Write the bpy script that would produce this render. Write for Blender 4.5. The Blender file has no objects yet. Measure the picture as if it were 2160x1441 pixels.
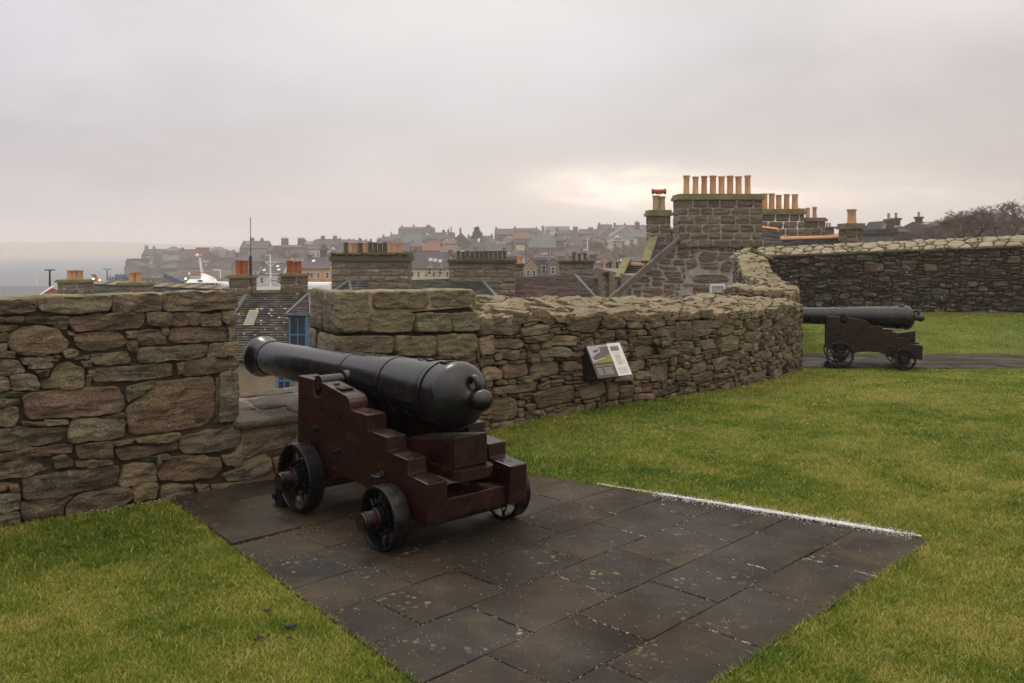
import bpy, math, random
import numpy as np
from mathutils import Vector, Matrix, noise

R = math.radians
rnd = random.Random(11)
scene = bpy.context.scene
COL = scene.collection

# ------------------------------------------------------------------ camera
F, H, HY = 1870.0, 1.75, 524.0          # focal length in photo pixels, eye height, horizon row
cam_d = bpy.data.cameras.new("camera"); cam = bpy.data.objects.new("camera", cam_d); COL.objects.link(cam)
cam.location = (0, 0, H); cam.rotation_euler = (R(90), 0, 0)
cam_d.sensor_width = 36; cam_d.lens = F / 2160 * 36; cam_d.shift_y = -(720.5 - HY) / 2160
cam_d.clip_start = 0.05; cam_d.clip_end = 12000
scene.camera = cam
scene.view_settings.view_transform = 'Standard'; scene.view_settings.look = 'None'
scene.view_settings.exposure = 0.22; scene.view_settings.gamma = 1.0
scene.view_settings.use_curve_mapping = False
scene.render.engine = 'CYCLES'
scene.cycles.volume_bounces = 1
scene.cycles.max_bounces = 7
SUN_EL, SUN_AZ = 24.0, -20.0            # behind the thin gap in the cloud, degrees (az right of the view axis)

# ------------------------------------------------------------------ sky
W = bpy.data.worlds.new("World"); scene.world = W; W.use_nodes = True
nt = W.node_tree; nt.nodes.clear()
class G:
    """tiny node graph helper"""
    def __init__(s, t): s.t = t
    def n(s, typ, **kw):
        x = s.t.nodes.new(typ)
        for k, v in kw.items():
            if k.startswith('i_'):
                x.inputs[k[2:].replace('_', ' ')].default_value = v
            else: setattr(x, k, v)
        return x
    def l(s, a, b): s.t.links.new(a, b)
    def math(s, op, a, b=None, c=None, clamp=False):
        x = s.n('ShaderNodeMath', operation=op); x.use_clamp = clamp
        for i, v in enumerate((a, b, c)):
            if v is None: continue
            if isinstance(v, (int, float)): x.inputs[i].default_value = v
            else: s.l(v, x.inputs[i])
        return x.outputs[0]
    def mix(s, fac, a, b, mode='MIX'):
        x = s.n('ShaderNodeMix', data_type='RGBA', blend_type=mode)
        for sock, v in ((x.inputs[0], fac), (x.inputs[6], a), (x.inputs[7], b)):
            if isinstance(v, (int, float)): sock.default_value = v
            elif isinstance(v, tuple): sock.default_value = (*v[:3], 1)
            else: s.l(v, sock)
        return x.outputs[2]
    def ramp(s, fac, stops, interp='LINEAR'):
        x = s.n('ShaderNodeValToRGB'); r = x.color_ramp; r.interpolation = interp
        while len(r.elements) > 1: r.elements.remove(r.elements[-1])
        for i, (p, c) in enumerate(stops):
            e = r.elements[0] if i == 0 else r.elements.new(p)
            e.position = p
            if isinstance(c, (int, float)): c = (c, c, c)
            e.color = (*c[:3], 1)
        s.l(fac, x.inputs[0]); return x.outputs[0]
    def noise(s, vec, scale, detail=4, rough=.55, dist=0.0, out=0):
        x = s.n('ShaderNodeTexNoise'); x.inputs['Scale'].default_value = scale
        x.inputs['Detail'].default_value = detail; x.inputs['Roughness'].default_value = rough
        x.inputs['Distortion'].default_value = dist
        if vec is not None: s.l(vec, x.inputs['Vector'])
        return x.outputs[out]
    def voro(s, vec, scale, feature='F1', out='Distance', rand=1.0):
        x = s.n('ShaderNodeTexVoronoi', feature=feature); x.inputs['Scale'].default_value = scale
        x.inputs['Randomness'].default_value = rand
        if vec is not None: s.l(vec, x.inputs['Vector'])
        return x.outputs[out]
    def vmath(s, op, a, b=None):
        x = s.n('ShaderNodeVectorMath', operation=op)
        for i, v in enumerate((a, b)):
            if v is None: continue
            if isinstance(v, tuple): x.inputs[i].default_value = v
            else: s.l(v, x.inputs[i])
        return x.outputs[0]
g = G(nt)
sky = g.n('ShaderNodeTexSky', sky_type='NISHITA'); sky.sun_disc = False
sky.sun_elevation = R(SUN_EL); sky.sun_rotation = R(SUN_AZ)
geo = g.n('ShaderNodeNewGeometry')
d = g.vmath('MULTIPLY', geo.outputs['Incoming'], (-1, -1, -1))
sx = g.n('ShaderNodeSeparateXYZ'); g.l(d, sx.inputs[0])
dx, dy, dz = sx.outputs
el = g.math('ARCSINE', dz)                       # radians
az = g.math('ARCTAN2', dx, dy)                   # 0 = view axis, + to the right
# cloud deck: overcast luminance rises from horizon to zenith
den = g.math('ADD', g.math('MAXIMUM', dz, 0.0), 0.22)
cv = g.n('ShaderNodeCombineXYZ'); g.l(g.math('DIVIDE', dx, den), cv.inputs[0]); g.l(g.math('DIVIDE', dy, den), cv.inputs[1])
n1 = g.noise(cv.outputs[0], 0.55, 4, .5, .3)
n2 = g.noise(cv.outputs[0], 1.7, 6, .6, .5)
basec = g.ramp(el, [(0.0, (.47, .425, .43)), (.05, (.50, .455, .46)), (.14, (.52, .50, .515)), (.27, (.60, .585, .60)), (.6, (1.08, 1.02, .95)), (1.0, (1.7, 1.58, 1.42))])
side = g.ramp(g.math('MULTIPLY_ADD', az, 0.9, 0.5, clamp=True), [(0, (.96, .96, 1.03)), (.5, (1.0, 1.0, 1.0)), (1, (1.10, 1.04, .99))])
cl = g.mix(1.0, basec, side, 'MULTIPLY')
var = g.math('ADD', g.math('MULTIPLY_ADD', n1, .95, .52), g.math('MULTIPLY_ADD', n2, .42, -.21))
vc = g.n('ShaderNodeCombineXYZ')
for i in range(3): g.l(var, vc.inputs[i])
cl = g.mix(1.0, cl, vc.outputs[0], 'MULTIPLY')
def blob(a0, e0, sa, se, warp=.5):
    """soft elliptical thin spot in the cloud, ragged by noise"""
    u = g.math('DIVIDE', g.math('SUBTRACT', az, a0), sa)
    v = g.math('DIVIDE', g.math('SUBTRACT', el, e0), se)
    r2 = g.math('ADD', g.math('MULTIPLY', u, u), g.math('MULTIPLY', v, v))
    r2 = g.math('ADD', r2, g.math('MULTIPLY_ADD', n2, warp * 4, -warp * 2))
    return g.math('POWER', 2.718, g.math('MULTIPLY', r2, -1.0))
gap = blob(R(7.0), R(3.8), R(3.7), R(1.15), 1.6)
gap2 = blob(R(18), R(3.2), R(9), R(1.2), 1.2)
gap3 = blob(R(11), R(4.0), R(3.2), R(.9), 1.3)
glow = blob(R(10), R(2.6), R(17), R(4.2), .3)
top = blob(R(-3), R(15.5), R(13), R(6), .5)
cl = g.mix(g.math('MULTIPLY', glow, .5, clamp=True), cl, (.90, .78, .66))
cl = g.mix(g.math('MULTIPLY', top, .5, clamp=True), cl, (.86, .83, .80))
cl = g.mix(g.math('MULTIPLY', gap2, .5, clamp=True), cl, (1.15, .98, .78))
cl = g.mix(g.math('MULTIPLY', gap3, .55, clamp=True), cl, (1.2, 1.04, .84))
cl = g.mix(g.math('MULTIPLY', gap, .9, clamp=True), cl, (1.65, 1.43, 1.12))
# dark underside just above the gap
dk = blob(R(7.5), R(6.2), R(7), R(1.5), .3)
cl = g.mix(g.math('MULTIPLY', dk, .3, clamp=True), cl, (.54, .50, .50))
skyc = g.vmath('MULTIPLY', sky.outputs[0], (1, 1, 1))
ten = g.vmath('MULTIPLY', cl, (10, 10, 10))      # cloud radiance in the units of the physical sky
tot = g.mix(.965, skyc, ten)
bg = g.n('ShaderNodeBackground'); bg.inputs['Strength'].default_value = 0.1; g.l(tot, bg.inputs[0])
wo = g.n('ShaderNodeOutputWorld'); g.l(bg.outputs[0], wo.inputs[0])

sun_d = bpy.data.lights.new("sun", 'SUN'); sun_d.energy = 0.9; sun_d.angle = R(14); sun_d.color = (1.0, .93, .82)
sun = bpy.data.objects.new("sun", sun_d); COL.objects.link(sun)
sv = Vector((math.sin(R(SUN_AZ)) * math.cos(R(SUN_EL + 30)), math.cos(R(SUN_AZ)) * math.cos(R(SUN_EL + 30)), math.sin(R(SUN_EL + 30))))
sun.rotation_euler = sv.to_track_quat('Z', 'Y').to_euler()
sun.location = (0, 0, 30)

# ------------------------------------------------------------------ helpers
def at(px, py, Y):
    """a point of the place seen at photo pixel (px,py) when it stands Y metres away"""
    return Vector(((px - 1080) * Y / F, Y, H - (py - HY) * Y / F))
def zat(py, Y): return H - (py - HY) * Y / F
def xat(px, Y): return (px - 1080) * Y / F

class MB:
    def __init__(s): s.v = []; s.f = []; s.m = []; s.mi = 0
    def add(s, vs, fs):
        o = len(s.v); s.v += [tuple(v) for v in vs]
        s.f += [tuple(i + o for i in f) for f in fs]; s.m += [s.mi] * len(fs); return s
    def box(s, x0, x1, y0, y1, z0, z1):
        vs = [(x, y, z) for z in (z0, z1) for y in (y0, y1) for x in (x0, x1)]
        return s.add(vs, [(0, 2, 3, 1), (4, 5, 7, 6), (0, 1, 5, 4), (2, 6, 7, 3), (0, 4, 6, 2), (1, 3, 7, 5)])
    def hexa(s, b, t):                     # bottom 4 and top 4 points, same winding
        return s.add(list(b) + list(t), [(3, 2, 1, 0), (4, 5, 6, 7)] + [(i, (i + 1) % 4, 4 + (i + 1) % 4, 4 + i) for i in range(4)])
    def prism(s, poly, a, b):              # closed loop of points, extruded from a to b offset vectors
        n = len(poly); a = Vector(a); b = Vector(b)
        vs = [Vector(p) + a for p in poly] + [Vector(p) + b for p in poly]
        return s.add(vs, [tuple(range(n))[::-1], tuple(range(n, 2 * n))] + [(i, (i + 1) % n, n + (i + 1) % n, n + i) for i in range(n)])
    def tube(s, pts, rs, n=8, cap=True):
        pts = [Vector(p) for p in pts]
        if isinstance(rs, (int, float)): rs = [rs] * len(pts)
        rings = []
        for i, p in enumerate(pts):
            t = (pts[min(i + 1, len(pts) - 1)] - pts[max(i - 1, 0)])
            t.normalize()
            up = Vector((0, 0, 1)) if abs(t.z) < .9 else Vector((1, 0, 0))
            a = t.cross(up).normalized(); b = t.cross(a)
            rings.append([p + (a * math.cos(2 * math.pi * k / n) + b * math.sin(2 * math.pi * k / n)) * rs[i] for k in range(n)])
        vs = [v for r in rings for v in r]; fs = []
        for i in range(len(pts) - 1):
            for k in range(n):
                fs.append((i * n + k, i * n + (k + 1) % n, (i + 1) * n + (k + 1) % n, (i + 1) * n + k))
        if cap: fs += [tuple(range(n))[::-1], tuple(range((len(pts) - 1) * n, len(pts) * n))]
        return s.add(vs, fs)
    def lathe(s, prof, org=(0, 0, 0), axis='Z', n=32, closed=False):
        vs = []; fs = []; org = Vector(org)
        for a, r in prof:
            for k in range(n):
                c, q = math.cos(2 * math.pi * k / n) * r, math.sin(2 * math.pi * k / n) * r
                p = {'Z': (c, q, a), 'X': (a, c, q), 'Y': (q, a, c)}[axis]
                vs.append(org + Vector(p))
        m = len(prof)
        for i in range(m if closed else m - 1):
            for k in range(n):
                j = (i + 1) % m
                fs.append((i * n + k, i * n + (k + 1) % n, j * n + (k + 1) % n, j * n + k))
        if not closed:
            fs += [tuple(range(n))[::-1], tuple(range((m - 1) * n, m * n))]
        return s.add(vs, fs)
    def torus(s, org, R0, r0, axis='Y', n=20, m=8, arc=1.0):
        prof = [(math.sin(2 * math.pi * j / m) * r0, R0 + math.cos(2 * math.pi * j / m) * r0) for j in range(m)]
        return s.lathe(prof, org, axis, n, closed=True)
    def mesh(s, name, mats, smooth=False):
        me = bpy.data.meshes.new(name); me.from_pydata(s.v, [], s.f)
        if not isinstance(mats, (list, tuple)): mats = [mats]
        for m in mats: me.materials.append(m)
        if len(mats) > 1: me.polygons.foreach_set('material_index', s.m)
        if smooth is True: me.polygons.foreach_set('use_smooth', [True] * len(me.polygons))
        me.update()
        if smooth == 'auto':
            import bmesh as bm_
            b = bm_.new(); b.from_mesh(me)
            bm_.ops.recalc_face_normals(b, faces=b.faces)
            for f_ in b.faces: f_.smooth = True
            for e_ in b.edges:
                if len(e_.link_faces) == 2 and e_.calc_face_angle(0) > R(32): e_.smooth = False
            b.to_mesh(me); b.free()
        return me
    def obj(s, name, mats, parent=None, smooth=False):
        return link(name, s.mesh(name, mats, smooth), parent)

def wloc(o):
    p = Vector(o.location)
    while o.parent: o = o.parent; p += Vector(o.location)
    return p
def link(name, me, parent=None, world=True):
    """link a mesh; its coordinates are world coordinates unless world=False (then local to parent)"""
    o = bpy.data.objects.new(name, me); COL.objects.link(o)
    if parent:
        o.parent = parent
        if world: o.location = -wloc(parent)
    return o
def empty(name, loc=(0, 0, 0), rz=0.0):
    o = bpy.data.objects.new(name, None); COL.objects.link(o); o.location = loc; o.rotation_euler = (0, 0, rz)
    o.empty_display_size = .2
    return o
def tag(o, label=None, cat=None, group=None, kind=None):
    if label: o['label'] = label
    if cat: o['category'] = cat
    if group: o['group'] = group
    if kind: o['kind'] = kind
    return o
def kids(o): return [c for c in bpy.data.objects if c.parent == o]
def copy_tree(o, parent=None):
    c = o.copy(); COL.objects.link(c)
    if parent: c.parent = parent
    for ch in kids(o): copy_tree(ch, c)
    return c

# ------------------------------------------------------------------ materials
def newmat(name):
    m = bpy.data.materials.new(name); m.use_nodes = True; t = m.node_tree; t.nodes.clear()
    g = G(t); out = g.n('ShaderNodeOutputMaterial'); b = g.n('ShaderNodeBsdfPrincipled'); g.l(b.outputs[0], out.inputs[0])
    return m, g, b
def setb(g, b, col=None, rough=None, spec=None, metal=None, coat=None):
    for k, v in (('Base Color', col), ('Roughness', rough), ('Specular IOR Level', spec), ('Metallic', metal), ('Coat Weight', coat)):
        if v is None: continue
        if isinstance(v, tuple): b.inputs[k].default_value = (*v[:3], 1)
        elif isinstance(v, (int, float)): b.inputs[k].default_value = v
        else: g.l(v, b.inputs[k])
def bump(g, b, h, strength=.5, dist=.02):
    x = g.n('ShaderNodeBump'); x.inputs['Strength'].default_value = strength; x.inputs['Distance'].default_value = dist
    g.l(h, x.inputs['Height']); g.l(x.outputs[0], b.inputs['Normal'])
def coords(g, kind='Object'): return g.n('ShaderNodeTexCoord').outputs[kind]

def plain(name, col, rough=.6, var=.15, scale=6, metal=0, bmp=.15, spec=.5):
    m, g, b = newmat(name); c = coords(g)
    n = g.noise(c, scale, 5, .6)
    k = g.ramp(n, [(.3, tuple(x * (1 - var) for x in col)), (.7, tuple(min(1, x * (1 + var)) for x in col))])
    setb(g, b, k, rough, spec, metal)
    if bmp: bump(g, b, g.noise(c, scale * 6, 3), bmp, .01)
    return m

def stone(name, cols, scale=1.0, moss=.5, specks=.5, rough=.72, bstr=.7, bdist=.012, mosscol=(.20, .17, .055), lich=(.34, .33, .26), ramp_by='obj', licham=.45):
    """sandstone: a tone per stone, blotches, grain, lichen on upward faces, pale specks"""
    m, g, b = newmat(name); c = coords(g)
    oi = g.n('ShaderNodeObjectInfo')
    rv = oi.outputs['Random'] if ramp_by == 'obj' else g.n('ShaderNodeAttribute', attribute_name='tone').outputs['Fac']
    off = g.n('ShaderNodeCombineXYZ'); g.l(g.math('MULTIPLY', rv, 37.0), off.inputs[0]); g.l(g.math('MULTIPLY', rv, 91.0), off.inputs[2])
    p = g.vmath('ADD', c, off.outputs[0])
    st = [(i / max(1, len(cols) - 1), q) for i, q in enumerate(cols)]
    base = g.ramp(rv, st)
    big = g.noise(p, 2.6 / scale, 5, .6, .4)
    base = g.mix(g.ramp(big, [(.35, 0.0), (.65, .55)]), base, g.vmath('MULTIPLY', base, (.52, .50, .47)))
    bed = g.n('ShaderNodeMapping'); bed.inputs['Scale'].default_value = (1, 1, 5.5); g.l(p, bed.inputs[0])
    strat = g.noise(bed.outputs[0], 3.5 / scale, 5, .65, .5)
    base = g.mix(g.ramp(strat, [(.38, 0.0), (.68, .45)]), base, g.vmath('MULTIPLY', base, (1.45, 1.33, 1.12)))
    grain = g.noise(p, 75 / scale, 4, .8)
    base = g.mix(g.ramp(grain, [(.36, .75), (.54, 0.0)]), base, g.vmath('MULTIPLY', base, (.34, .32, .30)))
    base = g.mix(g.ramp(grain, [(.54, 0.0), (.68, .6)]), base, g.vmath('MULTIPLY', base, (2.1, 2.0, 1.8)))
    crk = g.noise(bed.outputs[0], 7 / scale, 6, .7, 1.2)
    base = g.mix(g.ramp(crk, [(.475, 0.0), (.497, .6), (.503, .6), (.525, 0.0)]), base, g.vmath('MULTIPLY', base, (.35, .33, .3)))
    nz = g.n('ShaderNodeNewGeometry'); sn = g.n('ShaderNodeSeparateXYZ'); g.l(nz.outputs['Normal'], sn.inputs[0])
    up = g.ramp(sn.outputs[2], [(.15, 0.0), (.8, 1.0)])
    mm = g.math('MULTIPLY', up, g.ramp(g.noise(p, 5 / scale, 4), [(.3, .35), (.6, 1.0)]))
    base = g.mix(g.math('MULTIPLY', mm, moss), base, mosscol)
    pit = g.voro(g.vmath('ADD', p, g.vmath('MULTIPLY', g.noise(p, 20 / scale, 2, .6, 0, 1), (.04, .04, .04))), 26 / scale)
    base = g.mix(g.math('MULTIPLY', g.ramp(pit, [(.10, .85), (.22, 0.0)]), g.ramp(g.noise(p, 6 / scale, 3), [(.42, 0.0), (.58, 1.0)])), base, g.vmath('MULTIPLY', base, (.28, .26, .24)))
    lv = g.noise(p, 9 / scale, 5, .7, .6)
    base = g.mix(g.math('MULTIPLY', g.ramp(lv, [(.60, 0.0), (.66, .8)]), licham), base, lich)
    v = g.voro(p, 34 / scale)
    vm = g.math('MULTIPLY', g.ramp(v, [(.10, 1.0), (.16, 0.0)]), g.ramp(g.noise(p, 4.5 / scale, 2), [(.5, 0.0), (.62, 1.0)]))
    base = g.mix(g.math('MULTIPLY', vm, specks), base, (.62, .58, .48))
    setb(g, b, base, g.ramp(big, [(.3, rough - .22), (.7, rough + .1)]), .45)
    hh = g.math('ADD', g.math('MULTIPLY', g.noise(p, 14 / scale, 8, .72), 1.0), g.math('MULTIPLY', strat, .9))
    hh = g.math('ADD', hh, g.math('MULTIPLY', grain, .3)); fac_ = g.voro(g.vmath('ADD', bed.outputs[0], g.vmath('MULTIPLY', g.noise(p, 3 / scale, 3, .6, 0, 1), (.5, .5, .5))), 3.4 / scale); hh = g.math('ADD', hh, g.math('MULTIPLY', fac_, .9)); bump(g, b, hh, bstr + .25, bdist * scale * 2.6)
    return m

BR = [(.14, .098, .062), (.20, .145, .092), (.27, .205, .135), (.155, .145, .108), (.215, .165, .108), (.175, .118, .085), (.12, .095, .068), (.25, .215, .155), (.19, .175, .14)]
M_wall = stone('rampart_sandstone', BR, 1.0, .6, .7)
M_wall2 = stone('rubble_sandstone', [(.10, .070, .043), (.20, .15, .09), (.12, .10, .063), (.215, .142, .09), (.07, .052, .035), (.29, .23, .15), (.145, .105, .068), (.17, .155, .11), (.24, .19, .125), (.08, .06, .042)], .8, .7, .5)
M_top = stone('wall_head_stone', [(.14, .11, .065), (.25, .20, .125), (.19, .155, .09), (.31, .235, .165), (.12, .095, .058), (.22, .19, .115)], .8, .4, .8, mosscol=(.215, .19, .075), lich=(.42, .40, .31))
M_back = stone('dark_rubble_stone', [(.095, .068, .047), (.05, .038, .03), (.14, .10, .07), (.11, .095, .075), (.07, .052, .042), (.165, .13, .095), (.085, .075, .07), (.05, .04, .032)], 1.3, moss=.3, specks=.9, licham=.95, lich=(.42, .38, .34))
M_cope = stone('pale_coping_stone', [(.26, .225, .15), (.38, .34, .25), (.20, .175, .11), (.42, .385, .31), (.28, .24, .155)], 1.0, .25, .7, mosscol=(.30, .26, .12), lich=(.55, .52, .42))
M_brown = stone('brown_ashlar', [(.18, .135, .09), (.235, .175, .12), (.16, .13, .085), (.21, .155, .105), (.20, .17, .115)], 3, .35, .2, mosscol=(.10, .10, .035))
M_greyst = stone('weathered_grey_ashlar', [(.23, .20, .145), (.32, .28, .205), (.17, .145, .105), (.27, .23, .165), (.21, .18, .135)], 3, .25, .2, mosscol=(.10, .10, .035))

def mortar(name, col, rough=.95):
    m, g, b = newmat(name); c = coords(g)
    n = g.noise(c, 8, 6, .7)
    setb(g, b, g.ramp(n, [(.3, tuple(x * .6 for x in col)), (.7, tuple(x * 1.3 for x in col))]), rough, .2)
    bump(g, b, g.noise(c, 30, 6, .7), .8, .02); return m
M_mort = mortar('dark_earth_mortar', (.028, .021, .014))
M_mortl = mortar('sand_mortar', (.30, .23, .165))
M_morth = mortar('grey_lime_mortar', (.36, .335, .295))
M_mortd = mortar('brown_lime_mortar', (.17, .14, .11))

def paving():
    m, g, b = newmat('wet_flagstone'); c = coords(g)
    rv = g.n('ShaderNodeObjectInfo').outputs['Random']
    off = g.n('ShaderNodeCombineXYZ'); g.l(g.math('MULTIPLY', rv, 50.0), off.inputs[0]); g.l(g.math('MULTIPLY', rv, 23.0), off.inputs[1])
    p = g.vmath('ADD', c, off.outputs[0])
    base = g.ramp(rv, [(0, (.020, .015, .011)), (.3, (.031, .022, .015)), (.55, (.020, .017, .017)), (.8, (.038, .026, .016)), (1, (.024, .020, .019))])
    big = g.noise(p, 2.2, 5, .6, .5)
    base = g.mix(g.ramp(big, [(.44, 0.0), (.70, .8)]), base, (.064, .046, .024))
    gr = g.noise(p, 120, 3, .8)
    base = g.mix(g.ramp(gr, [(.4, .5), (.62, 0.0)]), base, g.vmath('MULTIPLY', base, (.45, .45, .45)))
    base = g.mix(g.ramp(gr, [(.60, 0.0), (.74, .6)]), base, (.19, .16, .13))
    wv = g.vmath('ADD', p, g.vmath('MULTIPLY', g.noise(p, 18, 3, .6, 0, 1), (.03, .03, .03)))
    v = g.voro(wv, 19); msk = g.ramp(g.noise(p, 2.3, 3, .6), [(.54, 0.0), (.68, 1.0)])
    spot = g.math('MULTIPLY', g.ramp(v, [(.20, 1.0), (.30, 0.0)]), msk)
    base = g.mix(g.math('MULTIPLY', spot, .85), base, (.20, .165, .095))
    v2 = g.voro(wv, 6.3); s2 = g.ramp(v2, [(.075, .9), (.10, 0.0)])
    base = g.mix(g.math('MULTIPLY', s2, g.ramp(g.noise(p, 1.3, 2), [(.48, 0.0), (.6, 1.0)])), base, (.22, .195, .155))
    v3 = g.voro(p, 90); s3 = g.math('MULTIPLY', g.ramp(v3, [(.13, 1.0), (.2, 0.0)]), g.ramp(g.noise(p, 7, 2), [(.52, 0.0), (.6, .8)]))
    base = g.mix(s3, base, (.25, .22, .18))
    st_ = g.noise(c, 1.1, 5, .65, .8); base = g.mix(g.ramp(st_, [(.42, .55), (.56, 0.0)]), base, g.vmath('MULTIPLY', base, (.42, .40, .38)))
    wet = g.noise(c, 1.4, 4, .55)
    setb(g, b, base, g.ramp(wet, [(.38, .5), (.62, .85)]), .2)
    bump(g, b, g.math('ADD', g.noise(p, 34, 6, .7), g.math('MULTIPLY', gr, .5)), .5, .006)
    return m
M_pave = paving()
def ironpaint(name, col, r0=.22):
    m, g, b = newmat(name); c = coords(g)
    n = g.noise(c, 9, 6, .65)
    base = g.ramp(n, [(.3, col), (.7, tuple(x * 1.5 for x in col))])
    v = g.voro(c, 70); s = g.math('MULTIPLY', g.ramp(v, [(.05, 1.0), (.09, 0.0)]), g.ramp(g.noise(c, 5, 2), [(.5, 0.0), (.6, .7)]))
    base = g.mix(s, base, (.35, .35, .36))
    setb(g, b, base, g.ramp(g.noise(c, 12, 5, .7), [(.3, r0), (.7, r0 + .15)]), .5 if r0 < .2 else .35)
    h = g.math('ADD', g.math('MULTIPLY', g.noise(c, 16, 3, .5), 1.0), g.math('MULTIPLY', g.noise(c, 110, 3, .6), .14))
    bump(g, b, h, .13, .006); return m
M_iron = ironpaint('black_gloss_iron', (.004, .004, .005), .17)
M_iron2 = ironpaint('worn_black_iron', (.0045, .0045, .005), .22)
def redwood():
    m, g, b = newmat('oxblood_painted_timber'); c = coords(g)
    mp = g.n('ShaderNodeMapping'); mp.inputs['Scale'].default_value = (1.2, 9, 14); g.l(c, mp.inputs[0])
    n = g.noise(mp.outputs[0], 3, 6, .65, .6)
    base = g.ramp(n, [(.25, (.007, .0017, .0014)), (.5, (.0155, .0036, .0028)), (.72, (.030, .0075, .0050))])
    w = g.noise(c, 5, 4, .6)
    base = g.mix(g.ramp(w, [(.58, 0.0), (.70, .5)]), base, (.085, .022, .010))
    v = g.voro(c, 55); s = g.math('MULTIPLY', g.ramp(v, [(.06, 1.0), (.10, 0.0)]), g.ramp(g.noise(c, 6, 2), [(.48, 0.0), (.6, .8)]))
    base = g.mix(s, base, (.40, .36, .34))
    setb(g, b, base, g.ramp(g.noise(c, 14, 4), [(.3, .20), (.7, .45)]), .4)
    bump(g, b, g.math('ADD', n, g.math('MULTIPLY', g.noise(c, 60, 4), .5)), .4, .006); return m
M_red = redwood()

def slate(name, col, moss=(.09, .095, .03), mossamt=.5, spots=0.0):
    m, g, b = newmat(name); c = coords(g)
    tv = g.n('ShaderNodeAttribute', attribute_name='tone').outputs['Fac']
    base = g.ramp(tv, [(0, tuple(x * .5 for x in col)), (.5, col), (1, tuple(x * 1.75 for x in col))])
    n = g.noise(c, .8, 5, .65)
    base = g.mix(g.math('MULTIPLY', g.ramp(n, [(.45, 0.0), (.62, 1.0)]), mossamt), base, moss)
    if spots:
        v = g.voro(g.vmath('ADD', c, g.vmath('MULTIPLY', g.noise(c, 6, 3, .6, 0, 1), (.15, .15, .15))), 3.2)
        s = g.math('MULTIPLY', g.ramp(v, [(.15, 1.0), (.24, 0.0)]), g.ramp(g.noise(c, .9, 2), [(.42, 0.0), (.52, 1.0)]))
        base = g.mix(g.math('MULTIPLY', s, spots), base, (.62, .60, .54))
    setb(g, b, base, .85, .12); bump(g, b, g.noise(c, 12, 4), .3, .01); return m
M_slate1 = slate('mossy_dark_slate', (.060, .055, .052), mossamt=.55, spots=.85)
M_slate2 = slate('grey_slate', (.066, .066, .066), mossamt=.35, spots=.05)
M_slate3 = slate('purple_brown_slate', (.085, .056, .048), mossamt=.08, spots=.12)
M_slate4 = slate('plum_slate', (.085, .070, .078), mossamt=.05)
M_lead = plain('lead_flashing', (.13, .14, .155), .8, .2, spec=.2)
M_orange = plain('terracotta_ridge_tile', (.46, .23, .095), .7, .15)
M_moss = plain('moss', (.07, .065, .015), .95, .6, 5, bmp=.8)
M_skew = plain('mossy_skew_stone', (.17, .155, .07), .9, .35, 3, bmp=.5)
M_skewb = plain('brown_skew_stone', (.16, .125, .085), .9, .35, 3, bmp=.5)
M_blue = plain('blue_painted_wood', (.055, .16, .30), .5, .15)
M_glass = plain('window_glass', (.02, .024, .028), .06, .2, bmp=0)
M_skyglass = plain('rooflight_glass', (.16, .17, .19), .35, .05, bmp=0)
M_white = plain('white_paint', (.72, .71, .69), .5, .06)
M_black = plain('black_steel', (.012, .012, .014), .5, .2)
def potmat(name, col):
    m, g, b = newmat(name); c = coords(g)
    rv = g.n('ShaderNodeObjectInfo').outputs['Random']
    base = g.mix(g.math('MULTIPLY', rv, .7), col, (col[0] * .62, col[1] * .55, col[2] * .5))
    n = g.noise(c, 5, 4); base = g.mix(g.ramp(n, [(.45, 0.0), (.7, .5)]), base, tuple(x * .45 for x in col))
    setb(g, b, base, .75, .3); return m
M_pot = potmat('terracotta_pot', (.56, .32, .175))
M_potr = potmat('red_pot', (.36, .115, .035))
M_potd = potmat('mossy_dark_pot', (.10, .085, .055))
M_potb = potmat('buff_pot', (.40, .31, .18))

def townwall(name, col, cell=1.2):
    m, g, b = newmat(name); c = coords(g)
    t = g.n('ShaderNodeTexBrick'); t.inputs['Scale'].default_value = cell; t.inputs['Mortar Size'].default_value = .03
    t.inputs['Color1'].default_value = (*[x * .75 for x in col], 1); t.inputs['Color2'].default_value = (*[x * 1.25 for x in col], 1)
    t.inputs['Mortar'].default_value = (*[x * .9 for x in col], 1); t.inputs['Bias'].default_value = 0
    s = g.n('ShaderNodeSeparateXYZ'); g.l(c, s.inputs[0]); q = g.n('ShaderNodeCombineXYZ')
    g.l(g.math('ADD', s.outputs[0], g.math('MULTIPLY', s.outputs[1], .7)), q.inputs[0]); g.l(s.outputs[2], q.inputs[1]); g.l(q.outputs[0], t.inputs['Vector'])
    n = g.noise(c, .35, 5, .6)
    base = g.mix(g.ramp(n, [(.35, 0.0), (.7, .6)]), t.outputs[0], tuple(x * .55 for x in col))
    setb(g, b, base, .9, .2); return m
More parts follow.
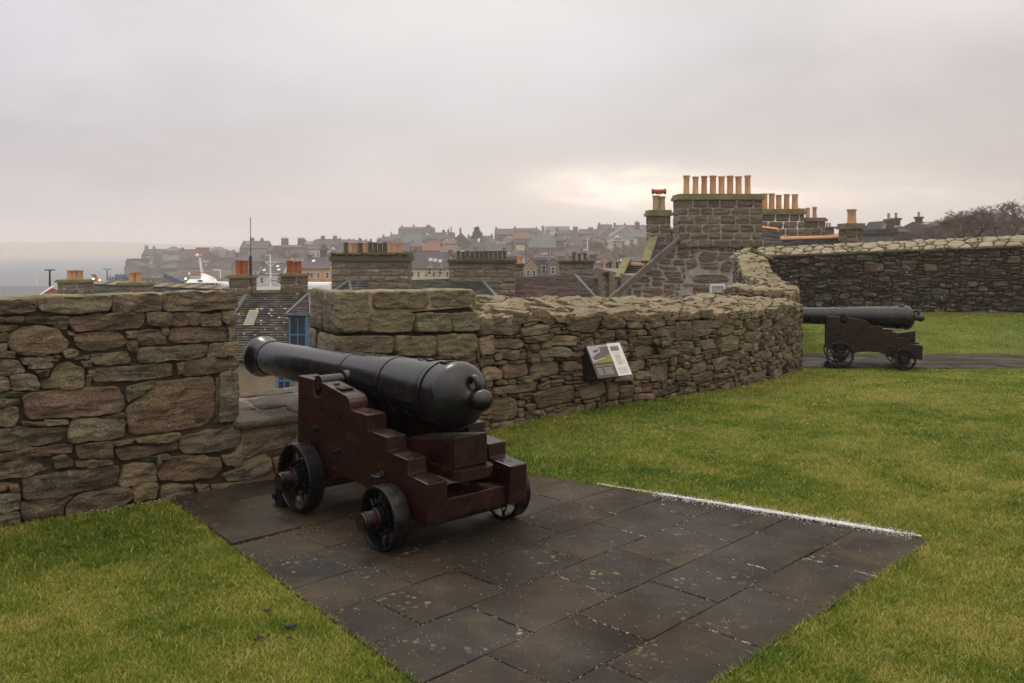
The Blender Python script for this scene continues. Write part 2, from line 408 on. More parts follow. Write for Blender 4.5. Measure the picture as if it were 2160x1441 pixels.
def townroof(name, col):
    m, g, b = newmat(name); c = coords(g)
    t = g.n('ShaderNodeTexBrick'); t.inputs['Scale'].default_value = 1.6; t.inputs['Mortar Size'].default_value = .02
    t.inputs['Color1'].default_value = (*[x * .72 for x in col], 1); t.inputs['Color2'].default_value = (*[x * 1.3 for x in col], 1)
    t.inputs['Mortar'].default_value = (*[x * .7 for x in col], 1)
    s = g.n('ShaderNodeSeparateXYZ'); g.l(c, s.inputs[0]); q = g.n('ShaderNodeCombineXYZ')
    g.l(g.math('ADD', s.outputs[0], s.outputs[1]), q.inputs[0]); g.l(s.outputs[2], q.inputs[1]); g.l(q.outputs[0], t.inputs['Vector'])
    n = g.noise(c, .25, 5, .65)
    base = g.mix(g.ramp(n, [(.4, 0.0), (.7, .6)]), t.outputs[0], tuple(x * .6 for x in col))
    rv = g.n('ShaderNodeObjectInfo').outputs['Random']
    base = g.mix(g.math('MULTIPLY', rv, .25), base, (.12, .115, .12))
    setb(g, b, base, .85, .15); return m
WALLC = {'stone': (.19, .158, .12), 'cream': (.62, .53, .38), 'white': (.62, .60, .56), 'orange': (.52, .30, .15), 'grey': (.17, .16, .145), 'brown': (.12, .09, .068), 'red': (.30, .10, .07), 'beige': (.36, .27, .19), 'render': (.25, .215, .17)}
ROOFC = {'slate': (.075, .072, .078), 'purple': (.095, .073, .078), 'red': (.19, .085, .058), 'teal': (.10, .125, .13), 'light': (.15, .15, .16), 'brown': (.15, .10, .085), 'dark': (.06, .06, .065), 'green': (.10, .12, .115)}
TW = {k: townwall('town_wall_' + k, v) for k, v in WALLC.items()}
TR = {k: townroof('town_roof_' + k, v) for k, v in ROOFC.items()}
M_win = plain('town_window_glass', (.035, .04, .05), .15, .2, bmp=0)

# ------------------------------------------------------------------ fort ground: height, wall line
CP = np.array([(-3, 4, 0), (0, 3, 0), (0, 6, 0), (2, 5, 0), (-1, 7, 0), (3, 4, 0), (0, 8.5, 0), (1, 9.5, 0), (2.1, 10.8, -.03), (3.46, 12.4, -.12),
               (4.8, 14.7, -.27), (5.8, 15.5, -.30), (8.5, 15.3, -.3), (9.5, 17.2, -.3), (5.5, 17.2, -.3), (7.3, 26.2, -.09), (10, 24.3, .02),
               (13.3, 22, .15), (10, 10, -.1), (6, 6, 0), (15, 10, 0), (-3, 0, 0), (3, 0, 0), (22, 20, .2), (10, 20, -.22), (7, 12, -.15),
               (5, 9, -.04), (12, 3, 0), (-6, 2, 0), (0, -10, 0), (25, 5, .1), (25, -10, 0)], float)
def _U(r2): return np.where(r2 > 1e-9, r2 * np.log(r2 + 1e-12), 0)
_n = len(CP); _K = _U(((CP[:, None, :2] - CP[None, :, :2]) ** 2).sum(-1)) + np.eye(_n) * .5
_P = np.c_[np.ones(_n), CP[:, :2]]
_A = np.block([[_K, _P], [_P.T, np.zeros((3, 3))]])
_w = np.linalg.solve(_A, np.r_[CP[:, 2], 0, 0, 0])
def hgt(X, Y):
    X = np.atleast_1d(np.asarray(X, float)); Y = np.atleast_1d(np.asarray(Y, float))
    out = np.zeros(X.shape)
    for a in range(0, len(X), 20000):
        x = X[a:a + 20000]; y = Y[a:a + 20000]
        r2 = (x[:, None] - CP[None, :, 0]) ** 2 + (y[:, None] - CP[None, :, 1]) ** 2
        out[a:a + 20000] = _U(r2) @ _w[:_n] + _w[_n] + _w[_n + 1] * x + _w[_n + 2] * y
    return out - .012
def hg(x, y): return float(hgt(x, y)[0])
WL = [(-9, 1.106), (-6, 3.447), (-3.24, 5.6), (-2.03, 6.545), (-1.373, 7.056), (-.35, 8.45), (.6, 9.45), (2.14, 10.85), (3.46, 12.45), (4.8, 14.7),
      (5.2, 16.0), (5.75, 17.8), (6.35, 19.6), (6.9, 22.5), (7.3, 26.2)]
WLx = np.array([p[0] for p in WL]); WLy = np.array([p[1] for p in WL])
def inside(X, Y, m=0.0):
    xb = np.interp(Y, WLy, WLx)
    yb = 26.2 + (X - 7.3) * (22 - 26.2) / 6.0
    return (X > xb + m) & (Y < yb - m)
A_PAD = R(135.5)
PU = np.array([math.cos(A_PAD), math.sin(A_PAD)]); PV = np.array([-PU[1], PU[0]])
def pad_uv(X, Y): return X * PU[0] + Y * PU[1], X * PV[0] + Y * PV[1]
def pad_xy(u, v): return PU * u + PV * v
def v_left(u): return -2.278 + (u - 2.774) * (-2.72 + 2.278) / (5.911 - 2.774)
def v_far(u): return -5.569 + (u - 1.925) * (-4.994 + 5.569) / (4.727 - 1.925)
def in_pad1(X, Y, m=0.0):
    u, v = pad_uv(X, Y)
    return (u > 1.925 + m) & (u < 6.6) & (v < v_left(u) - m) & (v > v_far(u) + m)
PAD2 = [(4.9, 15.2), (11.5, 15.15), (9.52, 17.25), (5.4, 17.3)]
def in_pad2(X, Y, m=0.0):
    r = np.ones(np.shape(X), bool)
    for i in range(4):
        a, b = PAD2[i], PAD2[(i + 1) % 4]; L = math.hypot(b[0] - a[0], b[1] - a[1])
        r &= ((b[0] - a[0]) * (Y - a[1]) - (b[1] - a[1]) * (X - a[0])) / L > m
    return r

def lawn_mat():
    m, g, b = newmat('lawn_turf'); c = coords(g)
    n = g.noise(c, .55, 5, .6, .3); n2 = g.noise(c, 30, 5, .75)
    base = g.ramp(n, [(.32, (.065, .11, .011)), (.5, (.11, .145, .016)), (.68, (.19, .18, .035))])
    base = g.mix(g.ramp(n2, [(.35, .5), (.6, 0.0)]), base, (.05, .06, .015))
    setb(g, b, base, .9, .2); bump(g, b, n2, 1.0, .03); return m
M_lawn = lawn_mat()
xs = np.arange(-9, 30.01, .25); ys = np.arange(-14, 27, .25)
GX, GY = np.meshgrid(xs, ys); GZ = hgt(GX.ravel(), GY.ravel())
nx = len(xs); fs = []
for j in range(len(ys) - 1):
    yc = ys[j] + .125
    xb = np.interp(yc, WLy, WLx) - .45
    for i in range(nx - 1):
        xc = xs[i] + .125
        if xc < xb or yc > 26.2 + (xc - 7.3) * -.7 + .5: continue
        a = j * nx + i; fs.append((a, a + 1, a + 1 + nx, a + nx))
me = bpy.data.meshes.new('lawn'); me.from_pydata(np.c_[GX.ravel(), GY.ravel(), GZ].tolist(), [], fs); me.materials.append(M_lawn)
me.polygons.foreach_set('use_smooth', [True] * len(fs))
tag(link('lawn', me), kind='structure')

# paved stands: slabs laid in courses across the gun's axis
def slab_mesh(poly, z, th=.05, bev=.004):
    c = Vector((sum(p[0] for p in poly) / len(poly), sum(p[1] for p in poly) / len(poly)))
    def inset(p, k):
        d_ = Vector(p) - c; L = d_.length; return c + d_ * ((L - k) / L)
    tz = (rnd.uniform(-.0018, .0018), rnd.uniform(-.0018, .0018))
    zz = lambda p: z + (p[0] - c.x) * tz[0] * 3 + (p[1] - c.y) * tz[1] * 3
    n = len(poly); vs = []
    for k, dz in ((.0, -th), (.0, -bev), (bev, 0)):
        for p in poly:
            q = inset(p, k); vs.append((q.x, q.y, zz(p) + dz))
    fs = []
    for r_ in range(2):
        for i in range(n): fs.append((r_ * n + i, r_ * n + (i + 1) % n, (r_ + 1) * n + (i + 1) % n, (r_ + 1) * n + i))
    fs.append(tuple(range(2 * n, 3 * n)))
    me = bpy.data.meshes.new('slab'); me.from_pydata(vs, [], fs); me.materials.append(M_pave); return me
def edge_pts(a, b, step=.11, amp=.0035):
    """points from a to b (b excluded) along a slightly worn edge"""
    a = Vector(a); b = Vector(b); L = (b - a).length; n = max(1, int(L / step)); t = (b - a) / L; nn = Vector((-t.y, t.x)); o = []
    for i in range(n):
        p = a + (b - a) * (i / n)
        if i: p += nn * rnd.uniform(-amp, amp)
        o.append((p.x, p.y))
    return o
pave = empty('paved_stand', (0, 4.5, 0)); tag(pave, kind='structure')
bed = MB(); bedp = [pad_xy(1.93, -5.56), pad_xy(1.93, v_left(1.93)), pad_xy(6.3, v_left(6.3)), pad_xy(6.3, v_far(6.3))]
bed.add([(p[0], p[1], -.018) for p in bedp], [(0, 1, 2, 3)]); bed.obj('joint_bed', mortar('dark_joint_earth', (.03, .024, .016)), pave)
US = [1.925, 2.342, 2.758, 3.192, 3.605, 3.998, 4.40, 4.83, 5.25, 5.68, 6.12]
JS = [[-4.737, -4.136, -3.540, -2.933, -2.55], [-4.953, -4.427, -3.84, -3.248, -2.65], [-4.69, -4.108, -3.544, -2.949], [-4.954, -4.408, -3.82, -3.228, -2.653],
      [-4.644, -4.102, -3.534, -2.939], [-4.63, -4.05, -3.30, -2.84], [-4.4, -3.9, -3.35, -2.95], [-4.55, -3.75, -3.05], [-4.2, -3.5], [-4.3, -3.6, -3.0]]
slab_joints = []
for k in range(10):
    u0, u1 = US[k], US[k + 1]; g_ = .0022
    js = [None] + [j for j in JS[k][::1] if v_far(u1) + .12 < j < v_left(u1) - .12] + ['end']
    js = [j for j in js]
    for a, b_ in zip(js[:-1], js[1:]):
        va0 = v_far(u0) if a is None else a + g_; va1 = v_far(u1) if a is None else a + g_
        vb0 = v_left(u0) if b_ == 'end' else b_ - g_; vb1 = v_left(u1) if b_ == 'end' else b_ - g_
        q = [pad_xy(u0 + g_, va0), pad_xy(u0 + g_, vb0), pad_xy(u1 - g_, vb1), pad_xy(u1 - g_, va1)]
        q = q[::-1]
        poly = []
        for i in range(4): poly += edge_pts(q[i], q[(i + 1) % 4])
        # keep anticlockwise
        ar = sum(poly[i][0] * poly[(i + 1) % len(poly)][1] - poly[(i + 1) % len(poly)][0] * poly[i][1] for i in range(len(poly)))
        if ar < 0: poly = poly[::-1]
        zz = rnd.uniform(-.0015, .0015)
        if k == 7 and b_ == 'end': zz = .012
        link('slab', slab_mesh(poly, zz), pave)
        if a is not None: slab_joints.append((pad_xy(u0, a), pad_xy(u1, a)))
    slab_joints.append((pad_xy(u0, v_far(u0)), pad_xy(u0, v_left(u0))))
pave2 = empty('far_paved_stand', (7, 16, -.3)); tag(pave2, kind='structure')
z2 = -.295
bed = MB(); bed.add([(p[0], p[1], z2 - .02) for p in PAD2], [(0, 1, 2, 3)]); bed.obj('joint_bed', bpy.data.materials['dark_joint_earth'], pave2)
for k in range(4):
    t0, t1 = k / 4, (k + 1) / 4
    L = lambda t: Vector(PAD2[0]).lerp(Vector(PAD2[3]), t); Q = lambda t: Vector(PAD2[1]).lerp(Vector(PAD2[2]), t)
    ss = [0] + sorted((i + rnd.uniform(-.15, .15) + .5 * (k % 2)) / 9 for i in range(1, 9)) + [1]
    for s0, s1 in zip(ss[:-1], ss[1:]):
        e = .001
        q = [L(t0 + .01).lerp(Q(t0 + .01), s0 + e), L(t0 + .01).lerp(Q(t0 + .01), s1 - e), L(t1 - .01).lerp(Q(t1 - .01), s1 - e), L(t1 - .01).lerp(Q(t1 - .01), s0 + e)]
        link('slab', slab_mesh([(p.x, p.y) for p in q], z2 + rnd.uniform(-.003, .003)), pave2)

# ------------------------------------------------------------------ rubble masonry
def clip(poly, nx_, ny_, c_):
    """keep points with nx*x+ny*y <= c"""
    out = []; n = len(poly)
    for i in range(n):
        p, q = poly[i], poly[(i + 1) % n]
        dp = nx_ * p[0] + ny_ * p[1] - c_; dq = nx_ * q[0] + ny_ * q[1] - c_
        if dp <= 0: out.append(p)
        if (dp < 0 < dq) or (dq < 0 < dp):
            t = dp / (dp - dq); out.append((p[0] + (q[0] - p[0]) * t, p[1] + (q[1] - p[1]) * t))
    return out
def darts(bx, radii, rg, seeds=(), tries=220, pack=.86):
    """scatter seeds (x,y,r), big ones first, into the box bx"""
    pts = [list(s) for s in seeds]; arr = np.array(pts) if pts else np.zeros((0, 3))
    x0, x1, y0, y1 = bx
    for r_, cnt in radii:
        miss = 0; got = 0
        while got < cnt and miss < tries:
            rr = r_ * rg.uniform(.8, 1.2); x = rg.uniform(x0, x1); y = rg.uniform(y0, y1)
            if len(arr) and (((arr[:, 0] - x) ** 2 + (arr[:, 1] - y) ** 2) < ((arr[:, 2] + rr) * pack) ** 2).any(): miss += 1; continue
            arr = np.vstack([arr, (x, y, rr)]); got += 1; miss = 0
    return arr
def cells(arr, bounds, gap):
    out = []
    for i in range(len(arr)):
        x, y, r_ = arr[i]; d2 = (arr[:, 0] - x) ** 2 + (arr[:, 1] - y) ** 2
        idx = np.argsort(d2)[1:22]; poly = list(bounds)
        for j in idx:
            a, b_, rj = arr[j]; dx_, dy_ = a - x, b_ - y; L = math.hypot(dx_, dy_)
            if L < 1e-6: continue
            tt = (L * L + r_ * r_ - rj * rj) / (2 * L) - gap / 2
            nx_, ny_ = dx_ / L, dy_ / L
            poly = clip(poly, nx_, ny_, nx_ * x + ny_ * y + tt)
            if len(poly) < 3: break
        if len(poly) >= 3: out.append(poly)
    return out
def bedded(x0, x1, y0, y1, cw, chh, rg, big=(), wr=(2, 7), hr=(1, 4), jit=.30, gap=.012, amp=.5):
    """random rubble: flat-bedded stones of mixed size packed on a fine net whose nodes are then pulled about"""
    nx, ny = int(round((x1 - x0) / cw)), int(round((y1 - y0) / chh)); occ = np.zeros((nx, ny), bool); st = []
    for (cx, cy, w_, h_) in big:
        a = int(round((cx - w_ / 2 - x0) / cw)); b = int(round((cx + w_ / 2 - x0) / cw)); c = int(round((cy - h_ / 2 - y0) / chh)); d_ = int(round((cy + h_ / 2 - y0) / chh))
        a = max(a, 0); c = max(c, 0); b = min(nx, max(b, a + 2)); d_ = min(ny, max(d_, c + 1))
        if a >= b or c >= d_ or occ[a:b, c:d_].any(): continue
        occ[a:b, c:d_] = True; st.append((a, b, c, d_))
    for j in range(ny):
        for i in range(nx):
            if occ[i, j]: continue
            h_ = rg.choice([1, 1, 2, 2, 2, 3, 3, 4][: max(1, hr[1] * 2)]); h_ = min(max(h_, hr[0]), hr[1]); w_ = rg.randint(*wr)
            if h_ == 1: w_ = rg.randint(2, wr[1])
            if h_ >= 3: w_ = max(w_, 3)
            a = i
            while a < min(nx, i + w_) and not occ[a, j]: a += 1
            w_ = a - i; k = 1
            while k < h_ and j + k < ny and not occ[i:i + w_, j + k].any(): k += 1
            if w_ == 1 and k > 3: k = 3
            occ[i:i + w_, j:j + k] = True; st.append((i, i + w_, j, j + k))
    sd = rg.uniform(0, 500); nd = {}
    def node(i, j):
        if (i, j) not in nd:
            x, y = x0 + i * cw, y0 + j * chh
            wx = noise.noise(Vector((x * 2.3, y * 2.9, sd))) * amp * cw * 2.4; wy = noise.noise(Vector((x * 1.9, y * 2.3, sd + 50))) * amp * chh * 3.2
            nd[(i, j)] = (x + wx + rg.uniform(-jit, jit) * cw, y + wy + rg.uniform(-jit, jit) * chh)
        return nd[(i, j)]
    out = []
    for a, b, c, d_ in st:
        p = [node(i, c) for i in range(a, b)] + [node(b, j) for j in range(c, d_)] + [node(i, d_) for i in range(b, a, -1)] + [node(a, j) for j in range(d_, c, -1)]
        cx = sum(q[0] for q in p) / len(p); cy = sum(q[1] for q in p) / len(p); W_ = (b - a) * cw; H_ = (d_ - c) * chh
        kx = max(.5, 1 - gap / W_); ky = max(.5, 1 - gap / H_); p = [(cx + (x - cx) * kx, cy + (y - cy) * ky) for x, y in p]
        # knock a corner or two off
        if W_ > .12 and H_ > .06 and rg.random() < .6:
            an = rg.choice([.8, 2.3, 3.9, 5.4]) + rg.uniform(-.3, .3); nx_, ny_ = math.cos(an), math.sin(an); ext = max(nx_ * (x - cx) + ny_ * (y - cy) for x, y in p)
            p = clip(p, nx_, ny_, nx_ * cx + ny_ * cy + ext * rg.uniform(.72, .9))
        if len(p) > 2: out.append(p)
    return out
def area(p): return .5 * sum(p[i][0] * p[(i + 1) % len(p)][1] - p[(i + 1) % len(p)][0] * p[i][1] for i in range(len(p)))
def chaikin(p, k=.2):
    o = []
    for i in range(len(p)):
        a, b_ = p[i], p[(i + 1) % len(p)]
        o.append((a[0] * (1 - k) + b_[0] * k, a[1] * (1 - k) + b_[1] * k)); o.append((a[0] * k + b_[0] * (1 - k), a[1] * k + b_[1] * (1 - k)))
    return o
def resample(p, n):
    L = [0]
    for i in range(len(p)): L.append(L[-1] + math.dist(p[i], p[(i + 1) % len(p)]))
    o = []; j = 0
    for k in range(n):
        t = L[-1] * k / n
        while L[j + 1] < t: j += 1
        a, b_ = p[j], p[(j + 1) % len(p)]; q = (t - L[j]) / max(1e-9, L[j + 1] - L[j])
        o.append((a[0] + (b_[0] - a[0]) * q, a[1] + (b_[1] - a[1]) * q))
    return o
def stone_geo(poly, fmap, rg, n=16, rings=(1, .93, .72, .4), proud=.02, back=.06, rough=.006, tilt=.10, wob=.006, chk=.22, rnd_edge=.012, facet=None):
    if area(poly) < 0: poly = poly[::-1]
    p = chaikin(poly, chk)
    p = resample(p, n); cx = sum(q[0] for q in p) / n; cy = sum(q[1] for q in p) / n
    sd = rg.uniform(0, 1000)
    q = []
    for (x, y) in p:
        w = noise.noise(Vector((x * 14 + sd, y * 14, sd))) * wob * 2
        dx_, dy_ = x - cx, y - cy; L = math.hypot(dx_, dy_) + 1e-6; q.append((x + dx_ / L * w, y + dy_ / L * w))
    ta, tb = rg.uniform(-tilt, tilt), rg.uniform(-tilt, tilt); pr = proud * rg.uniform(.3, 1.3)
    wx_ = max(abs(x - cx) for x, y in q); wy_ = max(abs(y - cy) for x, y in q)
    pls = [(rg.uniform(-.30, .30), rg.uniform(-.38, .38), cx + rg.uniform(-.5, .5) * wx_, cy + rg.uniform(-.5, .5) * wy_, rg.uniform(0, .008)) for _ in range(5)]
    def chis(X, Y): return max(-.030, min(0, *[a * (X - u) + b_ * (Y - v) + o for a, b_, u, v, o in pls])) * (facet if facet is not None else .15)
    vs = []
    for (x, y) in q: vs.append(fmap(x, y, -back))
    for ri, k in enumerate(rings):
        for (x, y) in q:
            X, Y = cx + (x - cx) * k, cy + (y - cy) * k
            dd = pr + chis(X, Y) + ta * (X - cx) + tb * (Y - cy) + noise.noise(Vector((X * 9 + sd, Y * 13, sd * .7))) * rough * 2 + noise.noise(Vector((X * 30 + sd, Y * 40, sd * .3))) * rough
            if ri == 0: dd -= rnd_edge
            vs.append(fmap(X, Y, dd))
    vs.append(fmap(cx, cy, pr + chis(cx, cy) + noise.noise(Vector((cx * 9 + sd, cy * 13, sd * .7))) * rough * 2))
    fs = []; m = len(rings)
    for r_ in range(m):
        for i in range(n): fs.append((r_ * n + i, r_ * n + (i + 1) % n, (r_ + 1) * n + (i + 1) % n, (r_ + 1) * n + i))
    for i in range(n): fs.append((m * n + i, m * n + (i + 1) % n, (m + 1) * n))
    return vs, fs
def lay(parent, polys, fmap, mat, rg, name='stone', limit=300, size_key=None, minarea=0, smooth=True, **kw):
    """one object per stone up to the limit, the smallest joined"""
    polys = [p for p in polys if abs(area(p)) > 1e-4]
    polys.sort(key=size_key or (lambda p: -abs(area(p))))
    rest = MB(); ntri = kw.pop('n', 16)
    for i, p in enumerate(polys):
        a = abs(area(p)); n = ntri if a > .01 else max(8, ntri - 6)
        vs, fs = stone_geo(p, fmap, rg, n=n, **kw)
        if i < limit and a > minarea:
            me = bpy.data.meshes.new(name); me.from_pydata(vs, [], fs); me.materials.append(mat)
            me.polygons.foreach_set('use_smooth', [smooth] * len(fs)); link(name, me, parent)
        else: rest.add(vs, fs)
    if rest.v:
        tag(rest.obj('small_' + name, mat, parent, smooth=smooth), kind='stuff')

class Path:
    def __init__(s, pts, sub=12):
        P = [Vector(p) for p in pts]; o = []
        for i in range(len(P) - 1):
            p0 = P[max(i - 1, 0)]; p1 = P[i]; p2 = P[i + 1]; p3 = P[min(i + 2, len(P) - 1)]
            for k in range(sub):
                t = k / sub
                o.append(.5 * ((2 * p1) + (p2 - p0) * t + (2 * p0 - 5 * p1 + 4 * p2 - p3) * t * t + (3 * p1 - p0 - 3 * p2 + p3) * t ** 3))
        o.append(P[-1]); s.p = o; s.L = [0]
        for i in range(len(o) - 1): s.L.append(s.L[-1] + (o[i + 1] - o[i]).length)
        s.len = s.L[-1]
        s.X = np.array([q.x for q in o]); s.Y = np.array([q.y for q in o]); s.S = np.array(s.L)
    def pos(s, t):
        if t < 0: a = s.p[0]; dd = (s.p[1] - s.p[0]).normalized(); return a + dd * t
        if t > s.len: a = s.p[-1]; dd = (s.p[-1] - s.p[-2]).normalized(); return a + dd * (t - s.len)
        return Vector((float(np.interp(t, s.S, s.X)), float(np.interp(t, s.S, s.Y))))
    def nrm(s, t):      # toward the fort (right-hand side of travel)
        a = s.pos(t - .25); b_ = s.pos(t + .25); dd = (b_ - a).normalized(); return Vector((dd.y, -dd.x))
    def face(s, t, z, d): p = s.pos(t) + s.nrm(t) * d; return (p.x, p.y, z)
    def hit(s, px):     # distance along the path where the sight line px crosses
        r_ = (px - 1080) / F; v = s.X - r_ * s.Y
        for i in range(len(v) - 1):
            if v[i] <= 0 <= v[i + 1] or v[i] >= 0 >= v[i + 1]:
                q = v[i] / (v[i] - v[i + 1]); return s.L[i] + (s.L[i + 1] - s.L[i]) * q
        return None
def wall_core(name, path, s0, s1, zb, zt, th, inset, mat, parent, bottom=-11, out=None, n=None, skew=None):
    """solid backing behind the face stones, from below ground to the wall head; zt may be a function of s"""
    m = MB(); n = n or max(2, int((s1 - s0) / .3)); f_ = (lambda s_: zt) if not callable(zt) else zt
    sec = []
    for i in range(n + 1):
        s_ = s0 + (s1 - s0) * i / n; a = path.pos(s_) - path.nrm(s_) * inset; b_ = path.pos(s_) - path.nrm(s_) * th
        if skew and s_ < 1.3:
            k = max(0, s_) / 1.3; b_ = (path.pos(1.3) - path.nrm(1.3) * th) * k + (path.pos(0) + Vector(skew) * .90) * (1 - k)
            if i == 0: a = path.pos(0) + Vector(skew) * .05 + Vector((.02, .0))
        z = f_(s_) - inset * .6
        sec += [(a.x, a.y, zb), (a.x, a.y, z), (b_.x, b_.y, z), (b_.x, b_.y, bottom)]
    fs = []
    for i in range(n):
        for k in range(4): fs.append((i * 4 + k, i * 4 + (k + 1) % 4, (i + 1) * 4 + (k + 1) % 4, (i + 1) * 4 + k))
    fs += [(3, 2, 1, 0), (n * 4, n * 4 + 1, n * 4 + 2, n * 4 + 3)]
    m.add(sec, fs); return m.obj(name, mat, parent)

# --- left merlon: stones traced one by one (pixel rows of the 2.7185x crop), laid on the wall plane
TR_L = """0,90 150,88 205,100 218,155 120,165 0,172|222,85 400,75 560,62 628,70 632,150 500,165 350,168 228,150|636,65 760,57 900,55 928,70 933,150 800,152 660,162 640,150|938,48 1100,38 1300,38 1364,44 1366,120 1362,137 1150,150 942,152
0,190 125,185 130,215 0,228|135,190 400,180 405,225 260,232 140,215|0,235 100,238 90,262 0,272|405,190 600,165 825,160 840,200 828,245 640,262 420,270 395,225|315,235 390,235 380,262 330,255|845,165 880,160 985,158 985,235 880,240 850,235|990,160 1145,155 1135,235 990,238|1150,170 1255,165 1270,230 1160,238|1262,152 1362,146 1362,240 1310,240 1275,200
45,310 130,240 300,245 405,325 385,375 360,395 190,412 95,390 45,345|0,282 42,280 38,325 0,332|0,338 38,338 25,380 0,385|0,392 80,385 90,420 0,425|390,270 435,278 430,295 390,290|440,280 680,268 745,328 720,355 640,370 475,390 435,345|360,385 420,370 450,385 425,420 365,418|720,270 795,268 795,290 725,288|722,295 795,293 795,312 725,310|740,330 775,315 780,375 755,392 735,370|805,268 925,262 960,340 870,348 795,346|972,264 1000,252 1360,246 1362,322 1300,325 1000,338 968,320|930,250 965,250 960,300 940,290
120,425 298,412 300,445 125,460|160,462 302,450 300,475 170,482|305,415 345,412 330,440 306,440|425,420 520,405 515,430 430,435|190,490 285,487 275,525 225,540|0,430 60,428 110,440 160,505 60,520 0,518|62,525 160,512 205,530 228,570 220,605 70,605|0,525 55,530 60,605 0,608|320,470 400,450 480,480 485,560 470,590 330,602 240,595 235,565 285,540|465,440 530,438 530,475 480,480|530,400 740,388 762,430 740,455 550,465 525,440|500,490 540,480 538,515 505,518|490,525 522,522 527,590 490,598|780,375 800,362 1190,345 1195,415 1000,440 785,452|1202,345 1362,328 1362,410 1202,422|540,480 990,455 998,525 870,540 545,570 530,540|1010,455 1052,450 1045,495 1020,520|1065,435 1362,417 1362,492 1100,530 1040,525 1055,495
0,612 145,618 150,640 0,658|0,668 108,658 110,690 0,700|115,650 150,620 500,597 670,585 715,640 715,728 540,758 420,758 170,775 145,740|722,592 900,555 880,580 800,645 730,675|915,562 1240,525 1237,800 850,865 745,870 720,705 800,660 850,612|1262,508 1366,498 1368,775 1257,805|1244,540 1256,538 1250,800 1242,802|0,712 98,705 105,770 95,808 0,812|125,787 250,789 250,806 130,806|258,777 395,772 395,800 260,808|0,822 390,817 385,880 350,905 0,972|412,770 708,768 726,800 723,875 580,893 397,908|580,763 712,738 714,758 640,764
0,985 330,925 430,920 420,965 320,970 290,980 0,1028|435,920 650,905 655,1000 440,1003|0,1037 295,988 298,1040 270,1070 120,1110 0,1132|303,1000 360,975 425,1012 420,1045 303,1065|432,1012 640,1008 650,1030 425,1048|640,910 770,885 760,908 660,928|775,885 1035,850 1038,875 1000,898 780,908|665,945 1025,905 1020,945 690,1015 672,990|1037,870 1400,800 1395,900 1350,945 1200,962 1060,975 1037,950|810,992 960,974 965,1000 820,1015
120,1112 685,1037 692,1080 678,1140 400,1208 160,1242 125,1210|695,1032 890,1025 903,1060 896,1130 690,1162|975,990 1160,985 1268,1000 1276,1050 1230,1108 1000,1128 920,1123 910,1080|0,1150 40,1145 45,1175 0,1195|50,1142 110,1137 115,1178 60,1190|0,1205 110,1200 115,1288 0,1308|0,1318 105,1302 105,1375 0,1398|125,1252 430,1204 375,1260 372,1340 150,1370 125,1340|445,1205 740,1154 765,1215 720,1253 388,1335 390,1270|748,1152 898,1135 908,1222 770,1248|920,1160 1000,1147 1108,1147 1118,1200 1000,1228 920,1238|1122,1147 1200,1142 1200,1183 1127,1193|1212,1152 1400,1130 1400,1158 1217,1185|1277,982 1390,962 1388,1030 1300,1043 1277,1010|1272,1092 1400,1040 1550,987 1550,1060 1400,1125 1300,1130|1402,1000 1402,900 1440,835 1560,792 1705,790 1705,878 1640,928 1420,998|1530,972 1640,942 1640,985 1540,987
905,985 945,985 930,1030 908,1050|430,290 470,300 470,330 432,330|1560,1000 1700,955 1700,1060 1570,1080|1410,1165 1500,1135 1560,1115 1650,1100 1650,1125 1500,1160"""
DL = Vector((1.41, 1.10)).normalized(); NL = Vector((DL.y, -DL.x)); AL = Vector((-3.24, 5.6))
def hitL(px, py):
    r_ = (px - 1080) / F
    t = (AL.x - r_ * AL.y) / (r_ * DL.y - DL.x); p = AL + DL * t
    return t, zat(py, p.y)
def mapL(s_, z, dd): p = AL + DL * s_ + NL * dd; return (p.x, p.y, z)
wallL = empty('rampart_wall', (-2.6, 6.1, 0))
tag(wallL, 'tall left parapet of big squared brown stones with flat copings, left of the gun opening', 'stone wall')
rgL = random.Random(3); polysL = []; extL = []
for row in TR_L.split('\n'):
    for t in row.split('|'):
        pts = [tuple(map(float, q.split(','))) for q in t.split()]
        ext = rgL.uniform(30, 120)
        pts = [((-ext if x <= 1 else x), y) for x, y in pts]
        mx_ = sum(p[0] for p in pts) / len(pts); my_ = sum(p[1] for p in pts) / len(pts)
        ew = max(abs(p[0] - mx_) for p in pts); eh = max(abs(p[1] - my_) for p in pts)
        pts = [(mx_ + (x - mx_) * (1 + 1.8 / ew), my_ + (y - my_) * (1 + 1.8 / eh)) for x, y in pts]
        polysL.append([hitL(x / 2.7185, 600 + y / 2.7185) for x, y in pts])
lay(wallL, polysL, mapL, M_wall, rgL, n=40, rings=(1, .982, .93, .80, .62, .44, .22), proud=.026, back=.07, rough=.012, tilt=.07, wob=.010, chk=.09, rnd_edge=.012, facet=.8)
# the same wall going on out of the picture to the left
lay(wallL, bedded(-7.2, -.13, -.05, 1.42, .085, .068, rgL, (), (2, 8), (1, 4)), mapL, M_wall, rgL, n=18, rings=(1, .95, .8, .5), proud=.022, rough=.011, chk=.25, facet=.6, minarea=.004)
pathL = Path([(-9 + 0, 1.106), (-3.24, 5.6), (-2.03 - .005, 6.54)], 2)
wall_core('wall_core', pathL, 0, pathL.len - .02, -.6, 1.405, .95, .030, mortar('brown_earth_mortar', (.065, .048, .032)), wallL)
